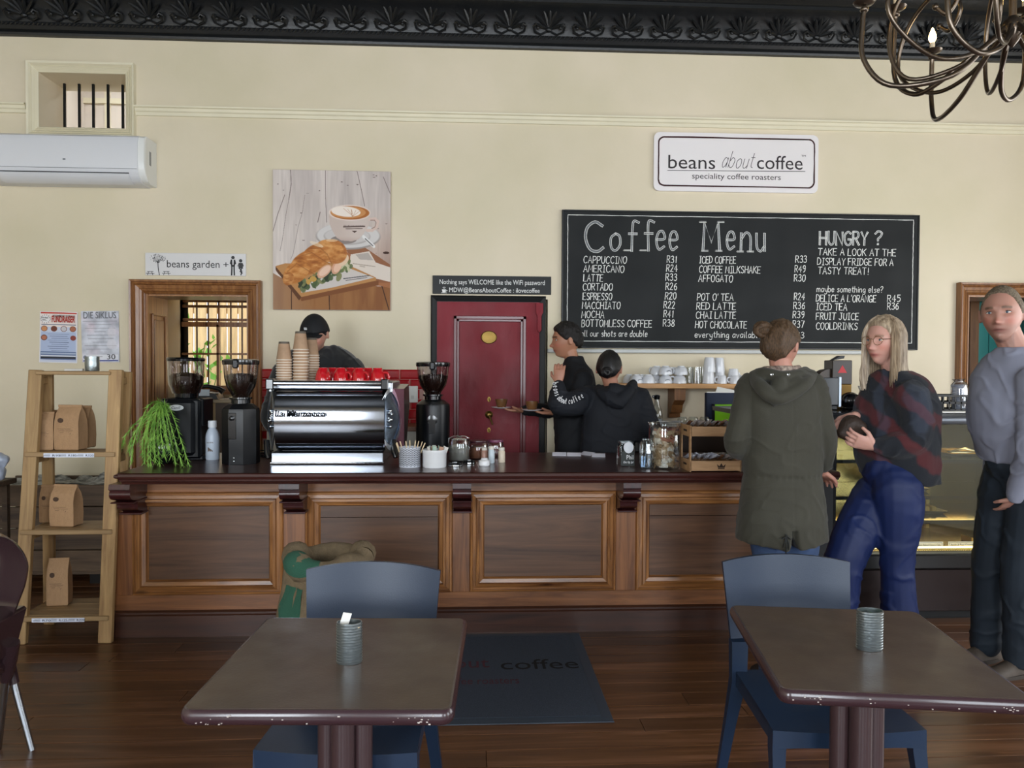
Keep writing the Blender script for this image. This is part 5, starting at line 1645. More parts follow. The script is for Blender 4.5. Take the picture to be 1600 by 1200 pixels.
for x, y, rx, ry, rot, c1 in ((.52, .42, .11, .085, -.25, 'b9733a'), (.48, .43, .12, .075, -.1, 'c98544'), (.38, .39, .15, .085, .35, 'c07b3c'), (.30, .34, .16, .085, .35, 'b97234'), (.2, .27, .12, .075, .5, 'c27c3a'), (.13, .22, .05, .045, .6, 'a8642c')):
 mk = cv.ell(x, y, rx, ry, c1, rot=rot, soft=.08)
 n_ = cv.noise(16, 40, 4, x * 10)
 cv.put(mk * np.clip(n_ * 1.2, 0, 1), 'e0a868', .8)
 cv.put(mk * np.clip(-n_ * 1.2, 0, 1), '8a4c1c', .7)
 cv.put(mk * np.clip((y - cv.v) * 10, 0, 1), '9a5a24', .5)
cv.line([(.22, .38), (.33, .41), (.42, .36), (.48, .33)], .005, '8a5022', .45)
cv.line([(.38, .46), (.46, .4), (.5, .33)], .005, '8a5022', .45)
cv.line([(.12, .27), (.2, .33), (.3, .28), (.38, .24)], .005, '8a5022', .45)
cv.ell(.37, .47, .06, .014, 'f0dcc0', .6, rot=-.3)
cv.ell(.5, .5, .05, .01, 'f0dcc0', .5)
x0, x1 = P(428, 370, WY).x, P(611, 370, WY).x
zt_, zb_ = P(520, 268, WY).z, P(520, 485, WY).z
pic = thing('canvas_print', 'large canvas photo print of a cappuccino and croissant sandwich', 'picture', ((x0 + x1) / 2, WY, zb_))
obj('canvas', MB().box((x0, WY - 0.035, zb_), (x1, WY - 0.003, zt_), 0.003), mat('canvas_side', 'b9aca4', rough=0.8), pic, 0, True)
pmesh = print_mesh(cv, x1 - x0 - 0.004, zt_ - zb_ - 0.004, 'print', attr_mat('print_matt', 0.75))
o = obj('print', pmesh, None, pic)
o.location = Vector((x0 + 0.002, WY - 0.0356, zb_ + 0.002)) - pic.location
cv = Canvas(150, 210, 'e6e2e4')
cv.rect(.02, .02, .98, .98, 'c9cfe0')
cv.rect(.02, .70, .98, .98, 'e8dcd6')
cv.rect(.02, .955, .98, .985, 'c0392b')
cv.rect(.04, .22, .96, .6, 'aebbd8')
cv.rect(.03, .06, .97, .22, '5c6f98')
cv.rect(.04, .08, .96, .12, '22252e')
cv.rect(.04, .17, .96, .2, 'a9b6cc')
cv.rect(.04, .125, .96, .15, 'd8dbe2')
for x, c_ in ((.12, 'c98a5a'), (.38, '6b3423'), (.64, 'c8c4c8'), (.88, 'a8664a')):
 cv.ell(x, .665, .085, .056, '7a4230')
 cv.ell(x, .665, .07, .046, c_)
cv.ell(.12, .49, .085, .056, '7a4230')
cv.ell(.12, .49, .065, .04, 'b8735a')
cv.ell(.89, .49, .075, .05, '8a3a30')
for k in range(9):
 cv.line([(.22 + .05 * (k % 3), .56 - .04 * k), (.78 - .04 * (k % 2), .56 - .04 * k)], .004, '3f4666', .8)
cv.ell(.15, .85, .12, .07, 'ece8e8')
for a_ in range(14):
 t_ = a_ * 2 * PI / 14
 cv.line([(.15 + .115 * math.cos(t_), .85 + .065 * math.sin(t_)), (.15 + .14 * math.cos(t_), .85 + .085 * math.sin(t_))], .006, '3a3a44')
cv.rect(.04, .74, .96, .752, '2c4470')
papm = attr_mat('poster_paper', 0.55)
def poster(cvs, px0, px1, pyt, pyb, label, tilt, letters):
 x0, x1 = P(px0, 520, WY).x, P(px1, 520, WY).x
 zt_, zb_ = P((px0 + px1) / 2, pyt, WY).z, P((px0 + px1) / 2, pyb, WY).z
 t = thing('poster', label, 'poster', ((x0 + x1) / 2, WY - 0.003, zb_))
 w_, h_ = x1 - x0, zt_ - zb_
 t.rotation_euler = (0, tilt, 0)
 me = print_mesh(cvs, w_, h_, 'sheet', papm)
 n_ = len(me.vertices)
 co = np.empty(n_ * 3)
 me.vertices.foreach_get('co', co)
 co = co.reshape(-1, 3)
 co[:, 1] = -0.004 - 0.006 * np.sin(co[:, 0] / w_ * 3.1 + tilt * 40) * (0.4 + 0.6 * np.cos(co[:, 2] / h_ * 2.5)) ** 2
 me.vertices.foreach_set('co', co.reshape(-1))
 o = obj('sheet', me, None, t)
 o.location = (-w_ / 2, 0, 0)
 for name_, mm, build in letters:
  m = MB()
  build(m, w_, h_)
  obj(name_, m, mm, t, 0)
 return t
redink = mat('poster_red_ink', 'b23228', rough=0.6)
greyink = mat('poster_grey_ink', '6f7076', rough=0.6)
def f1(m, w_, h_):
 lettering(m, 'FUNDRAISER', -w_ * .17, h_ * .795, w_ * .45, size=0.065, y=-0.0125, bold=0.0015)
def f2(m, w_, h_):
 lettering(m, 'MOZAMBIQUE OUTREACH', -w_ * .14, h_ * .89, w_ * .44, size=0.026, y=-0.0125)
 lettering(m, 'You feed', -w_ * .45, h_ * .86, -w_ * .27, size=0.02, y=-0.0125)
 lettering(m, 'one...', -w_ * .42, h_ * .82, -w_ * .3, size=0.02, y=-0.0125)
poster(cv, 62, 120.5, 487, 567, 'fundraiser poster with red heading and food photos on wall', 0.02, [('red_lettering', redink, f1), ('black_lettering', black_gloss, f2)])
cv = Canvas(150, 210, 'c6c8d2')
n_ = cv.noise(5, 6, 4, 7.0)
cv.c = np.clip(cv.c + 0.10 * n_[..., None] + np.array([0.05, 0.0, 0.0]) * np.clip(cv.noise(3, 4, 3, 1.0), 0, 1)[..., None], 0, 1)
for k, (a_, b_) in enumerate(((.05, .95), (.2, .8), (.1, .9), (.35, .65), (.15, .88), (.18, .85), (.3, .7), (.08, .92), (.12, .8))):
 y_ = .80 - .068 * k
 cv.line([(a_, y_), (b_, y_)], .0055, '6f7078', .75)
cv.ell(.8, .58, .11, .1, 'd8d4da', .6)
cv.ell(.8, .35, .13, .1, 'dcd8de', .6)
cv.rect(.03, .03, .97, .15, 'e4e4ea')
cv.rect(.03, .02, .97, .045, '2c3a8c')
cv.ell(.08, .1, .05, .036, '8a90a8')
cv.line([(.18, .11), (.55, .11)], .004, '5a5a66')
def f3(m, w_, h_):
 lettering(m, 'DIE SIKLUS', -w_ * .42, h_ * .855, w_ * .44, size=0.07, y=-0.0125)
def f4(m, w_, h_):
 lettering(m, '30', w_ * .18, h_ * .055, w_ * .4, size=0.055, y=-0.0125)
poster(cv, 128.5, 187.5, 486, 566, 'crinkled grey poster headed DIE SIKLUS beside the doorway frame', -0.015, [('grey_lettering', greyink, f3), ('black_lettering', black_gloss, f4)])
YF = WY - 0.22
ax1 = P(243, 250, WY - 0.02).x
ax0 = ax1 - 1.12
azt, azb = P(120, 212, WY - 0.2).z + 0.01, P(120, 287, WY - 0.12).z
ac = thing('air_conditioner', 'white split air conditioner unit on the wall below the vent', 'air conditioner', ((ax0 + ax1) / 2, WY - 0.11, azb))
acw = mat('ac_white', 'd9dade', rough=0.3)
H_ = azt - azb
pf = [(0.0, 0.0), (0.13, 0.0), (0.17, 0.012), (0.205, 0.045), (0.222, 0.09), (0.228, 0.14), (0.225, H_ - 0.05), (0.212, H_ - 0.015), (0.19, H_), (0.0, H_)]
m = MB().rings([[(x, WY - d * s_ - (0 if s_ == 1 else 0.0), azb + z) for d, z in pf] for x, s_ in ((ax0, 0.86), (ax0 + 0.03, 1), (ax1 - 0.045, 1))])
obj('casing', m, acw, ac, 30, True)
m = MB().rings([[(x, WY - d * s_, azb + 0.004 + z * 0.985) for d, z in pf] for x, s_ in ((ax1 - 0.045, 0.97), (ax1 - 0.006, 0.93), (ax1, 0.88))])
obj('end_cover', m, mat('ac_end_white', 'e2e2de', rough=0.35), ac, 30, True)
m = MB().rings([[(x, WY - d, azb + z) for d, z in ((0.125, -0.002), (0.16, 0.008), (0.2, 0.038), (0.211, 0.055), (0.214, 0.053), (0.203, 0.034), (0.162, 0.004), (0.126, -0.006))] for x in (ax0 + 0.1, ax1 - 0.11)])
obj('louvre', m, acw, ac, 30, True)
m = MB().box((ax0 + 0.1, WY - 0.22, azb + 0.058), (ax1 - 0.11, WY - 0.208, azb + 0.063))
obj('outlet_slot', m, blk, ac, 0, True)
m = MB().box((ax0 + 0.0, WY - 0.2295, azb + 0.088), (ax1 - 0.05, WY - 0.224, azb + 0.0905))
obj('front_seam', m, mat('ac_seam', '9a9ca0', rough=0.5), ac, 0, True)
m = MB().box((ax1 - 0.003, WY - 0.13, azb + H_ * 0.42), (ax1 + 0.001, WY - 0.10, azb + H_ * 0.72))
obj('air_grille', m, mat('ac_grille', '8d8f8f', rough=0.5), ac, 0, True)
m = MB().ball((P(101, 250, YF).x, WY - 0.228, P(101, 249, YF).z), (0.012, 0.002, 0.006), 10, 6)
obj('badge', m, mat('ac_badge', '8a8f98', rough=0.3, metal=0.7), ac, 50, True)
m = MB().tube([P(877.5, 420, WY - 0.006), P(878, 470, WY - 0.006), P(878.5, 560, WY - 0.006)], 0.004, 6)
solo('wall_cable', m, mat('cable_white', 'c9c9c4', rough=0.5), 'thin pale cable running down the edge of the chalkboard', 'cable', world=True)
a, b = P(637, 629, WY - 0.02), P(653, 603, WY - 0.02)
st_ = thing('wall_socket', 'white socket plate on the red tiles behind the coffee machine', 'socket', ((a.x + b.x) / 2, WY - 0.02, (a.z + b.z) / 2))
obj('plate', MB().box((a.x, WY - 0.03, a.z), (b.x, WY - 0.017, b.z), 0.003), mat('socket_white', 'd8d6cf', rough=0.35), st_, 0, True)
obj('switch', MB().box(((a.x + b.x) / 2 - 0.012, WY - 0.034, a.z + 0.03), ((a.x + b.x) / 2 + 0.012, WY - 0.03, a.z + 0.055), 0.001), mat('socket_switch', 'c4c2ba', rough=0.35), st_, 0, True)
# ================================================================ THINGS ON THE BAR
steel = mat('polished_steel', 'c9ccd0', rough=0.09, metal=1.0)
steelb = mat('brushed_steel', 'a9adb2', rough=0.28, metal=1.0, bump=0.05, bscale=200, stretch=(0.1, 1, 1))
blkgloss = mat('black_gloss_plastic', '0d0e11', rough=0.18, coat=0.4)
blkmat = mat('black_satin_metal', '0c0e12', rough=0.34, spec=0.45)
clear = glass('clear_glass', 'f2f6f6', mix=0.8)
smoke = glass('hopper_plastic', 'e6e0e0', mix=0.82)
beanm = mat('coffee_beans', '24140d', rough=0.35, var=0.5, vscale=160)
white_c = mat('white_ceramic', 'e2e2e4', rough=0.18, coat=0.4)
def at(px, py, z=CT):
 return Z(px, py, z)
def msc(b):                       # metres per pixel at a point
 return (b - CP).dot(fw) / F
def beans_mb(m, prof, c=(0, 0, 0), n=220, sx=1.0, seed=1):
 """bean heap filling a lathe profile: body plus loose beans on its skin"""
 m.lathe(prof, c, 20)
 q = random.Random(seed)
 for _ in range(n):
  k = q.randrange(len(prof) - 1)
  t = q.random()
  r = prof[k][0] + (prof[k + 1][0] - prof[k][0]) * t
  z = prof[k][1] + (prof[k + 1][1] - prof[k][1]) * t
  if k == len(prof) - 2: r *= math.sqrt(q.random())
  a = q.uniform(0, 2 * PI)
  mt_ = Matrix.Translation(Vector(c) + Vector((r * math.cos(a), r * math.sin(a), z))) @ Euler((q.uniform(0, 3), q.uniform(0, 3), a)).to_matrix().to_4x4()
  m.ball((0, 0, 0), (0.0055, 0.004, 0.003), 6, 4, mt_)
def grinder(label, px, pyb, pyt, pw, style, hop=None):
 b = at(px, pyb)
 s = msc(b)
 H = (pyb - pyt) * s * 1.01
 R = pw * s / 2
 b.y += R
 t = thing('coffee_grinder', label, 'grinder', b)
 rh = (hop or pw) * s / 2
 if style == 0:                  # box-bodied, tapered hopper
  hb = H * 0.60
  m = MB().box((-R * 0.92, -R * 0.8, 0.012), (R * 0.92, R * 0.9, hb), 0.012)
  m.box((-R * 0.72, -R * 0.98, 0.03), (R * 0.72, -R * 0.6, hb - 0.004), 0.02)
  m.box((-R, -R * 0.55, 0.0), (R, R * 0.95, 0.03), 0.006)
  m.box((-R, -R * 0.5, hb * 0.55), (R, R * 0.9, hb), 0.006)
  obj('housing', m, blkmat, t, 30)
  m = MB().lathe([(rh * 0.55, hb), (rh * 0.6, hb + 0.005), (rh * 0.62, hb + 0.035), (rh * 0.5, hb + 0.037)], seg=24)
  obj('collar', m, blkgloss, t, 40)
  z0 = hb + 0.03
  pr = [(rh * 0.74, z0), (rh * 0.8, z0 + 0.02), (rh * 0.93, z0 + 0.05), (rh * 0.96, z0 + 0.08), (rh * 1.0, H - 0.02)]
  obj('hopper', MB().lathe(pr, seg=32, cap=False), smoke, t, 40)
  m = MB()
  beans_mb(m, [(rh * 0.68, z0), (rh * 0.75, z0 + 0.02), (rh * 0.88, z0 + 0.05), (rh * 0.91, z0 + 0.10), (rh * 0.6, z0 + 0.115), (0, z0 + 0.12)])
  obj('beans', m, beanm, t, 50)['kind'] = 'stuff'
  m = MB().lathe([(rh * 1.02, H - 0.022), (rh * 1.04, H - 0.01), (rh * 0.98, H), (0, H)], seg=32)
  obj('lid', m, blkgloss, t, 40)
  o = obj('badge', MB().rings([[(R * 0.0 - R * 0.1 + 0.042 * math.cos(a), -R * 0.985 - h, hb - 0.05 + 0.017 * math.sin(a)) for a in np.linspace(0, 2 * PI, 24, endpoint=False)] for h in (-0.004, 0.003)]), mat('badge_silver', 'd2d5d8', rough=0.3), t, 30)
  m = MB()
  lettering(m, 'Cunill', -R * 0.1 - 0.026, hb - 0.056, -R * 0.1 + 0.026, size=0.02, y=-R * 0.985 - 0.0034, shear=0.4)
  obj('badge_lettering', m, black_gloss, t, 0)
 else:
  hb = H * 0.575
  m = MB()
  oct_ = [(R, 0.0), (R, hb - 0.045), (R * 0.97, hb - 0.03), (R * 0.66, hb - 0.004), (R * 0.5, hb)]
  m.lathe([(R * 0.99, 0), (R, 0.004)] + oct_[1:], seg=8 if style == 1 else 28, mtx=Matrix.Rotation(PI / 8, 4, 'Z'))
  obj('housing', m, blkmat, t, 25 if style == 1 else 40)
  if style == 1:
   m = MB().box((-R * 0.42, -R * 0.955, hb * 0.42), (R * 0.02, -R * 0.9, hb - 0.05), 0.006)
   m.lathe([(0.014, 0), (0.014, 0.01), (0.006, 0.014)], mtx=Matrix.Translation((-R * 0.2, -R * 0.95, hb - 0.08)) @ Matrix.Rotation(PI / 2, 4, 'X'), seg=12)
   obj('front_panel', m, blkgloss, t, 30)
   m = MB()
   for k, dz in enumerate((0.022, 0.04)):
    m.ball((-R * 0.1, -R * 0.94, dz), 0.006, 8, 5)
   obj('switch', m, steel, t, 60)
  else:
   m = MB().lathe([(0.034, 0), (0.034, 0.003), (0.03, 0.004)], mtx=Matrix.Translation((0.0, -R * 1.0 + 0.004, hb * 0.62)) @ Matrix.Rotation(PI / 2, 4, 'X'), seg=24)
   m.rings([[(x, y_, z_) for x, z_ in ((-0.02, hb * 0.35), (0.02, hb * 0.35), (0.02, hb * 0.62), (-0.02, hb * 0.62))] for y_ in (-R * 0.9, -R * 1.01)])
   obj('chute', m, blkgloss, t, 30)
  z0 = hb
  m = MB().lathe([(R * 0.5, z0 - 0.002), (R * 0.5, z0 + 0.02), (R * 0.6, z0 + 0.024), (R * 0.6, z0 + 0.034), (R * 0.45, z0 + 0.036)], seg=24)
  obj('collar', m, blkgloss, t, 40)
  z1 = z0 + 0.034
  hh = H - z1
  pr = [(rh * 0.45, z1), (rh * 0.55, z1 + hh * 0.08), (rh * 0.82, z1 + hh * 0.28), (rh * 0.93, z1 + hh * 0.5), (rh, H - 0.03)]
  obj('hopper', MB().lathe(pr, seg=32, cap=False), smoke, t, 40)
  m = MB()
  beans_mb(m, [(rh * 0.42, z1), (rh * 0.5, z1 + hh * 0.08), (rh * 0.77, z1 + hh * 0.28), (rh * 0.88, z1 + hh * 0.5), (rh * 0.9, z1 + hh * 0.56), (rh * 0.5, z1 + hh * 0.6), (0, z1 + hh * 0.61)], seed=style, n=260)
  obj('beans', m, beanm, t, 50)['kind'] = 'stuff'
  m = MB().lathe([(rh * 1.03, H - 0.034), (rh * 1.06, H - 0.02), (rh * 1.05, H - 0.008), (rh * 0.9, H - 0.002), (0, H)], seg=32)
  obj('lid', m, blkgloss, t, 40)
  m = MB().box((-0.018, -rh * 1.12, H - 0.055), (0.018, -rh * 0.95, H - 0.003), 0.008)
  obj('lid_clip', m, blkmat, t, 40)
 return t
grinder('box-bodied black grinder with oval badge beside the green fronds', 279, 721, 560, 66, 0, 56)
grinder('black eight-sided grinder beside the espresso machine and white bottle', 368, 727, 562, 58, 1, 54)
grinder('black round grinder with full bean hopper in front of the red door', 675, 707, 566, 54, 2, 52)
b = at(329, 719)
s = msc(b)
t = thing('squeeze_bottle', 'white plastic bottle with screw cap standing between two grinders', 'bottle', (b.x, b.y + 0.035, CT))
R = 10.5 * s
m = MB().lathe([(R * 0.9, 0), (R, 0.008), (R, 0.13), (R * 0.93, 0.15), (R * 0.7, 0.175), (R * 0.52, 0.186), (R * 0.52, 0.195), (0, 0.195)])
obj('body', m, mat('bottle_white', 'c8d2e0', rough=0.35), t, 50)
obj('cap', MB().lathe([(R * 0.62, 0.19), (R * 0.62, 0.225), (R * 0.57, 0.23), (0, 0.23)]), mat('cap_white', 'dfe3e8', rough=0.4), t, 40)
m = MB()
for k in range(5):
 a = -1.9 + k * 0.14
 m.box((R * 1.004 * math.cos(a) - 0.002, R * 1.004 * math.sin(a) - 0.001, 0.05 + 0.006 * (k % 2)), (R * 1.004 * math.cos(a) + 0.004, R * 1.004 * math.sin(a), 0.075 - 0.004 * k))
lettering(m, 'oat drink', -0.02, 0.10, 0.018, size=0.012, y=-R * 1.002)
obj('label_print', m, mat('bottle_print', '6a5a50', rough=0.6), t, 0)
b = at(246, 727)
s = msc(b)
R = 21 * s
b.y += R - 0.09
vz = thing('vase', 'glossy black bulbous vase holding drooping green sprays', 'vase', (b.x, b.y + 0.09, CT))
m = MB().lathe([(R * 0.55, 0), (R * 0.75, 0.01), (R * 1.0, 0.06), (R * 1.03, 0.1), (R * 0.85, 0.15), (R * 0.45, 0.195), (R * 0.27, 0.22), (R * 0.27, 0.27), (R * 0.34, 0.28), (R * 0.25, 0.28), (R * 0.2, 0.2)], seg=32)
obj('body', m, mat('vase_black_glaze', '0b0f12', rough=0.06, coat=0.6), vz, 50)
fr = thing('green_sprays', 'bright green needle-leaved sprays drooping from the black vase', 'plant', (b.x, b.y + 0.09, CT + 0.27))
gm = mat('spray_green', '5f9a34', rough=0.5, var=0.3, vscale=30, col2='9bc85a')
q = random.Random(6)
ends = [(190, 700), (205, 722), (222, 712), (232, 738), (236, 742), (243, 722), (250, 730), (262, 700), (275, 725), (285, 728), (296, 729), (215, 690), (226, 725), (258, 716), (240, 700), (202, 708), (230, 690), (268, 712), (248, 690)]
for k, (ex, ey) in enumerate(ends):
 e_ = PD(ex, ey, 4.2 + q.uniform(-0.08, 0.06)) - fr.location
 top = Vector((q.uniform(-0.03, 0.03), q.uniform(-0.02, 0.02), q.uniform(0.03, 0.07)))
 p1 = Vector((e_.x * 0.35, e_.y * 0.55 - 0.01, 0.02 + q.uniform(-0.01, 0.04)))
 p2 = Vector((e_.x * 0.8, e_.y * 0.9 - 0.02, e_.z * 0.5))
 pts = [Vector(p_) for p_ in cr([(0, 0, -0.06), tuple(top), tuple(p1), tuple(p2), tuple(e_)], 7)]
 m = MB().tube(pts, [0.0022] * len(pts), 4)
 for i in range(8, len(pts)):
  for j in range(5):
   p_ = pts[i - 1].lerp(pts[i], j / 5)
   d = (pts[i] - pts[i - 1]).normalized()
   rnd = Vector((q.uniform(-1, 1), q.uniform(-1, 1), q.uniform(-0.6, 0.6)))
   e2 = (d * 1.2 + rnd * 0.9).normalized() * q.uniform(0.026, 0.045)
   sd = e2.cross(Vector((0.3, 1, 0.2))).normalized() * 0.0018
   m.add([p_ - sd, p_ + sd, p_ + e2], [(0, 1, 2)])
 obj('spray', m, gm, fr, 0)
m = MB()
for k in range(70):
 a = q.uniform(0, 2 * PI)
 p_ = Vector((q.uniform(-0.03, 0.03), q.uniform(-0.03, 0.03), q.uniform(-0.01, 0.05)))
 e2 = Vector((math.cos(a) * 0.04, math.sin(a) * 0.03, q.uniform(-0.01, 0.05)))
 sd = e2.cross(Vector((0.3, 1, 0.2))).normalized() * 0.002
 m.add([p_ - sd, p_ + sd, p_ + e2], [(0, 1, 2)])
obj('foliage', m, gm, fr, 0)['kind'] = 'stuff'
# ================================================================ ESPRESSO MACHINE
bl_, br_ = at(424, 727), at(600, 725)
yf = (bl_.y + br_.y) / 2 + 0.03
dm = yf * math.cos(PSI)          # approximate depth of its front
em = thing('espresso_machine', 'chrome two-group espresso machine topped with red cups and paper cups', 'coffee machine', ((bl_.x + br_.x) / 2, yf + 0.25, CT))
EO = em.location
def ex(px, y=yf): return P(px, 660, y).x - EO.x
def ez(py, y=yf): return P(515, py, y).z - CT
xL, xR = ex(430), ex(601)
z0, z1, zt_ = ez(706), ez(608), ez(596)
yo = -0.25
m = MB()
pf = [(yo + 0.12, z1 + 0.004), (yo + 0.085, z1)] + [(yo + 0.085 - 0.115 * math.sin(t_) ** 0.8, (z0 + z1) / 2 + (z1 - z0) / 2 * math.cos(t_)) for t_ in np.linspace(0.35, PI - 0.35, 9)] + [(yo + 0.085, z0), (yo + 0.12, z0)]
pc_ = cr(pf, 5)
m.rings([[(x, y, z) for y, z in pc_] for x in np.linspace(xL, xR, 9)], cap=True)
obj('back_panel', m, mat('machine_chrome', '8d9096', rough=0.12, metal=1.0), em, 50)
m = MB().box((xL + 0.01, yo + 0.09, z0 - 0.02), (xR - 0.01, yo + 0.5, z1 - 0.01), 0.01)
obj('body', m, mat('machine_dark', '1b1c1f', rough=0.35, metal=0.5), em, 30)
for side, pxa, pxb in ((-1, 408, 432), (1, 590, 627)):
 xa, xb = ex(pxa), ex(pxb)
 zc_, rz = (ez(700) + ez(610)) / 2, (ez(608) - ez(706)) / 2
 def lens(sc_, push):
  c0 = Vector(((xL if side < 0 else xR), yo + 0.02, zc_))
  out = []
  for k in range(28):
   a = 2 * PI * k / 28
   u = math.cos(a) * sc_
   v = math.sin(a) * sc_
   wdt = (xb - xa) / 2 * (1 - 0.15 * abs(v))
   x = (xa + xb) / 2 + u * wdt * (1 - 0.45 * v * v)
   y = yo + 0.01 + (0.075 * (1 + u * side)) + push
   out.append((x, y - 0.02, zc_ + v * rz * 1.03))
  return out
 m = MB().rings([lens(1.0, 0.0), lens(1.0, -0.012), lens(0.84, -0.018), lens(0.82, -0.006)], cap=False)
 m.rings([lens(1.0, 0.0), lens(1.0, 0.02)], cap=True)
 obj('shield_rim', m, mat('rim_bright', 'd8dce2', rough=0.3, metal=0.9), em, 30)
 m = MB().rings([lens(0.9, -0.002), lens(0.9, -0.008), lens(0.5, -0.014)], cap=True)
 obj('end_shield', m, mat('shield_mirror', '8a97a8', rough=0.2, metal=0.9), em, 40)
 m = MB()
 q = random.Random(3 + side)
 cx_ = (xa + xb) / 2
 for k in range(9):
  m.ball((cx_ + q.uniform(-0.012, 0.012), yo + 0.04 - (0.0 if side < 0 else 0.0), zc_ + 0.01 + q.uniform(-0.028, 0.028)), (0.009, 0.012, 0.01), 8, 6)
 m.ball((cx_, yo + 0.04, zc_ + 0.045), (0.012, 0.012, 0.012), 8, 6)
 m.ball((cx_, yo + 0.04, zc_ - 0.045), (0.01, 0.012, 0.012), 8, 6)
 obj('cast_emblem', m, steel, em, 60)
xa, xb = ex(416), ex(612)
m = MB().box((xL - 0.01, yo + 0.06, z1 + 0.0), (xR + 0.01, yo + 0.48, ez(600)), 0.004)
obj('cup_tray', m, steelb, em, 30)
m = MB().tube([(xL - 0.005, yo + 0.0, ez(599)), (xR - 0.02, yo + 0.0, ez(599))], 0.0165, 14)
m.tube([(xa + 0.01, yo + 0.5, ez(599)), (xb - 0.02, yo + 0.5, ez(599))], 0.008, 8)
obj('cup_rail', m, steel, em, 60)
for x0_, x1_ in ((xa, xL - 0.005), (xR - 0.02, xR + 0.022)):
 m = MB().box((x0_, yo - 0.02, ez(609)), (x1_, yo + 0.06, ez(592)), 0.006)
 obj('corner_block', m, blkgloss, em, 30)
m = MB().box((xb - 0.03, yo + 0.05, z1 - 0.02), (xb, yo + 0.5, z1 + 0.04), 0.005)
m.box((xa, yo + 0.05, z1 - 0.02), (xa + 0.03, yo + 0.5, z1 + 0.04), 0.005)
obj('side_bracket', m, steelb, em, 30)
m = MB().rings([[(xR + dx, y, z) for y, z in ((yo + 0.1, z1), (yo + 0.45, z1 + 0.02), (yo + 0.5, z1 - 0.12), (yo + 0.3, z0 + 0.03), (yo + 0.12, z0 + 0.02))] for dx in (-0.01, 0.10)])
obj('side_panel', m, mat('side_maroon_steel', '6d4a54', rough=0.2, metal=0.9), em, 20)
m = MB().box((ex(425), yo - 0.02, ez(724)), (ex(599), yo + 0.45, ez(706.5)), 0.004)
obj('drip_tray', m, mat('tray_satin', 'b4bac4', rough=0.2, metal=1.0), em, 30)
m = MB().tube([(ex(424), yo - 0.022, ez(722.5)), (ex(600), yo - 0.022, ez(722.5))], 0.005, 8)
obj('tray_rail', m, steel, em, 60)
for x0_, x1_ in ((ex(433), ex(452)), (ex(578), ex(598))):
 for yy in (yo, yo + 0.4):
  obj('foot', MB().box((x0_, yy, 0), (x1_, yy + 0.05, ez(724)), 0.004), blkmat, em, 0)
for (px, yy, L_) in ((413, 0.05, 0.05), (612, 0.08, 0.07)):
 m = MB().tube([(ex(px), yo + yy, z0 + 0.06), (ex(px) + 0.01, yo + yy - 0.02, z0 - 0.01), (ex(px) + 0.02, yo + yy - 0.03, 0.03)], [0.016, 0.019, 0.015], 10)
 obj('group_handle', m, blkgloss, em, 50)
m = MB()
vs, fs, w_ = type_mesh('La Marzocco', 1.0, 0.0, bold=0.035)
x0_ = min(v.x for v in vs)
zc_ = ez(650)
tx0, tx1 = ex(433), ex(511)
m.add([Vector((tx0 + (v.x - x0_) / w_ * (tx1 - tx0) + 0.12 * v.z * 0.04, yo - 0.052, zc_ + v.z * 0.05)) for v in vs], fs)
obj('script_lettering', m, mat('script_dark', '14161a', rough=0.7, spec=0.1), em, 0)
kraft = mat('kraft_cup', 'a98a6e', rough=0.7, var=0.15, vscale=20)
rimm = mat('cup_rim', 'ded2c2', rough=0.6)
basem_ = mat('cup_base', '5c544a', rough=0.6)
tz = ez(600) + CT
cupt = thing('paper_cup', 'x', 'cup', (0, 0, 0))
Rr = 0.0445
m = MB().lathe([(Rr * 0.985, 0.002), (Rr * 0.66, 0.108), (Rr * 0.63, 0.108), (Rr * 0.955, 0.004)], seg=24, cap=False)
obj('wall', m, kraft, cupt, 40)
m = MB()
for k in range(13):
 m.tube([((Rr) * math.cos(2 * PI * i / 24), (Rr) * math.sin(2 * PI * i / 24), 0.003) for i in range(25)], 0.003, 6, cap=False)
 break
obj('rim', m, rimm, cupt, 60)
m = MB().lathe([(Rr * 0.70, 0.096), (Rr * 0.665, 0.1085), (Rr * 0.6, 0.1085), (Rr * 0.6, 0.100), (0, 0.100)], seg=24, cap=False)
obj('base_band', m, basem_, cupt, 40)
ordn = ['lowest', 'second', 'third', 'fourth', 'fifth', 'sixth', 'seventh', 'eighth', 'ninth', 'tenth', 'eleventh', 'twelfth', 'thirteenth', 'fourteenth']
first = True
for nm, px, pyt, nlev, yy in (('shorter stack beside the tall stack', 444, 533, 10, -0.12), ('tallest stack', 470, 517, 12, -0.10), ('slim stack behind the tallest stack', 487, 527, 12, 0.06)):
 x = P(px, 600, EO.y + yy).x
 topz = P(px, pyt + 1, EO.y + yy).z
 stp = (topz - tz - 0.108) / (nlev - 1)
 for k in range(nlev):
  lab = ('top' if k == nlev - 1 else ordn[k] + (' from the bottom' if k else '')) + ' upturned kraft paper cup in the ' + nm
  o = cupt if first else dup(cupt)
  first = False
  o.location = (x + random.uniform(-0.001, 0.001), EO.y + yy, tz + k * stp)
  o['label'] = lab
  o['group'] = 'paper cups stacked on the espresso machine'
redc = mat('red_cup_glaze', 'c01420', rough=0.1, coat=0.7)
cup0 = thing('red_cup', 'x', 'cup', (0, 0, 0))
Rc = 0.047
Hc = 0.092
m = MB().lathe([(Rc, 0), (Rc * 1.0, 0.004), (Rc * 0.97, 0.03), (Rc * 0.86, 0.058), (Rc * 0.66, 0.08), (Rc * 0.56, 0.085), (Rc * 0.55, Hc), (Rc * 0.47, Hc), (Rc * 0.46, Hc - 0.004), (0, Hc - 0.004)], seg=32, cap=False)
obj('bowl', m, redc, cup0, 50)
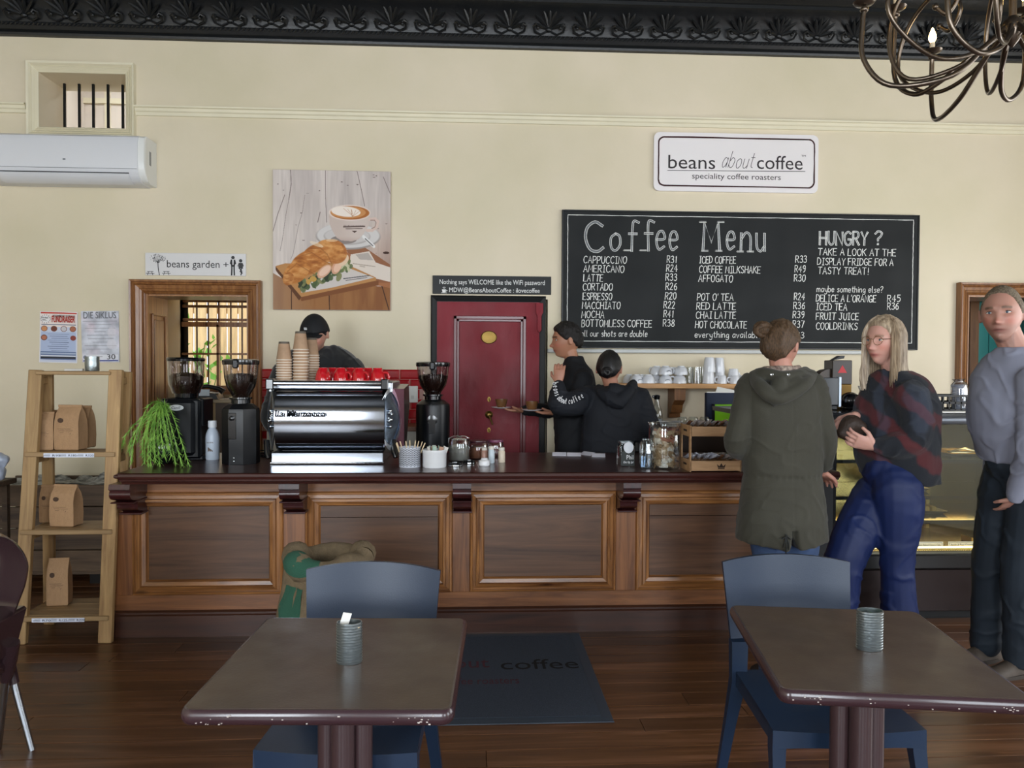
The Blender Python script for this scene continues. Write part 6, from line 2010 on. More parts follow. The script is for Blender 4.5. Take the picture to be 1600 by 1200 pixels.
m = MB().lathe([(Rc * 1.003, 0.0), (Rc * 1.005, 0.0025), (Rc * 0.95, 0.0025), (Rc * 0.95, 0.0)], seg=32)
obj('rim', m, white_c, cup0, 40)
m = MB().tube(cr([(Rc * 0.92, 0, 0.02), (Rc * 1.35, 0, 0.02), (Rc * 1.5, 0, 0.04), (Rc * 1.3, 0, 0.062), (Rc * 0.8, 0, 0.066)], 5), 0.0055, 8, flat=1.4)
obj('handle', m, redc, cup0, 60)
for k, (px, lab) in enumerate(((505, 'upturned red cup nearest the paper cup stacks'), (533, 'upturned red cup second from the paper cups'), (561, 'upturned red cup second from the black corner block'), (590, 'upturned red cup nearest the black corner block'))):
 o = cup0 if k == 0 else dup(cup0)
 x = P(px, 590, EO.y - 0.14).x
 o.location = (x, EO.y - 0.14, tz)
 o.rotation_euler = (0, 0, (-0.9, -0.5, -0.6, -0.3)[k])
 o['label'] = lab
 o['group'] = 'red cups on the espresso machine'
for k, px in enumerate((519, 547, 574)):
 o = dup(cup0)
 o.location = (P(px, 590, EO.y - 0.02).x, EO.y + 0.0, tz)
 o.rotation_euler = (0, 0, 0.8 + k)
 o['label'] = ('upturned red cup in the back row, near the paper cups', 'upturned red cup in the middle of the back row', 'upturned red cup in the back row, far from paper cups')[k]
 o['group'] = 'red cups on the espresso machine'
m = MB()
c_ = at(404, 717)
for k in range(3):
 m.tube([(c_.x + 0.04 * math.cos(a) * (1 + 0.1 * k), c_.y + 0.12 + 0.05 * math.sin(a) + 0.01 * k, CT + 0.006 + 0.012 * k + 0.004 * math.sin(2 * a + k)) for a in np.linspace(0, 2 * PI, 20)], 0.0045, 6, cap=False)
solo('power_cable', m, blkmat, 'coiled black power cable between a grinder and the espresso machine', 'cable', (c_.x, c_.y + 0.12, CT), world=True)
# ================================================================ SMALL THINGS ON THE BAR
b = at(639, 731); s = msc(b)
R, H = 17 * s, 31 * s
pt = thing('stirrer_pot', 'black and white patterned pot full of wooden stir sticks', 'pot', (b.x, b.y + R, CT))
potw = mat('pot_white', 'c9ccd6', rough=0.3)
obj('body', MB().lathe([(R * 0.98, 0), (R, 0.003), (R, H), (R - 0.004, H), (R - 0.004, 0.005), (0, 0.005)], seg=40), potw, pt, 40)
m = MB()
for i in range(18):
 a = 2 * PI * i / 18
 for j in range(8):
  z = 0.006 + (H - 0.012) * (j + 0.5) / 8
  da, dz = PI / 18 * 1.0, (H - 0.012) / 8 * 0.58
  def pq(aa, zz): return ((R + 0.0004) * math.cos(aa), (R + 0.0004) * math.sin(aa), zz)
  m.add([pq(a - da, z), pq(a, z + dz), pq(a + da, z), pq(a, z - dz)], [(0, 1, 2, 3)])
  m.add([pq(a + PI / 18 - da * .45, z + dz * 1.1), pq(a + PI / 18, z + dz * 1.5), pq(a + PI / 18 + da * .45, z + dz * 1.1), pq(a + PI / 18, z + dz * .7)], [(0, 1, 2, 3)])
obj('pattern', m, black_gloss, pt, 0)['kind'] = 'stuff'
stick = mat('stick_wood', 'd8c09a', rough=0.7)
q = random.Random(2)
sk0 = None
for k in range(9):
 a = PI * (k + 0.5) / 9
 m = Euler((q.uniform(-0.1, 0.15), 0.5 * math.cos(a) * -1 * -1, 0)).to_matrix().to_4x4()
 if sk0 is None:
  sk0 = solo('stir_stick', MB().box((-0.003, -0.001, 0), (0.003, 0.001, H + 0.028), 0.0008), stick, 'x', 'stick', smooth=0)
  o = sk0
 else:
  o = dup(sk0)
 o.location = (b.x + R * 0.5 * math.cos(a), b.y + R + R * 0.25 * math.sin(a), CT + 0.007)
 o.rotation_euler = (q.uniform(-0.08, 0.08), 0.42 * math.cos(a), q.uniform(0, 1))
 o['label'] = 'wooden stir stick fanned out in the patterned pot'
 o['group'] = 'stir sticks in the patterned pot'
b = at(678, 732); s = msc(b)
R, H = 19.5 * s, 28 * s
wb_ = thing('sachet_bowl', 'plain white ramekin full of sugar sachets', 'bowl', (b.x, b.y + R, CT))
obj('body', MB().lathe([(R * 0.93, 0), (R * 0.96, 0.004), (R * 0.98, H - 0.018), (R * 1.0, H - 0.016), (R * 1.0, H), (R - 0.006, H), (R - 0.008, 0.006), (0, 0.006)], seg=40), white_c, wb_, 40)
sc0 = None
for k in range(13):
 a = 2 * PI * k / 13
 col = ('sachet_a', 'sachet_b', 'sachet_c')[k % 3]
 mt_ = mat(col, ('d9d4cc', 'a9c0b0', 'b08a72')[k % 3], rough=0.6)
 o = solo('sugar_sachet', MB().box((-0.012, -0.0015, 0), (0.012, 0.0015, H + 0.012), 0.001), mt_, ('white', 'pale green', 'brown')[k % 3] + ' paper sachet standing in the white ramekin', 'sachet', smooth=0)
 o.location = (b.x + R * 0.5 * math.cos(a), b.y + R + R * 0.5 * math.sin(a), CT + 0.008)
 o.rotation_euler = (q.uniform(-0.2, 0.2), 0.35 * math.cos(a), a + 1)
 o['group'] = ('white', 'pale green', 'brown')[k % 3] + ' sachets in the ramekin'
def jar(name, label, px, pyb, pyt, pw, lidm, fill=None, clip=False, d=0.0, fl=0.6):
 b = at(px, pyb); s = msc(b)
 R, H = pw / 2 * s, (pyb - pyt) * s
 t = thing(name, label, 'jar', (b.x, b.y + R + d, CT))
 obj('glass', MB().lathe([(R * 0.93, 0), (R, 0.006), (R, H * 0.74), (R * 0.92, H * 0.82), (R * 0.9, H * 0.88)], seg=28), clear, t, 50)
 obj('lid', MB().lathe([(R * 0.94, H * 0.86), (R * 0.96, H * 0.88), (R * 0.94, H * 0.97), (R * 0.8, H), (0, H)] if not clip else [(R * 0.95, H * 0.84), (R * 0.95, H * 0.88), (R * 0.8, H * 0.92), (R * 0.3, H * 0.93), (R * 0.2, H * 0.97), (R * 0.32, H), (0, H)], seg=28), lidm, t, 40)
 if clip:
  m = MB().tube([(-R * 0.97, 0, H * 0.85), (-R * 0.99, 0, H * 0.7), (-R * 0.99, 0, H * 0.9), (-R * 0.5, 0, H * 0.98), (R * 0.5, 0, H * 0.98), (R * 0.99, 0, H * 0.9)], 0.002, 5)
  obj('wire_clip', m, steel, t, 50)
 if fill:
  obj('contents', MB().lathe([(R * 0.9, 0.006), (R * 0.94, 0.01), (R * 0.94, H * fl), (R * 0.5, H * fl + 0.006), (0, H * fl + 0.008)], seg=24), fill, t, 40)
 return t
jar('clip_jar', 'round clear clip-top jar of grey powder with steel wire clip', 717, 722, 682, 34, clear, mat('grey_powder', '8a8680', rough=0.9), True)
jar('lidded_jar', 'squat glass jar with dark red-black lid and brown contents', 748, 719, 689, 33, mat('jar_dark_lid', '3b1820', rough=0.3, coat=0.3), mat('brown_powder', '7a4a34', rough=0.9), d=0.02)
jar('pink_lid_jar', 'square-ish glass canister with pinkish lid behind the shakers', 775, 717, 689, 26, mat('jar_pink_lid', '7d4560', rough=0.3, coat=0.3), None, d=0.05)
for px, pyb, pyt, pw, cm, lab in ((768, 724, 697, 10, 'c0ccd4', 'small clear shaker with grey-blue label by the pink-lidded jar'), (784, 723, 699, 11, 'cfc0ac', 'small cream shaker bottle nearest the open end of the bar'), (757, 722, 699, 10, 'a88070', 'small brown-filled shaker with white cap among the jars')):
 b = at(px, pyb); s = msc(b); R, H = pw / 2 * s, (pyb - pyt) * s
 t = thing('shaker', lab, 'shaker', (b.x, b.y + R, CT))
 obj('body', MB().lathe([(R * 0.95, 0), (R, 0.003), (R, H * 0.7), (R * 0.75, H * 0.78), (R * 0.75, H * 0.8)], seg=18), mat('shaker_' + cm, cm, rough=0.3), t, 50)
 obj('cap', MB().lathe([(R * 0.8, H * 0.79), (R * 0.85, H * 0.82), (R * 0.8, H * 0.97), (0, H)], seg=18), mat('shaker_cap', 'd6cfc4', rough=0.4), t, 50)
for px, pyb, pw, lab in ((711, 730, 23, 'loose black and chrome jar lid, the one nearest the ramekin'), (733, 726, 20, 'loose black and chrome jar lid lying behind the other lid')):
 b = at(px, pyb); s = msc(b); R = pw / 2 * s
 t = thing('jar_lid', lab, 'lid', (b.x, b.y + R, CT))
 obj('plate', MB().lathe([(R, 0), (R, 0.016), (R * 0.9, 0.02), (R * 0.88, 0.014), (0, 0.014)], seg=24), blkgloss, t, 40)
 obj('chrome_ring', MB().lathe([(R * 1.02, 0.003), (R * 1.03, 0.006), (R * 1.02, 0.009), (R * 0.99, 0.009), (R * 0.99, 0.003)], seg=24), steel, t, 40)
b = at(757, 729); s = msc(b); R = 9 * s
m = MB().lathe([(R * 0.85, 0), (R, 0.006), (R, 0.03), (R * 0.7, 0.034), (R * 0.5, 0.045), (R * 0.3, 0.046), (0, 0.046)], seg=24)
solo('white_cap', m, white_c, 'small white domed cap lying in front of the jars', 'cap', (b.x, b.y + R, CT))
crd = mat('card_white', 'd9d8e4', rough=0.6)
for k, (pa, pb, y_, lab) in enumerate(((863, 885, 712, 'white card on the bar, the one nearest the red door'), (886, 908, 712.5, 'white card on the bar, second from the door'), (906, 924, 711, 'white card lying askew between two others'), (925, 946, 714, 'white card on the bar nearest the tip jar'))):
 a, c_ = at(pa, y_), at(pb, y_ + (2 if k == 2 else 0.3))
 t = thing('name_card', lab, 'card', ((a.x + c_.x) / 2, a.y, CT), math.atan2(c_.y - a.y, c_.x - a.x), group='white cards along the bar')
 L_ = (c_ - a).length
 obj('card', MB().prism([(0, 0)] * 0 or [(-L_ / 2, 0.0), (L_ / 2, 0.0), (L_ / 2, 0.002), (-L_ / 2, 0.002)], 0, 0.05, Matrix.Rotation(0.30, 4, 'X')), crd, t, 0)
b = at(980, 729); s = msc(b); R, H = 12.5 * s, 38 * s
t = thing('tip_jar', 'square glass tip jar with black label and round white sticker', 'jar', (b.x, b.y + R, CT))
def sq(r, z): return [(x, y, z) for x, y in rrect(-r, -r, r, r, r * 0.3, 4)]
obj('glass', MB().rings([sq(R * 0.97, 0), sq(R, 0.006), sq(R, H * 0.82), sq(R * 0.8, H * 0.9), sq(R * 0.8, H)], cap=False), clear, t, 40)
obj('neck_ring', MB().rings([sq(R * 0.84, H * 0.93), sq(R * 0.86, H * 0.95), sq(R * 0.86, H), sq(R * 0.8, H), sq(R * 0.8, H * 0.93)], cap=False), steelb, t, 40)
obj('label', MB().box((-R * 0.78, -R - 0.002, 0.005), (R * 0.9, -R - 0.0005, H * 0.62), 0), mat('label_dark', '1c221f', rough=0.5), t, 0)
m = MB()
lettering(m, 'Phil', -R * 0.1, H * 0.3, R * 0.75, size=0.035, y=-R - 0.0028)
lettering(m, 'the tip jar', -R * 0.5, H * 0.14, R * 0.8, size=0.02, y=-R - 0.0028)
obj('label_lettering', m, mat('white_ink', 'd8d8da', rough=0.5), t, 0)
m = MB().rings([[(R * 0.15 + R * 0.62 * math.cos(a) * (1 + 0.06 * math.sin(a)), -R - y_, H * 0.78 + R * 0.7 * math.sin(a)) for a in np.linspace(0, 2 * PI, 28, endpoint=False)] for y_ in (0.0, 0.0035)])
obj('round_sticker', m, mat('sticker_white', 'd6d8de', rough=0.5), t, 30)
b = at(1011, 734); s = msc(b); R, H = 9.5 * s, 48 * s
t = thing('sanitiser_bottle', 'clear rectangular plastic bottle beside the sweet jar', 'bottle', (b.x, b.y + R, CT))
def sq2(r, z): return [(x, y * 0.7, z) for x, y in rrect(-r, -r, r, r, r * 0.35, 4)]
obj('glass', MB().rings([sq2(R * 0.9, 0), sq2(R, 0.008), sq2(R, H * 0.86), sq2(R * 0.8, H * 0.93), sq2(R * 0.55, H * 0.94)], cap=False), clear, t, 40)
obj('contents', MB().rings([sq2(R * 0.85, 0.006), sq2(R * 0.93, 0.012), sq2(R * 0.93, H * 0.6)]), glass('pale_gel', 'c8d6e6', mix=0.7), t, 40)
obj('cap', MB().lathe([(R * 0.6, H * 0.93), (R * 0.62, H), (0, H)], seg=16), clear, t, 40)
m = MB().tube([(0.004, 0, H * 0.9), (-0.003, 0, 0.02)], 0.0025, 6)
obj('dip_tube', m, mat('tube_white', 'cdd6de', rough=0.4), t, 40)
b = at(1043, 735); s = msc(b); R, H = 24.5 * s, 72 * s
t = thing('biscuit_jar', 'large clear glass jar filled with wrapped biscuits', 'jar', (b.x, b.y + R, CT))
obj('glass', MB().lathe([(R * 0.95, 0), (R, 0.01), (R, H - 0.03), (R * 0.97, H - 0.016), (R * 1.04, H)], seg=40, cap=False), clear, t, 50)
obj('rim', MB().lathe([(R * 1.02, H - 0.004), (R * 1.06, H), (R * 1.04, H + 0.004), (R * 0.98, H + 0.002)], seg=40, cap=False), clear, t, 50)
q = random.Random(12)
wr_ = [mat('wrap_' + c_, c_, rough=0.3, var=0.25, vscale=90, coat=0.3) for c_ in ('b29a7c', '8f7558', 'd0c8bc', 'a06a58')]
bis = []
for k_ in range(4):
 bm_ = MB()
 bm_.rings([[(x * f_, y * f_ * 0.7, z) for x, y in ((-1, -1), (0, -1.05), (1, -1), (1.05, 0), (1, 1), (0, 1.05), (-1, 1), (-1.05, 0))] for f_, z in ((0.006, -0.007), (0.018, -0.005), (0.021, 0), (0.018, 0.005), (0.006, 0.008))])
 bm_.add([(0.018, -0.012, 0), (0.03, -0.014, 0.003), (0.03, 0.014, -0.003), (0.018, 0.012, 0)], [(0, 1, 2, 3)])
 bm_.add([(-0.018, -0.012, 0), (-0.03, -0.014, -0.003), (-0.03, 0.014, 0.003), (-0.018, 0.012, 0)], [(3, 2, 1, 0)])
 bis.append(bm_.mesh('biscuit', wr_[k_], 30))
placed = []
for lev in range(11):
 z = 0.022 + lev * (H - 0.075) / 10
 for k in range(10):
  a = 2 * PI * (k + q.random() * 0.6) / 10
  r_ = R * 0.60
  o = bpy.data.objects.new('wrapped_biscuit', bis[q.randrange(4) if lev > 7 else q.choice((0, 0, 1, 1, 2))])
  COL.objects.link(o)
  o.location = (b.x + r_ * math.cos(a), b.y + R + r_ * math.sin(a), CT + z + q.uniform(-0.004, 0.004))
  o.rotation_euler = (q.uniform(0.5, 2.4), q.uniform(-0.9, 0.9), a + PI / 2 + q.uniform(-0.4, 0.4))
  o.scale = (0.8, 0.8, 0.8)
  tag(o, 'small wrapped biscuit heaped inside the big glass jar', 'biscuit', 'wrapped biscuits in the glass jar')
pa, pb_ = at(1084, 737), at(1146, 735)
pback = at(1068, 720)
s = msc(pa)
ply = wood('plywood', '8a6542', 'b8926a', axis=0, scale=1.2, rough=0.6, knots=False)
plyd = mat('burnt_edge', '2a1a10', rough=0.8)
rk = thing('snack_rack', 'two-tier laser-cut plywood rack of snack packs with printed crown', 'rack', ((pa.x + pb_.x) / 2, pa.y + 0.09, CT))
wR = (pb_.x - pa.x) / 2 + 0.02
dR = 0.10
hA, hB = 0.05, ez(660) + 0.0
for z_, h_ in ((0.006, 0.052), (0.19, 0.052)):
 obj('tray_front', MB().box((-wR, -dR, z_), (wR, -dR + 0.006, z_ + h_)), ply, rk, 0)
 obj('tray_back', MB().box((-wR, dR - 0.006, z_), (wR, dR, z_ + h_)), ply, rk, 0)
 obj('tray_floor', MB().box((-wR, -dR + 0.006, z_), (wR, dR - 0.006, z_ + 0.006)), ply, rk, 0)
for sx in (-1, 1):
 x = sx * wR
 m = MB()
 for y0_, y1_, za, zb in ((-dR, dR, 0, 0.06), (-dR, dR, 0.186, 0.246), (-dR, -dR + 0.028, 0.06, 0.186), (dR - 0.028, dR, 0.06, 0.186)):
  m.box((x - 0.003, y0_, za), (x + 0.003, y1_, zb))
 obj('side_frame', m, ply, rk, 0)
 m = MB()
 for zc_ in (0.034, 0.216):
  m.box((x - 0.0035, -0.035, zc_ - 0.008), (x + 0.0035, 0.035, zc_ + 0.008), 0.003)
 obj('grip_hole', m, plyd, rk, 0)
m = MB()
cx_ = 0.03
m.prism([(cx_ - 0.018, 0.015), (cx_ + 0.018, 0.015), (cx_ + 0.018, 0.02), (cx_ - 0.018, 0.02)], -dR - 0.0008, -dR)
m.prism([(cx_ - 0.018, 0.022), (cx_ + 0.018, 0.022), (cx_ + 0.024, 0.042), (cx_ + 0.01, 0.03), (cx_, 0.047), (cx_ - 0.01, 0.03), (cx_ - 0.024, 0.042)], -dR - 0.0008, -dR)
obj('crown_print', m, plyd, rk, 0)
q = random.Random(4)
pk = []
for nm, c_ in (('silver', 'b9bcc8'), ('brown', '6d4a36'), ('clear', '9a8f8a')):
 m = MB()
 m.rings([[(x, y * w_, z * w_) for y, z in ((-0.014, 0), (0, 0.010), (0.014, 0), (0, -0.008))] for x, w_ in ((-0.055, 0.25), (-0.05, 0.3), (-0.042, 0.95), (0, 1.05), (0.042, 0.95), (0.05, 0.3), (0.055, 0.25))])
 m.box((-0.056, -0.013, -0.0008), (-0.046, 0.013, 0.0008)).box((0.046, -0.013, -0.0008), (0.056, 0.013, 0.0008))
 pk.append(m.mesh('packet', mat('packet_' + nm, c_, rough=0.22, coat=0.4, var=0.2, vscale=60), 40))
lb = mat('packet_label', 'c9d0e6', rough=0.5)
for tier, z_ in (('lower', 0.02), ('upper', 0.205)):
 for k in range(14):
  i_ = k % 7
  o = bpy.data.objects.new('snack_packet', pk[(0 if tier == 'lower' and i_ < 4 else q.choice((1, 2)))])
  COL.objects.link(o)
  o.location = rk.location + Vector((-wR + 0.03 + i_ * (2 * wR - 0.05) / 6, (-0.035 if k < 7 else 0.04) + 0.0, z_ + (0.05 if tier == 'lower' else 0.045) + (0.004 * (i_ % 2))))
  o.rotation_euler = (q.uniform(-0.5, 0.5), 0.3, PI / 2 + q.uniform(-0.25, 0.25))
  nm_ = {'packet_silver': 'silver', 'packet_brown': 'brown', 'packet_clear': 'grey'}[o.data.materials[0].name]
  tag(o, nm_ + ' snack packet lying in the %s tray of the plywood rack' % tier, 'packet', nm_ + ' packets in the %s rack tray' % tier)
  l_ = MB().box((-0.018, -0.010, 0.0075), (0.018, 0.010, 0.0085))
  obj('paper_label', l_, lb, o, 0)
b = at(1003, 706)
t = thing('card_terminal', 'small black card machine behind the tip jar', 'card machine', (b.x, b.y, CT), 0.3)
obj('body', MB().box((-0.06, -0.03, 0.0), (0.06, 0.06, 0.075), 0.01), blkmat, t, 30)
obj('screen', MB().box((-0.04, -0.033, 0.03), (0.04, -0.030, 0.06), 0.002), blkgloss, t, 0)
m = MB()
lettering(m, 'GMT', 0.012, 0.036, 0.045, size=0.014, y=-0.0336)
obj('lettering', m, mat('white_ink', 'd8d8da'), t, 0)
# ================================================================ CUPS ON THE SHELF
mug = mat('white_mug', 'dfe1e6', rough=0.16, coat=0.5)
inkm = mat('mug_print', '4a4f5a', rough=0.4)
def cupmesh(kind):
 t = thing({'cup': 'cappuccino_cup', 'mug': 'tall_cup', 'small': 'espresso_cup', 'glass': 'latte_glass'}[kind], 'x', 'glass' if kind == 'glass' else 'cup')
 R, H = {'cup': (0.05, 0.066), 'mug': (0.045, 0.112), 'small': (0.037, 0.062), 'glass': (0.034, 0.125)}[kind]
 if kind == 'cup': pr = [(R, 0), (R * 0.99, H * .3), (R * .86, H * .65), (R * .6, H * .9), (R * .5, H * .92), (R * .5, H), (R * .42, H), (R * .4, H * .95), (0, H * .95)]
 elif kind == 'glass': pr = [(R, 0), (R * .96, H * .5), (R * .8, H), (0, H)]
 else: pr = [(R, 0), (R * .97, H * .3), (R * .82, H * .85), (R * .74, H * .97), (R * .7, H), (R * .64, H), (R * .62, H * .97), (0, H * .97)]
 obj('bowl', MB().lathe(pr, seg=24, cap=False), clear if kind == 'glass' else mug, t, 50)
 if kind != 'glass':
  zz = (0.2, 0.75) if kind != 'mug' else (0.25, 0.7)
  obj('handle', MB().tube(cr([(R * .9, 0, H * zz[0]), (R * 1.3, 0, H * zz[0]), (R * 1.45, 0, H * (zz[0] + zz[1]) / 2), (R * 1.25, 0, H * zz[1]), (R * .75, 0, H * zz[1])], 4), 0.0045, 7, flat=1.4), mug, t, 60)
  m = MB()
  for k in range(7):
   a = -PI / 2 - 0.35 + 0.7 * k / 6
   rr = R * 0.985 + 0.0006
   zc_ = H * 0.36 + 0.006 * math.cos((k - 3) * 0.5)
   m.add([(rr * math.cos(a - .04), rr * math.sin(a - .04), zc_ - .003), (rr * math.cos(a + .04), rr * math.sin(a + .04), zc_ - .003), (rr * math.cos(a + .04), rr * math.sin(a + .04), zc_ + .003), (rr * math.cos(a - .04), rr * math.sin(a - .04), zc_ + .003)], [(0, 1, 2, 3)])
  obj('print', m, inkm, t, 0)
 return t, H
protos = {}
specs = [  # kind, px, level, row (0 front 1 back), turn, label
 ('cup', 994, 0, 0, 0.5, 'upturned white cup at the end of the shelf, nearest the dark-haired woman'), ('cup', 1013, 0, 0, 2.9, 'upturned white cup, second along from the dark-haired woman'),
 ('cup', 983, 0, 1, 1.9, 'upturned white cup at the back of the shelf by her ear'), ('cup', 1002, 0, 1, 0.9, 'upturned white cup in the back row behind the first two'), ('cup', 1024, 0, 1, 0.6, 'single upturned cup in the back row beside the double stack'),
 ('cup', 1040, 0, 0, 0.1, 'lower white cup of the first two-high stack'), ('cup', 1040, 1, 0, 0.3, 'upper white cup of the first two-high stack'), ('cup', 1026, 1, 1, 2.2, 'white cup balanced on the single one in the back row'),
 ('cup', 1062, 0, 0, 1.0, 'lower white cup of the leaning stack beside the glasses'), ('cup', 1064, 1, 0, 2.4, 'upper tilted white cup of the leaning stack beside the glasses'),
 ('glass', 1077, 0, 1, 0, 'tall clear latte glass nearest the leaning cups'), ('glass', 1087, 0, 0, 0, 'tall clear latte glass between two others'), ('glass', 1094, 0, 1, 0, 'tall clear latte glass nearest the tall white cups'),
 ('mug', 1107, 0, 0, 1.6, 'lower tall white cup of the pair beside the glasses'), ('mug', 1108, 1, 0, 1.5, 'upper tall white cup of the pair beside the glasses'), ('mug', 1124, 0, 1, 0.9, 'lower tall white cup in the back row'), ('mug', 1123, 1, 1, 2.2, 'upper tall white cup of the pair in the back row'),
 ('small', 1128, 0, 0, 3.0, 'small conical white cup in front of a tall one'), ('mug', 1146, 0, 1, 0.4, 'tall white cup partly behind small ones nearest the green coat'), ('small', 1148, 0, 0, 2.9, 'small white cup with side handle nearest the green coat'), ('small', 1163, 0, 1, 0.3, 'small white cup at the back, half hidden by the green coat'),
 ('small', 1171, 0, 0, 0.3, 'small white cup furthest along the shelf')]
for kind, px, lev, row, turn, lab in specs:
 if kind not in protos:
  t, H = cupmesh(kind)
  protos[kind] = (t, H)
  o = t
 else:
  o = dup(protos[kind][0])
 H = protos[kind][1]
 yy = WY - (0.19 if row == 0 else 0.075)
 bz = {'cup': H, 'mug': 0.085}.get(kind, 0)
 o.location = (P(px, 590, yy).x, yy, sz + lev * bz + (0.0005))
 o.rotation_euler = (0, 0.0, turn)
 o['label'] = lab
 o['group'] = 'white cups and glasses on the shelf'
b = Vector((P(1026, 655, 5.45).x, 5.45, rz_))
t = thing('milk_bottle', 'clear glass bottle with black stopper by the woman in black', 'bottle', b)
obj('glass', MB().lathe([(0.04, 0), (0.043, 0.01), (0.043, 0.09), (0.035, 0.125), (0.018, 0.165), (0.016, 0.2)], seg=24, cap=False), clear, t, 50)
obj('contents', MB().lathe([(0.038, 0.004), (0.04, 0.012), (0.04, 0.06), (0, 0.06)], seg=20), mat('milk', 'c9ccd6', rough=0.3), t, 40)
obj('stopper', MB().lathe([(0.02, 0.198), (0.022, 0.205), (0.024, 0.225), (0.012, 0.232), (0, 0.232)], seg=16).box((-0.035, -0.008, 0.21), (0.0, 0.008, 0.228), 0.004), blkgloss, t, 40)
wh = mat('plate_white', 'd2d5dc', rough=0.3)
for k in range(4):
 solo('saucer', MB().lathe([(0.04, 0), (0.075, 0.008), (0.078, 0.011), (0.04, 0.004), (0, 0.004)], seg=28), wh, '%s white saucer of the pile beside the glass bottle' % ('bottom', 'second', 'third', 'top')[k], 'saucer', (P(1050, 660, 5.5).x, 5.5, rz_ + 0.009 * k), group='saucers on the side bench')
for k, (px, lab) in enumerate(((1066, 'clear glass jar lying on the side bench nearest the saucers'), (1083, 'clear glass jar in the middle of three on the bench'), (1101, 'clear glass jar on the side bench nearest the blue folder'))):
 t = thing('glass_jar', lab, 'jar', (P(px, 660, 5.5).x, 5.5, rz_), group='glass jars on the side bench')
 obj('glass', MB().lathe([(0.032, 0), (0.036, 0.006), (0.036, 0.055), (0.028, 0.07)], seg=24, cap=False), clear, t, 50)
 obj('contents', MB().lathe([(0.03, 0.004), (0.033, 0.02), (0, 0.024)], seg=16), wh, t, 40)
a, b2 = P(1103, 668, 5.55), P(1160, 614, 5.55)
t = thing('folder', 'navy blue document folder with papers sticking out', 'folder', ((a.x + b2.x) / 2, 5.57, rz_))
hx2, hh = (b2.x - a.x) / 2, b2.z - rz_
obj('cover', MB().box((-hx2, -0.02, 0.0), (hx2, -0.014, hh), 0.002).box((-hx2, 0.014, 0.0), (hx2, 0.02, hh), 0.002).box((-hx2, -0.02, 0), (-hx2 + 0.006, 0.02, hh), 0.001), mat('navy_card', '1c2740', rough=0.5), t, 0)
m = MB().box((-hx2 + 0.01, -0.006, 0.01), (hx2, 0.0, hh + 0.008))
m.prism([(-hx2 + 0.07, hh - 0.02), (hx2, hh - 0.02), (hx2, hh + 0.01), (-hx2 + 0.09, hh + 0.045)], 0.004, 0.006)
obj('paper', m, paper, t, 0)
a, b2 = P(1116, 669, 5.5), P(1150, 632, 5.5)
t = thing('green_box', 'bright green card box leaning against the navy folder', 'box', ((a.x + b2.x) / 2, 5.515, rz_))
hx2, hh = (b2.x - a.x) / 2, b2.z - rz_
obj('carton', MB().box((-hx2, -0.025, 0), (hx2, 0.025, hh), 0.002), mat('lime_card', '7fc51c', rough=0.4), t, 0)
obj('edge_strip', MB().box((-hx2 - 0.006, -0.0255, 0), (-hx2, 0.0255, hh + 0.002)), blkmat, t, 0)
m = MB().box((-0.02, -0.02, 0), (0.02, 0.02, 0.03), 0.006)
solo('red_tub', m, mat('red_plastic', 'a8202a', rough=0.4), 'tiny red tub beside the green box', 'tub', (P(1110, 664, 5.5).x, 5.45, rz_), smooth=0)
# ================================================================ PEOPLE
def ga(x, s): return np.exp(-(x / s) ** 2)
def sst(a, b, x):
 t = np.clip((x - a) / (b - a), 0, 1)
 return t * t * (3 - 2 * t)
def head_pts(d, male=0.0):
 x, y, z = d[:, 0], d[:, 1], d[:, 2]
 k = sst(0.05, -1, z)
 px = 0.0745 * x * (1 - (0.34 - 0.1 * male) * k)
 py = np.where(y > 0, 0.092 * y, 0.1 * y * (1 - 0.42 * sst(-0.15, -1, z)))
 py = py + 0.012 * k * 1.0
 pz = 0.116 * z
 f = sst(0.0, 0.45, y)
 ax = np.abs(px)
 o = 0.006 * ga(ax - 0.027, 0.02) * ga(pz - 0.022, 0.009)
 o -= 0.011 * ga(ax - 0.031, 0.015) * ga(pz - 0.003, 0.011)
 o += 0.012 * ga(px, 0.009) * sst(0.014, -0.036, pz) * (pz > -0.043) * 1.0
 o += 0.010 * ga(px, 0.0105) * ga(pz + 0.036, 0.010)
 o += 0.006 * ga(ax - 0.013, 0.006) * ga(pz + 0.040, 0.007)
 o += 0.004 * ga(ax - 0.045, 0.02) * ga(pz + 0.022, 0.02)
 o += 0.006 * ga(px, 0.022) * ga(pz + 0.067, 0.010) - 0.005 * ga(px, 0.02) * ga(pz + 0.067, 0.0028)
 o -= 0.004 * ga(px, 0.02) * ga(pz + 0.081, 0.006)
 o += 0.009 * ga(px, 0.02) * ga(pz + 0.1, 0.016)
 return np.stack([px, py + o * f * (1 + 0.3 * male), pz], 1)
def sphere_dirs(n, m_):
 out = []
 for k in range(m_ + 1):
  th = PI * min(max(k / m_, 0.004), 0.996)
  for i in range(n):
   a = 2 * PI * i / n
   out.append((math.sin(th) * math.cos(a), math.sin(th) * math.sin(a), -math.cos(th)))
 return np.array(out)
NS, NR = 72, 60
_sd = sphere_dirs(NS, NR)
def grid_rings(p): return [[Vector(q_) for q_ in p[k * NS:(k + 1) * NS]] for k in range(NR + 1)]
def head_mx(c, face, pitch=0.0, roll=0.0, s=1.0):
 """face = (x, y) direction the face looks in plan"""
 yaw = math.atan2(-face[0], face[1])
 return Matrix.Translation(c) @ Matrix.Rotation(yaw, 4, 'Z') @ Matrix.Rotation(-pitch, 4, 'X') @ Matrix.Rotation(roll, 4, 'Y') @ Matrix.Scale(s, 4)
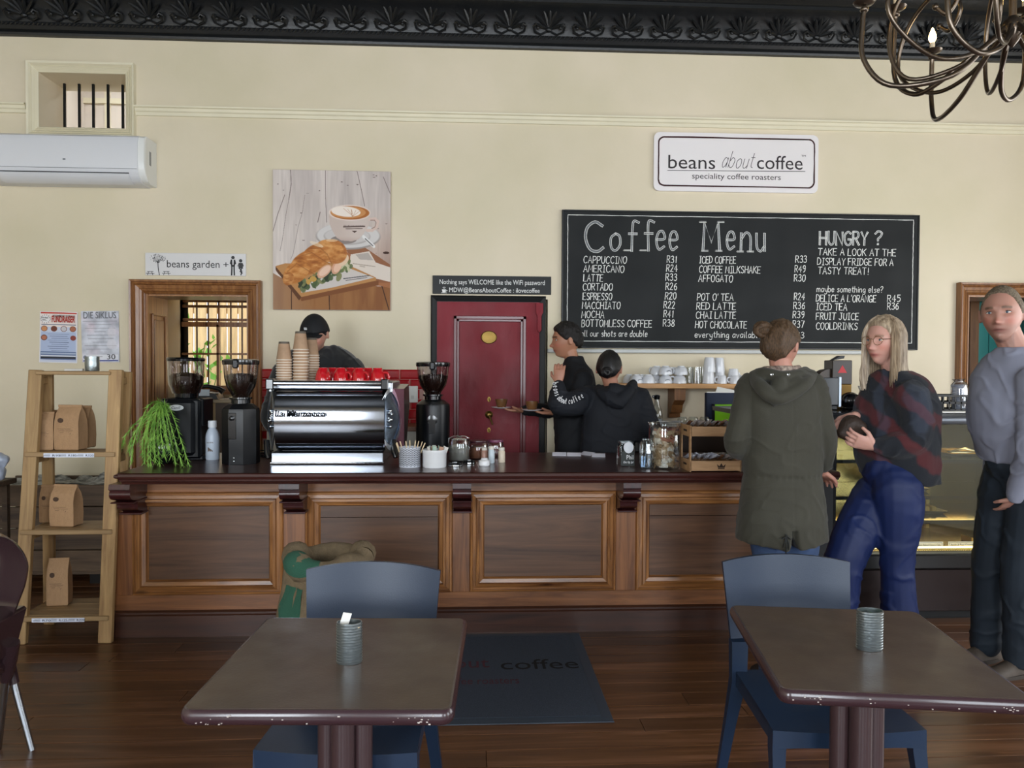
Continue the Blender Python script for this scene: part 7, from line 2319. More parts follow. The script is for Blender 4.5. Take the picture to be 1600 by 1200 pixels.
def hairline(d, zf=0.058, zt=0.03, ze=-0.005, zb=-0.075):
 az = np.degrees(np.arctan2(d[:, 1], np.abs(d[:, 0]) + 1e-6))
 return np.interp(az, [-90, -40, -8, 12, 40, 60, 90], [zb, zb * 0.75, ze, ze, zt, zf - 0.004, zf])
def hair_cap(mx, th, m_, parent, strand=0.003, name='hair', male=0.0, comb=(60, 60, 8), fn=None, **k):
 p = head_pts(_sd, male)
 z = _sd[:, 2] * 0.116
 s_ = sst(-0.006, 0.012, z - hairline(_sd, **k))
 t = th * s_ - 0.008 * (1 - s_)
 t = t + strand * s_ * nz(_sd * 0.1, comb, 2)
 if fn is not None: t = t + fn(_sd) * s_
 n_ = p / np.linalg.norm(p, axis=1)[:, None]
 p = p + n_ * t[:, None]
 m = MB().rings(grid_rings(p), mtx=mx)
 return obj(name, m, m_, parent, 60, True)
def limb(m, pts, radii, n=5, seg=14, flat=1.0, up=None):
 q_ = cr([tuple(p) + (r,) for p, r in zip(pts, radii)], n)
 P_ = [Vector(a[:3]) for a in q_]
 R_ = [a[3] for a in q_]
 m.tube(P_, R_, seg, flat=flat, up=up)
 if flat == 1.0:
  m.ball(P_[0], R_[0] * 0.98, 12, 8)
  m.ball(P_[-1], R_[-1] * 0.98, 12, 8)
def torso(m, rings_, yaw, pw=2.4, n=32):
 """rings: (centre, half width, half depth)"""
 q_ = cr([tuple(c) + (a, b) for c, a, b in rings_], 4)
 out = []
 cy_, sy_ = math.cos(yaw), math.sin(yaw)
 for g in q_:
  r = []
  for k in range(n):
   t = 2 * PI * k / n
   u = abs(math.cos(t)) ** (2 / pw) * math.copysign(1, math.cos(t)) * g[3]
   v = abs(math.sin(t)) ** (2 / pw) * math.copysign(1, math.sin(t)) * g[4]
   r.append(Vector((g[0] + u * cy_ - v * sy_, g[1] + u * sy_ + v * cy_, g[2])))
  out.append(r)
 m.rings(out)
def hand(m, w, d, nrm, thumb, curl=0.5, s=1.0, spread=0.12):
 """w wrist, d direction to the fingers, nrm palm normal, thumb = +-1 side"""
 d = Vector(d).normalized()
 nrm = Vector(nrm)
 nrm = (nrm - d * nrm.dot(d)).normalized()
 sd = d.cross(nrm) * thumb
 W_, L_ = 0.040 * s, 0.088 * s
 rs_ = []
 for t, hw, hh in ((-0.15, 0.6, 0.018), (0.1, 0.68, 0.018), (0.4, 0.9, 0.017), (0.8, 1.0, 0.014), (1.0, 0.98, 0.011)):
  c = w + d * L_ * t
  rs_.append([c + sd * (math.cos(a) * W_ * hw) + nrm * (math.sin(a) * hh * s) for a in np.linspace(0, 2 * PI, 12, endpoint=False)])
 m.rings(rs_)
 for k, (off, ln) in enumerate(((0.78, 0.068), (0.27, 0.077), (-0.26, 0.071), (-0.78, 0.056))):
  b = w + d * L_ * 0.92 + sd * off * W_ * 0.96
  dr = (d + sd * off * spread).normalized()
  pts = [b - d * 0.012]
  pts.append(b)
  an = curl * 0.5
  for f_ in (0.45, 0.3, 0.25):
   v = dr * math.cos(an) + nrm * math.sin(an)
   pts.append(pts[-1] + v * ln * s * f_)
   an += curl * 0.75
  m.tube(pts, [0.0095 * s, 0.0095 * s, 0.0088 * s, 0.008 * s, 0.0065 * s], 9)
  m.ball(pts[-1], 0.0066 * s, 8, 6)
 b = w + d * L_ * 0.22 + sd * W_ * 0.6
 v = (d * 0.75 + sd * 0.75 + nrm * 0.35).normalized()
 p1 = b + v * 0.042 * s
 v2 = (d * 1.0 + sd * 0.25 + nrm * (0.3 + curl * 0.5)).normalized()
 p2 = p1 + v2 * 0.032 * s
 m.tube([b - v * 0.015, b, p1, p2], [0.014 * s, 0.0135 * s, 0.0105 * s, 0.008 * s], 9)
 m.ball(p2, 0.0082 * s, 8, 6)
skin_m = attr_mat('skin', rough=0.5, sss=0.15)
def skin(mb, mx, tone, parent, brow, lips, male=0.0, voxel=0.0042, stub=0.0):
 me = vox(mb, voxel, 2, None, 'body', skin_m, 0.45)
 n_ = len(me.vertices)
 co = np.empty(n_ * 3)
 me.vertices.foreach_get('co', co)
 co = co.reshape(-1, 3)
 iv = np.array(mx.inverted())
 l = co @ iv[:3, :3].T + iv[:3, 3]
 near = (np.linalg.norm(l, axis=1) < 0.16) & (l[:, 1] > 0.02)
 c = np.tile(np.array(hx(tone)), (n_, 1))
 ax = np.abs(l[:, 0])
 def mixc(w, col):
  nonlocal c
  w = (w * near)[:, None]
  c = c * (1 - w) + np.array(hx(col)) * w
 mixc(0.35 * ga(ax - 0.042, 0.02) * ga(l[:, 2] + 0.03, 0.02), 'c86a5c')
 mixc(0.3 * ga(l[:, 0], 0.014) * ga(l[:, 2] + 0.036, 0.014), 'c0655a')
 mixc(0.85 * np.clip(1.4 * ga(l[:, 0], 0.023) * ga(l[:, 2] + 0.067, 0.0075), 0, 1), lips)
 mixc(0.7 * ga(l[:, 0], 0.021) * ga(l[:, 2] + 0.0675, 0.0022), '4a2020')
 bw = np.clip(1.5 * ga(l[:, 2] - (0.023 - 6.0 * (ax - 0.03) ** 2), 0.0042) * sst(0.012, 0.018, ax) * sst(0.05, 0.044, ax), 0, 1)
 mixc(0.8 * bw, brow)
 if stub: mixc(stub * sst(-0.035, -0.06, l[:, 2]), '6e5a52')
 set_col(me, c)
 o = obj('body', me, None, parent)
 me.transform(wm(parent).inverted())
 return o
eyew = mat('eye_white', 'd8d4d0', rough=0.25)
def eyes(mx, parent, iris='4a3a2a', closed=False):
 lidm = mat('lash_line', '2a1c16', rough=0.6)
 if not closed:
  for s_ in (-1, 1):
   o = obj('eye', MB().ball((s_ * 0.031, 0.0715, 0.003), (0.0125, 0.0085, 0.0046), 14, 8, mx), eyew, parent, 60, True)
   obj('iris', MB().ball((s_ * 0.031, 0.0765, 0.0032), (0.0056, 0.0045, 0.0047), 12, 8, mx), mat('iris_' + iris, iris, rough=0.15), o, 60).data.transform(wm(parent).inverted())
 for s_ in (-1, 1):
  m = MB().tube([mx @ Vector((s_ * (0.031 + 0.0145 * t), 0.0785 - 0.005 * abs(t) ** 2 - 0.004 * max(0, t), 0.0085 - 0.0045 * t * t)) for t in (-1, -0.5, 0, 0.5, 1)], 0.0011, 5)
  obj('eyelid', m, lidm, parent, 60, True)
def base_body(mx, male, neck, chest, arms, hands=(), s=1.0, ears=True, nr=0.053):
 m = MB().rings(grid_rings(head_pts(_sd, male)), mtx=mx)
 if ears:
  for s_ in (-1, 1):
   m.rings([[mx @ Vector((s_ * (0.068 + dx), -0.004 - 0.012 * dx / 0.02 + ry * math.cos(a), -0.004 + rz_ * math.sin(a) + 0.006 * math.cos(a))) for a in np.linspace(0, 2 * PI, 12, endpoint=False)] for dx, ry, rz_ in ((-0.006, 0.010, 0.018), (0.006, 0.014, 0.024), (0.016, 0.016, 0.029), (0.019, 0.013, 0.026))])
 a = mx @ Vector((0, -0.012, -0.045))
 limb(m, [a, a.lerp(neck, 0.6), neck], [nr * 0.98, nr * 0.95, nr * 1.12], 3)
 limb(m, [neck, (neck + chest) / 2, chest], [nr * 1.05, 0.06, 0.06], 3)
 for ch in arms:
  ee = ch[1].lerp((ch[0] + ch[2]) / 2, 0.06)
  limb(m, [chest.lerp(neck, 0.5), ch[0].lerp(chest, 0.25), ch[0].lerp(ee, 0.5), ee, ee.lerp(ch[2], 0.6), ch[2]], [0.04, 0.036, 0.033, 0.03, 0.028, 0.0235], 2, 12)
 for h in hands: hand(m, *h)
 return m
def cloth(name, pieces, m_, parent, voxel=0.0075, amp=0.007, sc=(7, 7, 5), smooth=4, extra=None):
 mb = MB()
 pieces(mb)
 def fn(co, nn):
  w_ = np.stack([nz(co, 5, 1), nz(co + 9, 5, 1), nz(co + 21, 5, 1)], 1) * 0.07
  r = nz(co + w_, sc, 2)
  rid = np.exp(-(nz((co + w_ * 1.6) @ np.array([[1, 0, .5], [0, 1, .5], [-.5, -.5, 1]]) + 5, (8, 8, 13), 1) / 0.16) ** 2)
  d = amp * (r * 0.7 + rid * 0.7 - 0.3)
  co = co + nn * d[:, None]
  return extra(co, nn) if extra else co
 me = vox(mb, voxel, smooth, fn, name, m_, 0.5)
 o = obj(name, me, None, parent)
 me.transform(wm(parent).inverted())
 return o
def cluster(m, base, tip, r, q, n=5):
 mid = (base + tip) / 2 + Vector((q.uniform(-1, 1), q.uniform(-1, 1), 0)) * 0.01
 m.tube([base, mid, tip], [r, r * 0.8, 0.001], n)
def shoe(parent, ankle, d, m_, L=0.28):
 d = Vector((d[0], d[1], 0)).normalized()
 s_ = Vector((-d.y, d.x, 0))
 a = Vector((ankle.x, ankle.y, 0))
 m = MB()
 rs_ = []
 for t, w, h in ((-0.09, 0.02, 0.05), (-0.075, 0.036, 0.085), (-0.02, 0.04, 0.10), (0.04, 0.042, 0.085), (0.1, 0.05, 0.06), (0.16, 0.046, 0.045), (0.195, 0.02, 0.03)):
  c = a + d * t * L / 0.28
  rs_.append([c + s_ * w * math.cos(u) + Vector((0, 0, 0.012 + max(0, math.sin(u)) * (h - 0.012))) + Vector((0, 0, 0.0)) for u in np.linspace(0, 2 * PI, 16, endpoint=False)])
 m.rings(rs_)
 o = obj('shoe', m, m_, parent, 50, True)
 m = MB().rings([[a + d * (0.052 + 0.15 * math.cos(u)) * L / 0.28 + s_ * 0.052 * math.sin(u) * (1 + 0.1 * math.cos(u)) + Vector((0, 0, z)) for u in np.linspace(0, 2 * PI, 20, endpoint=False)] for z in (0.0, 0.018)])
 me = obj('sole', m, mat('shoe_sole', '3a332e', rough=0.7), o, 30)
 me.data.transform(wm(parent).inverted())
V = Vector
UP = V((0, 0, 1))
d = 3.62
hc = PD(1220, 541, d)
gl = thing('person', 'person in an olive green parka seen from behind with hair in a bun', 'person', (hc.x, hc.y, 0))
mx = head_mx(hc, (0.72, 0.7), 0.05, 0, 1.0)
nk = PD(1221, 580, d)
ch = PD(1220, 640, d)
shL, shR = PD(1172, 603, d), PD(1270, 603, d)
elL, elR = PD(1152, 692, d - 0.02), PD(1288, 688, d - 0.02)
wrL, wrR = PD(1176, 712, d + 0.24), PD(1283, 738, d + 0.1)
mb = base_body(mx, 0.0, nk, ch, [(shL, elL, wrL), (shR, elR, wrR)], [(wrL, (0.1, 1, 0), (0, 0, -1), 1, 0.4), (wrR, V((0.5, 0.5, -0.35)), (0, 0, -1), -1, 0.3, 0.95)])
skin(mb, mx, 'b98573', gl, '4d3828', 'a0554e')
eyes(mx, gl, '4b5a50')
hm = mat('brown_hair', '3a2a1e', rough=0.45, var=0.4, vscale=60, stretch=(6, 1, 1), bump=0.6, bscale=200, col2='6e543c')
hair_cap(mx, 0.014, hm, gl, 0.004, zf=0.06, ze=0.004, comb=(90, 90, 20))
m = MB()
q = random.Random(1)
bc = PD(1193, 516, d - 0.03)
for k in range(9):
 ph, tl = q.uniform(0, 6.28), q.uniform(-0.5, 0.5)
 pts = []
 for i in range(15):
  a = ph + i / 14 * 5.0
  r = 0.037 + 0.006 * math.sin(3 * a + k)
  pts.append(bc + V((r * math.cos(a), 0.016 * math.sin(2 * a + k) + tl * 0.02, r * 0.72 * math.sin(a) + tl * 0.01)))
 m.tube(pts, [0.011] * 15, 7)
m.ball(bc, (0.036, 0.03, 0.028), 14, 9)
for k in range(5):
 a = q.uniform(0.2, 2.6)
 m.tube([bc + V((0.03 * math.cos(a), 0, 0.024 * math.sin(a))), bc + V((0.042 * math.cos(a), 0, 0.036 * math.sin(a))), bc + V((0.045 * math.cos(a) + 0.01, 0, 0.042 * math.sin(a)))], [0.003, 0.002, 0.0006], 5)
obj('hair_bun', m, hm, gl, 60, True)
coatm = mat('olive_parka', '38362c', rough=0.8, var=0.10, vscale=6, bump=0.25, bscale=320, sheen=0.1)
def coat(m):
 def r(pxa, pxb, py, dep):
  a, b = PD(pxa, py, d), PD(pxb, py, d)
  return ((a + b) / 2, (b - a).length / 2, dep)
 torso(m, [r(1196, 1244, 584, 0.07), r(1168, 1272, 597, 0.10), r(1160, 1280, 625, 0.125), r(1160, 1285, 680, 0.13), r(1163, 1284, 735, 0.125), r(1158, 1287, 785, 0.14), r(1152, 1290, 828, 0.15), r(1151, 1290, 842, 0.15)], 0)
 for sh, el, wr in ((shL, elL, wrL), (shR, elR, wrR)):
  limb(m, [sh.lerp(ch, 0.15), sh, el.lerp(sh, 0.5), el, wr.lerp(el, 0.25)], [0.06, 0.066, 0.062, 0.058, 0.05])
def coat_hem(co, nn):
 cx_ = PD(1222, 850, d).x
 zh = PD(1222, 800, d).z
 w = np.clip((zh - co[:, 2]) / 0.15, 0, 1)
 u = np.clip(1 - np.abs(co[:, 0] - cx_) / 0.19, 0, 1)
 co = co.copy()
 co[:, 2] -= w * 0.036 * u
 split = np.exp(-((co[:, 0] - cx_) / (0.004 + 0.014 * w)) ** 2) * (w > 0.35) * (nn[:, 1] < 0.2)
 co[:, 2] += split * 0.07 * w
 co[:, 1] += split * 0.03
 zw = PD(1222, 742, d).z
 g_ = np.exp(-((co[:, 2] - zw) / 0.012) ** 2)
 co -= nn * (g_ * (0.005 + 0.002 * np.sin(co[:, 0] * 210)))[:, None]
 g_ = np.exp(-((co[:, 0] - cx_) / 0.003) ** 2) * (nn[:, 1] < -0.3)
 return co - nn * (g_ * 0.003)[:, None]
cloth('parka', coat, coatm, gl, 0.0065, 0.006, extra=coat_hem)
def hood(m):
 q0 = PD(1220, 585, d - 0.10)
 pts = [PD(1178, 588, d - 0.02), PD(1190, 606, d - 0.13), PD(1212, 622, d - 0.16), PD(1236, 615, d - 0.15), PD(1258, 600, d - 0.12), PD(1268, 586, d - 0.02)]
 limb(m, pts, [0.03, 0.034, 0.036, 0.036, 0.034, 0.03], 5)
 limb(m, [PD(1184, 584, d - 0.02), PD(1196, 584, d - 0.08), PD(1222, 590, d - 0.11), PD(1248, 586, d - 0.08), PD(1258, 580, d)], [0.026, 0.03, 0.034, 0.03, 0.026], 5)
 limb(m, [PD(1218, 600, d - 0.13), PD(1214, 622, d - 0.15), PD(1209, 634, d - 0.145)], [0.04, 0.03, 0.012], 4)
 limb(m, [PD(1196, 590, d - .05), PD(1250, 592, d - .05)], [0.04, 0.04], 4)
 limb(m, [PD(1232, 604, d - .13), PD(1246, 597, d - .12)], [0.034, 0.03], 4)
 limb(m, [PD(1262, 585, d - .05), PD(1270, 592, d + .02)], [0.02, 0.02], 3)
cloth('hood', hood, coatm, gl, 0.006, 0.004, smooth=6)
plaid = mat('plaid_collar', '6b4a48', rough=0.8, var=0.6, vscale=70, col2='b9a898')
m = MB()
limb(m, [PD(1194, 577, d - 0.01), PD(1206, 577, d - .055), PD(1224, 577, d - .07), PD(1240, 577, d - .05), PD(1248, 575, d)], [0.014, 0.017, 0.018, 0.017, 0.014], 4, 10)
obj('plaid_collar', m, plaid, gl, 60, True)
for px in (1206, 1232):
 c = PD(px, 585.5, d - 0.152)
 obj('eyelet', MB().lathe([(0.006, 0), (0.0065, 0.002), (0.003, 0.003), (0.003, 0)], mtx=Matrix.Translation(c) @ Matrix.Rotation(PI / 2, 4, 'X'), seg=14), steel, gl, 40, True)
m = MB()
c = PD(1228, 838, d - 0.155)
for k, (dx, L_) in enumerate(((-0.012, 0.05), (0.0, 0.085), (0.014, 0.06))):
 m.tube([c + V((0, 0, 0.01)), c + V((dx * 0.6, -0.01, -L_ * 0.5)), c + V((dx, 0, -L_))], 0.003, 6)
m.tube([c + V((-0.02, -0.005, -0.01)), c + V((0, -0.014, 0.004)), c + V((0.02, -0.005, -0.012))], 0.0035, 6)
obj('hem_cord', m, mat('dark_cord', '1c1e1c', rough=0.7), gl, 60, True)
jeans = mat('blue_jeans', '35486a', rough=0.8, var=0.15, vscale=12, bump=0.2, bscale=400)
def legs(m, hipc, hw, kn, an, r=(0.105, 0.085, 0.06, 0.05)):
 m.ball(hipc, (hw + 0.07, 0.12, 0.13), 16, 12)
 for k in (0, 1):
  s_ = -1 if k == 0 else 1
  h = hipc + V((s_ * hw, 0, -0.06)) if not isinstance(hw, tuple) else hw[k]
  limb(m, [hipc.lerp(h, 0.6), h, h.lerp(kn[k], 0.5), kn[k], kn[k].lerp(an[k], 0.5), an[k]], [r[0], r[0], (r[0] + r[1]) / 2, r[1], (r[1] + r[2]) / 2, r[2]], 4, 14)
hp = PD(1225, 800, d)
kn = [V((PD(1206, 900, d).x, hp.y, 0.48)), V((PD(1254, 900, d).x, hp.y, 0.48))]
an = [V((kn[0].x, hp.y, 0.07)), V((kn[1].x + 0.01, hp.y, 0.07))]
cloth('jeans', lambda m: legs(m, hp, 0.075, kn, an, (0.095, 0.07, 0.055)), jeans, gl, 0.009, 0.004)
dsh = mat('dark_shoe', '1e1a18', rough=0.5)
for a_ in an: shoe(gl, a_, (0, 1), dsh, 0.25)
d = 3.72
hc = PD(1382, 533, d)
bl_ = thing('person', 'blonde person with glasses in a dark plaid fleece and blue trousers', 'person', (hc.x, hc.y, 0))
FD = V((-0.90, -0.42, 0)).normalized()
mx = head_mx(hc, (FD.x, FD.y), 0.0, 0, 1.0)
nk = PD(1396, 582, d)
ch = PD(1402, 650, d)
shN, shF = PD(1424, 618, d - 0.16), PD(1385, 612, d + 0.14)
elN, elF = PD(1428, 690, d - 0.15), PD(1378, 680, d + 0.18)
wrN, wrF = PD(1366, 697, d - 0.12), PD(1336, 650, d + 0.0)
mb = base_body(mx, 0.0, nk, ch, [(shN, elN, wrN), (shF, elF, wrF)], [(wrN, PD(1318, 683, d - 0.1) - wrN, V((0, 0.8, 0.5)), -1, 0.75, 1.0), (wrF, PD(1318, 664, d - .03) - wrF, V((-0.1, 0.4, -0.9)), -1, 0.55, 1.0)], nr=0.047)
skin(mb, mx, 'c9998a', bl_, '7a5a42', 'b0625c')
eyes(mx, bl_, '51606a')
blm = mat('blonde_hair', '86705a', rough=0.42, var=0.3, vscale=25, stretch=(4, 4, 0.5), col2='c4b096')
hair_cap(mx, 0.012, blm, bl_, 0.003, zf=0.072, zt=0.05, ze=-0.02, zb=-0.1, comb=(70, 70, 6))
m = MB()
q = random.Random(21)
dirs = []
for k in range(620):
 az = q.uniform(-192, 25) if q.random() < 0.85 else q.uniform(20, 48)    # degrees; 90 = face
 if k % 9 == 0: az = q.choice((q.uniform(150, 165), q.uniform(28, 48)))
 a = math.radians(az)
 top = V((math.cos(a) * 0.02, math.sin(a) * 0.03 + 0.005, 0.122))
 pts = [top]
 R_ = 0.088 + q.uniform(-0.006, 0.008)
 for el, z in ((45, None), (15, None), (-10, None)):
  e_ = math.radians(el)
  pts.append(V((math.cos(a) * R_ * math.cos(e_) * 0.93, math.sin(a) * R_ * 1.12 * math.cos(e_), 0.118 * math.sin(e_) + 0.008)))
 L_ = 0.21 + q.uniform(-0.035, 0.03) - (0.06 if math.sin(a) > 0.2 else 0)
 bk_ = max(0, -math.sin(a))
 e1 = V((pts[-1].x * 1.02, pts[-1].y * (1.02 + 0.0 * bk_), -0.10))
 e2 = V((pts[-1].x * (1.03 + q.uniform(-.1, .1)), pts[-1].y * (1.08 + 0.25 * bk_) + q.uniform(-.01, .01), -0.10 - L_ * 0.45))
 e3 = V((e2.x * (0.95 + q.uniform(-.12, .12)), e2.y * (1.0 + 0.18 * bk_), -0.10 - L_ * 0.8))
 pts += [e1, e2, e3]
 w_ = [mx @ V(p_[:3]) for p_ in cr([tuple(p_) for p_ in pts], 3)]
 r_ = q.uniform(0.0022, 0.0042)
 m.tube(w_, [r_ * (1 if i < len(w_) - 4 else (len(w_) - i) / 4 * 0.9 + 0.05) for i in range(len(w_))], 4, flat=1.8)
m.rings([[mx @ V((rx_ * math.cos(u), ry_ * math.sin(u) - oy_, z_)) for u in np.radians(np.linspace(150, 390, 25))] + [mx @ V(((rx_ - .012) * math.cos(u), (ry_ - .012) * math.sin(u) - oy_, z_)) for u in np.radians(np.linspace(390, 150, 25))] for rx_, ry_, oy_, z_ in ((0.07, 0.08, 0.0, 0.06), (0.084, 0.096, 0.0, 0.0), (0.086, 0.098, 0.0, -0.08), (0.085, 0.105, 0.0, -0.15), (0.08, 0.11, 0.004, -0.2))])
obj('long_hair', m, blm, bl_, 60, True)
m = MB()
for s_ in (-1, 1):
 m.tube([mx @ V((s_ * 0.032 + 0.024 * math.cos(a), 0.096 - 0.004 * abs(math.cos(a)), 0.0 + 0.021 * math.sin(a))) for a in np.linspace(0, 2 * PI, 21)], 0.0012, 5, cap=False)
 m.tube([mx @ V((s_ * 0.056, 0.092, 0.006)), mx @ V((s_ * 0.073, 0.06, 0.008)), mx @ V((s_ * 0.078, 0.0, 0.008))], 0.0012, 5)
m.tube([mx @ V((-0.009, 0.096, 0.006)), mx @ V((0, 0.099, 0.009)), mx @ V((0.009, 0.096, 0.006))], 0.0012, 5)
obj('glasses', m, mat('gold_wire', 'b8a080', rough=0.25, metal=1.0), bl_, 60, True)
fm, nt, bb_ = new_mat('plaid_fleece')
N, L = nt.nodes, nt.links
tc = N.new('ShaderNodeTexCoord')
def wave(rot, scale, lo, hi):
 mp = N.new('ShaderNodeMapping'); mp.inputs['Rotation'].default_value = rot
 L.new(tc.outputs['Object'], mp.inputs[0])
 w_ = N.new('ShaderNodeTexWave'); w_.inputs['Scale'].default_value = scale; w_.inputs['Distortion'].default_value = 3.0; w_.inputs['Detail'].default_value = 3; w_.inputs['Detail Scale'].default_value = 2.5
 L.new(mp.outputs[0], w_.inputs['Vector'])
 r_ = N.new('ShaderNodeValToRGB'); r_.color_ramp.elements[0].position = lo; r_.color_ramp.elements[1].position = hi
 L.new(w_.outputs['Fac'], r_.inputs[0])
 return r_
r1, r2 = wave((0, 0.9, 0.3), 2.2, 0.62, 0.85), wave((0.4, -0.7, 1.2), 1.8, 0.7, 0.9)
r1.color_ramp.elements[0].color, r1.color_ramp.elements[1].color = (*srgb('171b23'), 1), (*srgb('4e1c20'), 1)
r2.color_ramp.elements[0].color, r2.color_ramp.elements[1].color = (0, 0, 0, 1), (1, 1, 1, 1)
mxn = N.new('ShaderNodeMixRGB'); mxn.inputs[2].default_value = (*srgb('4a5468'), 1)
ml = N.new('ShaderNodeMath'); ml.operation = 'MULTIPLY'; ml.inputs[1].default_value = 0.3
L.new(r2.outputs[0], ml.inputs[0]); L.new(ml.outputs[0], mxn.inputs[0]); L.new(r1.outputs[0], mxn.inputs[1]); L.new(mxn.outputs[0], bb_.inputs['Base Color'])
bb_.inputs['Roughness'].default_value = 0.9; bb_.inputs['Sheen Weight'].default_value = 0.08
nn_ = N.new('ShaderNodeTexNoise'); nn_.inputs['Scale'].default_value = 220
bp = N.new('ShaderNodeBump'); bp.inputs['Strength'].default_value = 0.6; bp.inputs['Distance'].default_value = 0.006
L.new(nn_.outputs['Fac'], bp.inputs['Height']); L.new(bp.outputs[0], bb_.inputs['Normal'])
yawb = math.atan2(-FD.x, FD.y) + 0.15
def fleece(m):
 def r(pxa, pxb, py, wid):
  a, b = PD(pxa, py, d), PD(pxb, py, d)
  return ((a + b) / 2, wid, (b - a).length / 2)
 torso(m, [r(1372, 1424, 576, 0.07), r(1368, 1436, 594, 0.14), r(1358, 1446, 630, 0.19), r(1354, 1450, 670, 0.19), r(1354, 1448, 710, 0.19), r(1362, 1446, 735, 0.185), r(1378, 1444, 752, 0.17)], yawb)
 for sh, el, wr in ((shN, elN, wrN), (shF, elF, wrF)):
  limb(m, [sh.lerp(ch, 0.2), sh, el.lerp(sh, 0.5) + V((0.02, 0, 0)), el, el.lerp(wr, 0.5) + V((0, 0, -0.01)), wr.lerp(el, 0.1)], [0.07, 0.075, 0.078, 0.072, 0.062, 0.042])
cloth('fleece', fleece, fm, bl_, 0.0075, 0.011, sc=(8, 8, 6))
navy = mat('blue_trousers', '0c1e4c', rough=0.6, var=0.12, vscale=4, bump=0.1, bscale=300)
def trous(m):
 hc_ = PD(1398, 735, d)
 m.ball(hc_, (0.15, 0.15, 0.14), 16, 12)
 hN, hF = PD(1404, 765, d - 0.08), PD(1385, 760, d + 0.08)
 kB, aB = PD(1401, 880, d - 0.06), V((PD(1402, 1000, d).x, hc_.y - 0.05, 0.09))
 kF, aF = PD(1322, 868, d - 0.02), V((PD(1292, 1000, d + .1).x, hc_.y + 0.02, 0.09))
 limb(m, [hc_, hN, hN.lerp(kB, 0.5), kB, kB.lerp(aB, 0.5), aB], [0.12, 0.115, 0.10, 0.078, 0.08, 0.085], 4, 16)
 limb(m, [hc_, hF, hF.lerp(kF, 0.5) + V((0, 0, 0.02)), kF, kF.lerp(aF, 0.5), aF], [0.12, 0.12, 0.118, 0.095, 0.085, 0.085], 4, 16)
 return aB, aF
aB, aF = trous(MB())
cloth('trousers', trous, navy, bl_, 0.008, 0.009, sc=(6, 6, 3.5))
for a_ in (aB, aF): shoe(bl_, a_, (-1, -0.1), dsh, 0.25)
m = MB()
limb(m, [PD(1343, 668, d - 0.06), PD(1330, 664, d - 0.05), PD(1317, 676, d - 0.05)], [0.035, 0.05, 0.03], 5)
m.ball(PD(1330, 680, d - 0.05), (0.055, 0.04, 0.03), 14, 9)
me = vox(m, 0.005, 3, None, 'pouch', mat('brown_leather_pouch', '33261e', rough=0.6, bump=0.3, bscale=120))
o = bpy.data.objects.new('pouch', me)
COL.objects.link(o)
c = PD(1330, 672, d - 0.05)
me.transform(Matrix.Translation(-c))
o.location = c
tag(o, 'dark brown soft pouch held in both hands by the blonde person', 'pouch')
d = 3.6
hc = PD(1566, 491, d)
mn = thing('person', 'tall person with short greying hair in a grey long-sleeved shirt, hand in pocket', 'person', (hc.x, hc.y, 0))
FD = V((-0.72, -0.70, 0)).normalized()
mx = head_mx(hc, (FD.x, FD.y), 0.0, 0.03, 1.14)
nk = PD(1588, 552, d)
ch = PD(1592, 625, d + 0.02)
shN, shF = PD(1616, 598, d - 0.18), PD(1566, 590, d + 0.18)
elN, wrN = PD(1612, 700, d - 0.2), PD(1586, 777, d - 0.07)
elF, wrF = PD(1560, 690, d + 0.22), PD(1550, 760, d + 0.2)
mb = base_body(mx, 1.0, nk, ch, [(shN, elN, wrN), (shF, elF, wrF)], [(wrN, V((0.1, 1.0, -0.9)), V((0, 1, 0)), -1, 0.3, 0.9), (wrF, V((0, 0, -1)), V((0, -1, 0)), 1, 0.4, 1.05)], nr=0.062)
skin(mb, mx, 'b08272', mn, '5a4636', '9a5c52', 1.0, stub=0.25)
eyes(mx, mn, '4a5a68')
hair_cap(mx, 0.0035, mat('grey_brown_hair', '5e5042', rough=0.7, var=0.3, vscale=150, bump=0.8, bscale=400, col2='94836c'), mn, 0.002, zf=0.078, zt=0.054, ze=-0.008, zb=-0.06, comb=(120, 120, 120), male=1.0)
yawm = math.atan2(0.9, -0.35)
shm = mat('grey_jersey', '888b9c', rough=0.85, var=0.06, vscale=8, bump=0.1, bscale=400)
def shirt(m):
 def r(pxa, pxb, py, wid, dd=0.0):
  a, b = PD(pxa, py, d + dd), PD(pxb, py, d + dd)
  return ((a + b) / 2, wid, (b - a).length / 2)
 torso(m, [r(1556, 1622, 542, 0.075), r(1550, 1640, 556, 0.13), r(1541, 1655, 576, 0.19), r(1531, 1662, 606, 0.215), r(1527, 1662, 648, 0.21), r(1531, 1658, 680, 0.2, 0.02), r(1540, 1654, 704, 0.195, 0.03), r(1548, 1652, 722, 0.19, 0.03)], yawm)
 for sh, el, wr in ((shN, elN, wrN), (shF, elF, wrF)):
  limb(m, [sh.lerp(ch, 0.2), sh, el.lerp(sh, 0.5), el, el.lerp(wr, 0.5), wr.lerp(el, 0.06)], [0.08, 0.082, 0.072, 0.062, 0.052, 0.042])
cloth('shirt', shirt, shm, mn, 0.0075, 0.009, sc=(6, 6, 5))
m = MB()
cc = PD(1538, 600, d - 0.05)
pr_ = mat('faded_print', '3c3c42', rough=0.9)
dkt = mat('slate_trousers', '1f2832', rough=0.75, var=0.12, vscale=5, bump=0.1, bscale=300)
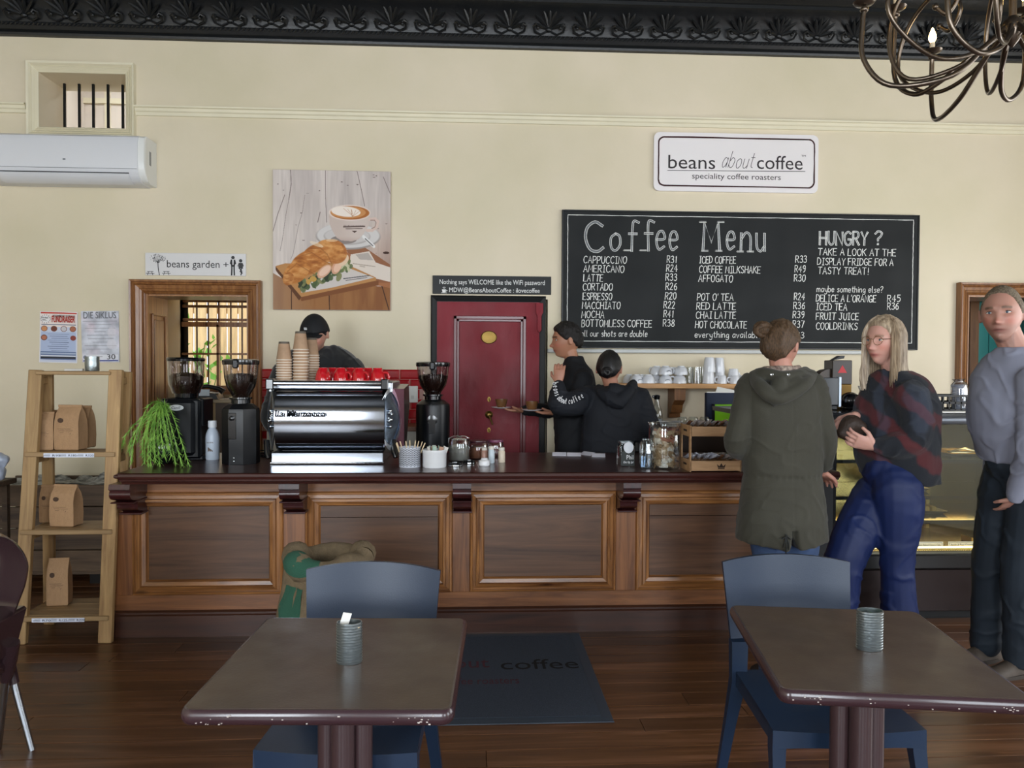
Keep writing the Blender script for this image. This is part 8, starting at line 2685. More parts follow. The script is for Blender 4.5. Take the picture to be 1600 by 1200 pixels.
def mtr(m):
 hc_ = PD(1596, 720, d + 0.04)
 m.ball(hc_, (0.16, 0.15, 0.14), 16, 12)
 hN, hF = PD(1612, 765, d - 0.02), PD(1574, 760, d + 0.12)
 aN, aF = V((PD(1590, 1000, 3.78).x, 3.60, 0.09)), V((PD(1560, 1000, 3.85).x, 3.78, 0.09))
 kN, kF = hN.lerp(aN, 0.47) + V((-0.04, -0.02, 0)), hF.lerp(aF, 0.47) + V((-0.03, 0, 0))
 for h, k, a in ((hN, kN, aN), (hF, kF, aF)):
  limb(m, [hc_, h, h.lerp(k, 0.5), k, k.lerp(a, 0.5), a], [0.13, 0.12, 0.10, 0.085, 0.078, 0.075], 4, 16)
 return aN, aF
aN, aF = mtr(MB())
cloth('trousers', mtr, dkt, mn, 0.008, 0.008, sc=(6, 6, 3.5))
bs = mat('brown_boot', '4a4038', rough=0.6, var=0.3, vscale=25)
for a_ in (aN, aF): shoe(mn, a_, (-1, -0.25), bs, 0.31)
d = 5.5
hc = PD(885, 532, d)
sv = thing('person', 'person with short dark hair in black carrying two coffees on saucers', 'person', (hc.x, hc.y, 0))
mx = head_mx(hc, (-1, -0.06), 0.02, 0, 1.08)
nk = PD(897, 572, d)
ch = PD(897, 625, d)
shN, shF = PD(912, 592, d - 0.15), PD(890, 588, d + 0.15)
elN, wrN = PD(900, 640, d - 0.2), PD(866, 645, d - 0.22)
elF, wrF = PD(862, 640, d + 0.1), PD(817, 641, d + 0.02)
mb = base_body(mx, 0.7, nk, ch, [(shN, elN, wrN), (shF, elF, wrF)], [(wrN, V((-1, 0, 0)), V((0, 0, 1)), 1, 0.35, 1.0), (wrF, V((-1, 0, 0)), V((0, 0, 1)), -1, 0.35, 1.0)])
skin(mb, mx, 'a9765c', sv, '2a1a14', '8f4c44', 0.7, voxel=0.005)
eyes(mx, sv, '3a2a20')
dkh = mat('black_hair', '14100f', rough=0.45, bump=0.6, bscale=250)
hair_cap(mx, 0.014, dkh, sv, 0.005, zf=0.06, zt=0.035, ze=-0.0, zb=-0.055, comb=(80, 80, 80), male=0.7)
blc = mat('black_cotton', '0f1116', rough=0.8, bump=0.15, bscale=350)
def svs(m):
 def r(pxa, pxb, py, wid):
  a, b = PD(pxa, py, d), PD(pxb, py, d)
  return ((a + b) / 2, wid, (b - a).length / 2)
 torso(m, [r(883, 912, 556, 0.055), r(881, 916, 566, 0.08), r(875, 925, 578, 0.14), r(868, 930, 596, 0.175), r(864, 932, 630, 0.175), r(866, 930, 670, 0.17), r(866, 930, 720, 0.17), r(870, 928, 800, 0.17)], math.pi / 2)
 for sh, el, wr in ((shN, elN, wrN), (shF, elF, wrF)):
  limb(m, [sh.lerp(ch, 0.2), sh, el.lerp(sh, 0.5), el, el.lerp(wr, 0.5), wr.lerp(el, 0.1)], [0.07, 0.075, 0.065, 0.056, 0.048, 0.04])
cloth('black_shirt', svs, blc, sv, 0.009, 0.007)
hp = PD(899, 760, d)
kn = [V((hp.x - 0.05, hp.y - 0.08, 0.48)), V((hp.x + 0.08, hp.y + 0.08, 0.48))]
an = [V((hp.x - 0.14, hp.y - 0.08, 0.07)), V((hp.x + 0.16, hp.y + 0.08, 0.09))]
cloth('trousers', lambda m: legs(m, hp, 0.07, kn, an, (0.095, 0.075, 0.06)), blc, sv, 0.01, 0.004)
for a_ in an: shoe(sv, a_, (-1, 0), dsh, 0.27)
for k, (px, py, w, lab, lab2) in enumerate(((838, 650, wrN, 'white saucer carried closest to the body by the person in black', 'brown coffee cup on the saucer closest to the waiter'), (795, 645, wrF, 'white saucer held furthest out in front of the red door', 'brown coffee cup furthest out in front of the red door'))):
 c = w + V((-0.155, 0, 0.012))
 solo('saucer', MB().lathe([(0.03, 0), (0.07, 0.008), (0.074, 0.012), (0.03, 0.004), (0, 0.004)], seg=28), white_c, lab, 'saucer', c)
 t = thing('coffee_cup', lab2, 'cup', c + V((0, 0, 0.005)))
 obj('bowl', MB().lathe([(0.024, 0), (0.034, 0.012), (0.042, 0.05), (0.043, 0.062), (0.040, 0.062), (0.036, 0.03), (0.0, 0.02)], seg=24), mat('brown_cup', '6d4a2c', rough=0.3), t, 50)
 obj('coffee', MB().lathe([(0.039, 0.052), (0, 0.055)], seg=20, cap=True), mat('milk_foam', 'a07a58', rough=0.5), t, 50)
d = 5.16
hc = PD(952, 577, d)
hw_ = thing('person', 'person in a black hooded top seen from behind, dark hair tied back', 'person', (hc.x, hc.y, 0))
mx = head_mx(hc, (0.35, 0.95), 0.1, 0, 1.02)
nk = PD(958, 612, d)
ch = PD(960, 660, d)
shL, shR = PD(922, 622, d), PD(996, 622, d)
elL, wrL = PD(872, 632, d - 0.1), PD(873, 598, d - 0.02)
elR, wrR = PD(1016, 668, d - 0.02), PD(1006, 672, d + 0.22)
mb = base_body(mx, 0, nk, ch, [(shL, elL, wrL), (shR, elR, wrR)], [(wrL, V((0.05, 0.1, 1)), V((0.3, 1, 0)), 1, 0.7, 1.0), (wrR, V((0, 1, 0)), V((0, 0, -1)), -1, 0.4)])
skin(mb, mx, 'b07c66', hw_, '1c1410', '8f4c44', voxel=0.005)
eyes(mx, hw_, '2a1c14')
dk2 = mat('sleek_black_hair', '0c0b0e', rough=0.28, bump=0.4, bscale=120, stretch=(8, 8, 1))
hair_cap(mx, 0.013, dk2, hw_, 0.002, zf=0.06, ze=0.01, zb=-0.07, comb=(60, 60, 10))
m = MB()
bc = PD(948, 582, d - 0.12)
for k in range(4):
 m.tube([bc + V(((0.03 - 0.005 * k) * math.cos(a), -0.006 * k, (0.028 - 0.005 * k) * math.sin(a))) for a in np.linspace(k, k + 5.6, 14)], 0.011, 8)
m.ball(bc + V((0, 0.01, 0)), (0.03, 0.03, 0.03), 12, 8)
obj('hair_bun', m, dk2, hw_, 60, True)
blh = mat('black_fleece_top', '14171f', rough=0.8, bump=0.15, bscale=350, var=0.05)
def hood2(m):
 def r(pxa, pxb, py, dep):
  a, b = PD(pxa, py, d), PD(pxb, py, d)
  return ((a + b) / 2, (b - a).length / 2, dep)
 torso(m, [r(938, 978, 603, 0.07), r(922, 998, 614, 0.11), r(912, 1006, 640, 0.14), r(908, 1008, 680, 0.145), r(906, 1010, 715, 0.15), r(910, 1008, 760, 0.15), r(914, 1004, 800, 0.14)], 0)
 for sh, el, wr in ((shL, elL, wrL), (shR, elR, wrR)):
  limb(m, [sh.lerp(ch, 0.25), sh, el.lerp(sh, 0.5) + V((0, 0, -0.015)), el, el.lerp(wr, 0.5), wr.lerp(el, 0.15)], [0.075, 0.085, 0.085, 0.07, 0.06, 0.046])
 limb(m, [PD(935, 606, d - 0.05), PD(945, 617, d - 0.14), PD(966, 628, d - 0.17), PD(982, 612, d - 0.13), PD(990, 600, d - 0.02)], [0.03, 0.04, 0.045, 0.042, 0.03], 5)
 limb(m, [PD(960, 610, d - 0.12), PD(974, 612, d - 0.13)], [0.05, 0.04], 4)
cloth('hooded_top', hood2, blh, hw_, 0.0085, 0.009)
hp = PD(960, 790, d)
kn = [V((hp.x - 0.08, hp.y, 0.46)), V((hp.x + 0.08, hp.y, 0.46))]
an = [V((hp.x - 0.08, hp.y, 0.07)), V((hp.x + 0.08, hp.y, 0.07))]
cloth('trousers', lambda m: legs(m, hp, 0.09, kn, an, (0.11, 0.08, 0.06)), blc, hw_, 0.01, 0.004)
for a_ in an: shoe(hw_, a_, (0, 1), dsh, 0.24)
m = MB()
txt = 'beans about coffee'
pl_ = cr([tuple(PD(866, 598, d - 0.165)), tuple(PD(870, 617, d - 0.18)), tuple(PD(880, 627, d - 0.185)), tuple(PD(895, 627, d - 0.17)), tuple(PD(913, 617, d - 0.15))], 8)
tot = sum(adv(c_) for c_ in txt)
cum = 0
for c_ in txt:
 f_ = min(cum / tot, 0.999) * (len(pl_) - 1)
 i_ = int(f_)
 a, b = V(pl_[i_]), V(pl_[i_ + 1])
 p_ = a.lerp(b, f_ - i_)
 t_ = (b - a).normalized()
 n__ = V((-t_.z, 0, t_.x)).normalized()
 for st_ in strokes(c_):
  pts = [p_ + t_ * x_ * 0.0032 + n__ * (z_ * 0.0065 - 0.012) for x_, z_ in st_]
  if len(pts) > 1: m.tube(pts, 0.0022, 4)
 cum += adv(c_)
obj('sleeve_print', m, mat('white_ink', 'd8d8da', rough=0.5), hw_, 0, True)
d = 5.2
hc = PD(492, 523, d)
ba = thing('person', 'person in a black cap and jacket bent over the espresso machine', 'person', (hc.x, hc.y, 0))
mx = head_mx(hc, (-0.05, -0.98), 0.34, 0, 1.04)
nk = PD(498, 556, d + 0.12)
ch = PD(495, 620, d + 0.12)
shL, shR = PD(446, 584, d + 0.08), PD(546, 576, d + 0.1)
elL, wrL = PD(424, 655, d - 0.02), PD(465, 690, d - 0.18)
elR, wrR = PD(568, 650, d), PD(530, 690, d - 0.18)
mb = base_body(mx, 1.0, nk, ch, [(shL, elL, wrL), (shR, elR, wrR)], [(wrL, V((0.5, -1, 0)), V((0, 0, -1)), -1, 0.5), (wrR, V((-0.5, -1, 0)), V((0, 0, -1)), 1, 0.5)])
skin(mb, mx, 'b98a76', ba, '2a1c14', '8f4c44', 1.0, voxel=0.005, stub=0.3)
eyes(mx, ba, '3a2a20', closed=True)
hair_cap(mx, 0.005, dkh, ba, 0.002, zf=0.06, zb=-0.06, comb=(80, 80, 80), male=1.0)
capm = mat('black_cap_cloth', '0e1014', rough=0.75, bump=0.2, bscale=400)
p = head_pts(_sd, 1.0)
n_ = p / np.linalg.norm(p, axis=1)[:, None]
s_ = sst(-0.006, 0.006, _sd[:, 2] * 0.116 - hairline(_sd, zf=0.032, zt=0.03, ze=0.018, zb=-0.02))
p = p + n_ * (0.022 * s_ - 0.01 * (1 - s_))[:, None]
o = obj('cap', MB().rings(grid_rings(p), mtx=mx), capm, ba, 60, True)
m = MB()
rs_ = []
for t in np.linspace(0, 1, 6):
 rs_.append([mx @ V(((0.075 - 0.012 * t * t) * math.sin(u), 0.072 + (0.055 * t) * math.cos(u) ** 0.5 + 0.03 * (math.cos(u) - 0.2), 0.036 - 0.010 * t - 0.006 * (math.sin(u)) ** 2 * 2 + dz)) for dz, us in ((0, np.linspace(-1.2, 1.2, 11)), (-0.004, np.linspace(1.2, -1.2, 11))) for u in us])
m.rings(rs_)
obj('cap_peak', m, capm, ba, 50, True)
m = MB().box((-0.009, -0.002, -0.009), (0.009, 0.002, 0.009), 0, mx @ Matrix.Translation((0.03, 0.1, 0.07)) @ Matrix.Rotation(-0.5, 4, 'X'))
obj('cap_badge', m, mat('badge_white', 'd8d8d8', rough=0.4), ba, 0, True)
def bjk(m):
 def r(pxa, pxb, py, dep, dd):
  a, b = PD(pxa, py, d + dd), PD(pxb, py, d + dd)
  return ((a + b) / 2, (b - a).length / 2, dep)
 torso(m, [r(472, 528, 541, 0.075, 0.12), r(450, 546, 550, 0.11, 0.12), r(434, 560, 570, 0.14, 0.12), r(442, 556, 640, 0.14, 0.14), r(446, 552, 700, 0.13, 0.14), r(448, 548, 800, 0.12, 0.14)], 0)
 limb(m, [PD(474, 554, d + 0.06), PD(500, 566, d - 0.0), PD(521, 546, d + 0.08)], [0.03, 0.035, 0.035], 4)
 for sh, el, wr in ((shL, elL, wrL), (shR, elR, wrR)):
  limb(m, [sh.lerp(ch, 0.3), sh, el.lerp(sh, 0.5), el, el.lerp(wr, 0.5), wr.lerp(el, 0.1)], [0.09, 0.095, 0.085, 0.07, 0.055, 0.045])
cloth('black_jacket', bjk, mat('black_jacket', '17191c', rough=0.8, bump=0.2, bscale=300, sheen=0.3), ba, 0.009, 0.009)
hp = PD(498, 800, d + 0.12)
kn = [V((hp.x - 0.09, hp.y - 0.05, 0.48)), V((hp.x + 0.09, hp.y - 0.05, 0.48))]
an = [V((hp.x - 0.1, hp.y, 0.07)), V((hp.x + 0.1, hp.y, 0.07))]
cloth('trousers', lambda m: legs(m, hp, 0.09, kn, an), blc, ba, 0.011, 0.004)
for a_ in an: shoe(ba, a_, (0, -1), dsh, 0.27)
# ================================================================ LADDER SHELF
lw = wood('ladder_wood', '83633f', 'b39263', axis=2, scale=0.9, rough=0.55, rnd=0.12)
lwx = wood('ladder_board', '7a5f40', 'a88a60', axis=0, scale=0.9, rough=0.55, rnd=0.12)
fl0, fr0 = Z(31, 1006, 0), Z(165, 1004, 0)
lt, rt = P(57, 578, 4.32), P(182, 578, 4.32)
bl0, br0 = Z(78, 975, 0), Z(187, 972, 0)
blt, brt = P(74, 583, 4.42), P(197, 581, 4.42)
lad = thing('ladder_shelf', 'rustic wooden stepladder used as a shelf for bags of coffee', 'shelf', ((fl0.x + fr0.x) / 2, (fl0.y + bl0.y) / 2, 0))
def post(a, b, w, h, name='rail'):
 m = MB().beam(a, b, w, h, up=(0, 1, 0.1), bev=0.004)
 obj(name, m, lw, lad, 0, True)
for a, b in ((fl0, lt), (fr0, rt)): post(a, b, 0.07, 0.035)
for a, b in ((bl0, blt), (br0, brt)): post(a, b, 0.06, 0.03)
def lerp_at(a, b, z):
 t = (z - a.z) / (b.z - a.z)
 return a.lerp(b, t)
lv = []
for pyf, th_ in ((582, 0.02), (706, 0.025), (827, 0.025), (962, 0.025)):
 lo_, hi_ = fl0, lt
 for _ in range(30):
  mid = (lo_ + hi_) / 2
  v = mid - CP
  py = 600 - v.dot(upv) / v.dot(fw) * F
  if py > pyf: lo_ = mid
  else: hi_ = mid
 z = mid.z
 A_, B__ = lerp_at(fl0, lt, z), lerp_at(fr0, rt, z)
 C__, D__ = lerp_at(bl0, blt, z), lerp_at(br0, brt, z)
 lv.append((z, A_, B__, C__, D__))
 if pyf == 582:
  m = MB().box((A_.x + 0.01, A_.y - 0.03, z - 0.012), (B__.x - 0.02, D__.y + 0.02, z + 0.008), 0.004)
  obj('shelf_board', m, lwx, lad, 0, True)
 else:
  n_b = 3
  for k in range(n_b):
   t0_, t1_ = k / n_b + 0.01, (k + 1) / n_b - 0.01
   a, b = A_.lerp(C__, t0_), A_.lerp(C__, t1_)
   c, e = B__.lerp(D__, t0_), B__.lerp(D__, t1_)
   m = MB()
   m.rings([[V((p_.x, p_.y, zz)) for p_ in (a, c, e, b)] for zz in (z - th_, z)])
   obj('shelf_board', m, lwx, lad, 0, True)
  m = MB().beam(A_ + V((-0.02, -0.02, -0.012)), B__ + V((0.02, -0.02, -0.012)), 0.022, 0.026, bev=0.003)
  obj('edge_strip', m, lwx, lad, 0, True)
 for a, c in ((A_, C__), (B__, D__)):
  m = MB().beam(a + V((0, -0.01, -0.045)), c + V((0, 0.01, -0.045)), 0.022, 0.04, bev=0.005)
  obj('cleat', m, lw, lad, 0, True)
stripw = mat('price_strip', 'd3d8e8', rough=0.5)
for (z, A_, B__, C__, D__), pa, pb, words_ in ((lv[1], 68, 147, (('R95', 82), ('R180', 107), ('R320', 134))), (lv[3], 47, 130, (('R70', 64), ('R125', 90), ('R220', 118)))):
 y_ = A_.y - 0.034
 x0_, x1_ = P(pa, 700, y_).x, P(pb, 700, y_).x
 m = MB().box((x0_, y_ - 0.001, z - 0.026), (x1_, y_, z - 0.004))
 o = obj('price_strip', m, stripw, lad, 0, True)
 m = MB()
 for w_, px in words_:
  a = P(px, 700, y_)
  lettering(m, w_, a.x, z - 0.021, a.x + 0.042, size=0.016, y=y_ - 0.0016)
  for k in (0, 1, 2): m.box((a.x - 0.05 + 0.004 * k, y_ - 0.0014, z - 0.020 + 0.0045 * k), (a.x - 0.012, y_ - 0.001, z - 0.0185 + 0.0045 * k))
 obj('lettering', m, mat('strip_ink', '20222c', rough=0.6), o, 0)
 o.children[0].data.transform(wm(lad).inverted())
kb = mat('kraft_bag', 'a5825f', rough=0.75, var=0.06, vscale=10, bump=0.35, bscale=28)
bink = mat('bag_ink', '4a3526', rough=0.7)
bag0 = thing('coffee_bag', 'x', 'bag', (0, 0, 0))
m = MB()
sec = []
for z, w_, dp, pinch in ((0, 0.9, 0.9, 0), (0.02, 1, 1, 0), (0.3, 1.03, 1.05, 0), (0.62, 1.0, 1.0, 0), (0.8, 0.98, 0.75, 0.2), (0.91, 0.96, 0.3, 0.6), (0.955, 0.95, 0.10, 0.9), (1.0, 0.95, 0.09, 1)):
 a, b = 0.5 * w_, 0.31 * dp
 sec.append([(x * a, y * b * (1 - 0.5 * pinch * (abs(x) > 0.9)), z) for x, y in ((-1, -1), (-0.5, -1.04), (0, -1.06), (0.5, -1.04), (1, -1), (0.94 - 0.25 * (1 - pinch) * (0.3 < z < .9) * 0.3, 0), (1, 1), (0.5, 1.04), (0, 1.06), (-0.5, 1.04), (-1, 1), (-0.94, 0))])
m.rings(sec)
obj('paper_body', m, kb, bag0, 28)
m = MB().box((-0.49, -0.05, 0.945), (0.49, 0.04, 1.0), 0.006)
obj('folded_top', m, kb, bag0, 0)
m = MB()
m.rings([[(-0.22 + 0.12 * math.cos(a), y_, 0.66 + 0.055 * math.sin(a)) for a in np.linspace(0, 2 * PI, 16, endpoint=False)] for y_ in (-0.335, -0.338)])
for k, (a, b) in enumerate(((-0.35, 0.2), (-0.3, 0.3), (-0.25, 0.12))): m.box((a, -0.338, 0.47 - 0.04 * k), (b, -0.335, 0.477 - 0.04 * k))
ribbon(m, [(-0.02, 0.38), (0.08, 0.33), (0.16, 0.345), (0.2, 0.38)], 0.012, -0.338)
obj('print', m, bink, bag0, 0)
first = True
for (lvk, px, pw, py0, pyt, back, lab, rz) in ((1, 70, 29, 0, 644, 0.02, 'kraft coffee bag nearest the outer rail on the upper step', 0.15), (1, 84, 26, 0, 641, 0.15, 'kraft coffee bag half hidden behind two on the upper step', 0.1), (1, 111, 38, 0, 633, 0.03, 'largest kraft coffee bag, in the middle of the upper step', -0.12),
  (1, 127, 34, 0, 634, 0.14, 'kraft coffee bag behind the largest one on the upper step', -0.1), (2, 77, 24, 0, 758, 0.12, 'kraft coffee bag behind another on the middle step', 0.05), (2, 103, 38, 0, 757, 0.02, 'kraft coffee bag in front on the middle step', -0.15), (3, 91, 30, 0, 872, 0.12, 'single kraft coffee bag on the lowest step', 0.12)):
 z, A_, B__, C__, D__ = lv[lvk]
 o = bag0 if first else dup(bag0)
 first = False
 y_ = A_.y + 0.07 + back
 x_ = P(px, 700, y_).x
 w_ = pw * (y_ * math.cos(PSI)) / F
 h_ = P(px, pyt, y_).z - z
 o.location = (x_, y_, z + 0.002)
 o.scale = (w_, w_ * 0.95, h_)
 o.rotation_euler = (0, 0, rz)
 o['label'] = lab
 o['group'] = 'kraft coffee bags on the ladder shelf'
z, A_, B__, C__, D__ = lv[0]
zt0 = z + 0.009
y_ = A_.y + 0.04
x_ = P(144, 570, y_).x
t = thing('tin_holder', 'plain ribbed tin standing on top of the ladder shelf', 'holder', (x_, y_, zt0))
r_, h_ = 10 * y_ / F, P(144, 557, y_).z - zt0
obj('shell', MB().lathe([(r_ * 0.97, 0), (r_, 0.003), (r_, h_), (r_ - 0.002, h_), (r_ - 0.003, 0.004), (0, 0.004)], seg=28), tin, t, 40)
obj('rib', MB().lathe([(r_, h_ * 0.3), (r_ + 0.001, h_ * 0.5), (r_, h_ * 0.7)], seg=28, cap=False), tin, t, 40)
solo('business_card', MB().box((-0.045, -0.025, 0), (0.045, 0.025, 0.012), 0.001), mat('pale_card', 'bdb8b0', rough=0.6), 'small stack of pale cards lying on top of the ladder', 'card', (P(116, 577, y_).x, y_, zt0), 0.3, smooth=0)
# ================================================================ TROUGH WITH NEWSPAPERS BEHIND THE LADDER
rw = wood('rough_crate_wood', '33241a', '64503c', axis=0, scale=0.7, rough=0.7, rnd=0.25)
yt0, yt1 = 5.3, 5.78
xa, xb = P(-40, 800, yt0).x, P(166, 800, yt0).x
zb0, zt1 = 0.10, P(100, 757, yt0).z
tr = thing('newspaper_trough', 'rough dark plank trough of newspapers behind the ladder shelf', 'trough', ((xa + xb) / 2, (yt0 + yt1) / 2, 0))
nb = 4
for k in range(nb):
 za, zb_ = zb0 + (zt1 - zb0) * k / nb, zb0 + (zt1 - zb0) * (k + 1) / nb - 0.006
 obj('plank', MB().box((xa, yt0, za), (xb, yt0 + 0.022, zb_), 0.003), rw, tr, 0, True)
 obj('plank', MB().box((xb - 0.022, yt0 + 0.022, za), (xb, yt1, zb_), 0.003), rw, tr, 0, True)
 obj('plank', MB().box((xa, yt1 - 0.02, za), (xb - 0.022, yt1, zb_), 0.003), rw, tr, 0, True)
obj('bottom_board', MB().box((xa, yt0, zb0 - 0.02), (xb, yt1, zb0)), rw, tr, 0, True)
for x in (xa + 0.1, xb - 0.1):
 obj('foot', MB().box((x - 0.04, yt0 + 0.06, 0), (x + 0.04, yt1 - 0.06, zb0 - 0.02)), mat('dark_foot', '17110d', rough=0.8), tr, 0, True)
npm = mat('newsprint', '8f918e', rough=0.85, var=0.75, vscale=26, col2='b9bbb8')
q = random.Random(5)
for k in range(5):
 c = V((xa + 0.25 + k * 0.15, (yt0 + yt1) / 2 - 0.03 + q.uniform(-0.03, 0.03), zt1 - 0.03 + 0.006 * k))
 m = MB()
 rows = [[V((c.x + u * 0.19, c.y + v * 0.17, c.z + 0.02 * math.sin(u * 3 + k) * math.cos(v * 2 + k) + 0.02 * (v > 0.4) * math.sin(u * 5))) for u in np.linspace(-1, 1, 9)] for v in np.linspace(-1, 1, 7)]
 vs = [p_ for r in rows for p_ in r]
 vs = vs + [p_ - V((0, 0, 0.008)) for p_ in vs]
 fs = []
 for i in range(6):
  for j in range(8):
   a = i * 9 + j
   fs += [(a, a + 1, a + 10, a + 9), (63 + a + 9, 63 + a + 10, 63 + a + 1, 63 + a)]
 m.add(vs, fs)
 solo('newspaper', m, npm, 'folded newspaper in the trough, %s from the bar end' % ('fifth', 'fourth', 'third', 'second', 'first')[k], 'newspaper', tuple(c), group='newspapers in the plank trough', world=True)
m = MB()
m.ball(P(-12, 735, 4.6), (0.075, 0.06, 0.065), 12, 8)
limb(m, [P(-18, 715, 4.6), P(3, 718, 4.6), P(8, 728, 4.6)], [0.03, 0.03, 0.012], 4)
c = P(-5, 740, 4.6)
me = vox(m, 0.008, 2, lambda co, nn: co + nn * (0.012 * nz(co, 22, 2))[:, None], 'plastic_bag', mat('pale_blue_plastic', 'a9b2c2', rough=0.3, coat=0.3))
zl = min(v.co.z for v in me.vertices)
o = bpy.data.objects.new('plastic_bag', me)
COL.objects.link(o)
me.transform(Matrix.Translation(-c))
o.location = c
tag(o, 'crumpled pale plastic bag at the very edge, beyond the ladder', 'bag')
st = thing('side_table', 'low dark table under the pale plastic bag, mostly out of frame', 'table', (c.x - 0.25, c.y, 0))
obj('table_top', MB().box((c.x - 0.55, c.y - 0.2, zl - 0.03), (c.x + 0.0, c.y + 0.2, zl + 0.001), 0.004), rw, st, 0, True)
for sx in (-0.52, -0.05):
 for sy in (-0.17, 0.17):
  obj('leg', MB().box((c.x + sx - 0.015, c.y + sy - 0.015, 0), (c.x + sx + 0.015, c.y + sy + 0.015, zl - 0.03)), rw, st, 0, True)
# ================================================================ JUTE SACK
sk_c = PD(512, 930, 3.35)
sk = thing('jute_sack', 'open jute coffee sack with green and blue print behind a chair', 'sack', (sk_c.x, sk_c.y, 0))
ztop = PD(520, 870, 3.35).z
m = MB()
rr0 = 0.205
pr_ = [(rr0 * 0.8, 0.0), (rr0 * 1.05, 0.03), (rr0 * 1.12, 0.2), (rr0 * 1.05, 0.4), (rr0 * 0.92, ztop - 0.1), (rr0 * 0.84, ztop - 0.03), (rr0 * 0.78, ztop + 0.0), (rr0 * 0.70, ztop - 0.01), (rr0 * 0.68, ztop - 0.08), (rr0 * 0.7, ztop - 0.2), (0.0, ztop - 0.2)]
m.lathe(cr(pr_, 4), seg=48, cap=True)
ms = m.mesh('cloth', [mat('jute', '7b6a52', rough=0.95, var=0.15, vscale=40, bump=0.7, bscale=260)], 0)
n_ = len(ms.vertices)
co = np.empty(n_ * 3)
ms.vertices.foreach_get('co', co)
co = co.reshape(-1, 3)
rad = np.hypot(co[:, 0], co[:, 1]) + 1e-6
ang = np.arctan2(co[:, 1], co[:, 0])
dsp = 0.018 * nz(np.stack([np.cos(ang) * 2, np.sin(ang) * 2, co[:, 2] * 5], 1), 1.6, 3) + 0.008 * np.sin(ang * 9 + co[:, 2] * 12) * sst(0.2, ztop, co[:, 2])
co[:, 0] *= 1 + dsp / rad * (co[:, 2] > 0.01)
co[:, 1] *= 1 + dsp / rad * (co[:, 2] > 0.01)
co[:, 2] += sst(ztop - 0.15, ztop, co[:, 2]) * 0.014 * np.sin(ang * 2 + 1.3)
ms.vertices.foreach_set('co', co.reshape(-1))
finish(ms, 60)
obj('cloth', ms, None, sk)
m = MB()
pts, rad_ = [], []
for k in range(33):
 a = 2 * PI * k / 32
 pts.append((rr0 * 0.74 * math.cos(a), rr0 * 0.74 * math.sin(a), ztop - 0.012 + 0.012 * math.sin(2 * a + 1.3) + 0.006 * math.sin(7 * a)))
 rad_.append(0.048 + 0.012 * math.sin(5 * a))
m.tube(pts, rad_, 12, cap=False)
jt = _mats['jute']
obj('rolled_edge', m, jt, sk, 60)
gp, bp_ = mat('sack_green', '2f5a48', rough=0.95, bump=0.5, bscale=260), mat('sack_blue', '23355e', rough=0.95, bump=0.5, bscale=260)
def patch(a0, a1, z0_, z1_, m_, top=False):
 m = MB()
 rows = []
 for i in range(9):
  row = []
  for j in range(7):
   a = a0 + (a1 - a0) * i / 8
   z = z0_ + (z1_ - z0_) * j / 6
   if top:
    b = -0.3 + 2.6 * j / 6
    k_ = (a % (2 * PI)) / (2 * PI) * 32
    rad2 = 0.048 + 0.012 * math.sin(5 * a) + 0.002
    row.append(V(((rr0 * 0.74 + rad2 * math.cos(b)) * math.cos(a), (rr0 * 0.74 + rad2 * math.cos(b)) * math.sin(a), ztop - 0.012 + 0.012 * math.sin(2 * a + 1.3) + 0.006 * math.sin(7 * a) + rad2 * math.sin(b))))
   else:
    R_ = 0
    cs = cr(pr_, 4)
    rz_s = sorted([(c_[1], c_[0]) for c_ in cs[:24]])
    R_ = np.interp(z, [c_[0] for c_ in rz_s], [c_[1] for c_ in rz_s])
    dsp_ = 0.018 * nz(np.array([[math.cos(a) * 2, math.sin(a) * 2, z * 5]]), 1.6, 3)[0] + 0.008 * math.sin(a * 9 + z * 12) * float(sst(0.2, ztop, np.array(z)))
    R_ += dsp_ + 0.003
    row.append(V((R_ * math.cos(a), R_ * math.sin(a), z)))
  rows.append(row)
 vs = [p_ for r in rows for p_ in r]
 fs = [(i * 7 + j, (i + 1) * 7 + j, (i + 1) * 7 + j + 1, i * 7 + j + 1) for i in range(8) for j in range(6)]
 m.add(vs, fs)
 return obj('printed_patch', m, m_, sk, 60)
patch(3.7, 4.7, 0, 0, gp, True)
patch(3.75, 4.35, ztop - 0.24, ztop - 0.09, gp)
patch(3.7, 4.3, ztop - 0.33, ztop - 0.25, bp_)
# ================================================================ DISPLAY FRIDGE
fy0 = 4.36
fx0, fx1 = P(1302, 800, fy0).x, P(1302, 800, fy0).x + 1.35
fb = P(1480, 982, fy0).z
fz = P(1480, 648, fy0 + 0.1).z
df = thing('display_fridge', 'glass-fronted lit cake display fridge at the end of the bar', 'fridge', ((fx0 + fx1) / 2, fy0 + 0.35, 0))
fd = fy0 + 0.72
dks = mat('fridge_dark_steel', '2b2d31', rough=0.25, metal=0.7)
grs = mat('fridge_grey', '6a6f78', rough=0.3, metal=0.6)
zb1, zb2 = P(1480, 866, fy0).z, P(1480, 890, fy0).z
obj('plinth', MB().box((fx0 + 0.04, fy0 + 0.08, 0), (fx1 - 0.04, fd, 0.1)), blkmat, df, 0, True)
obj('lower_panel', MB().box((fx0, fy0 + 0.02, 0.06), (fx1, fd, zb2 - 0.004), 0.004), mat('fridge_brown_steel', '3a3232', rough=0.22, metal=0.8, rvar=0.05), df, 0, True)
obj('bumper', MB().box((fx0, fy0, zb2), (fx1, fd, zb1), 0.01), mat('fridge_black', '17181a', rough=0.25, coat=0.3), df, 0, True)
zd0, zd1 = zb1, fz
obj('back_wall', MB().box((fx0 + 0.02, fd - 0.03, zd0), (fx1 - 0.02, fd, zd1)), mat('fridge_mirror', 'a08a5c', rough=0.2, metal=0.85), df, 0, True)
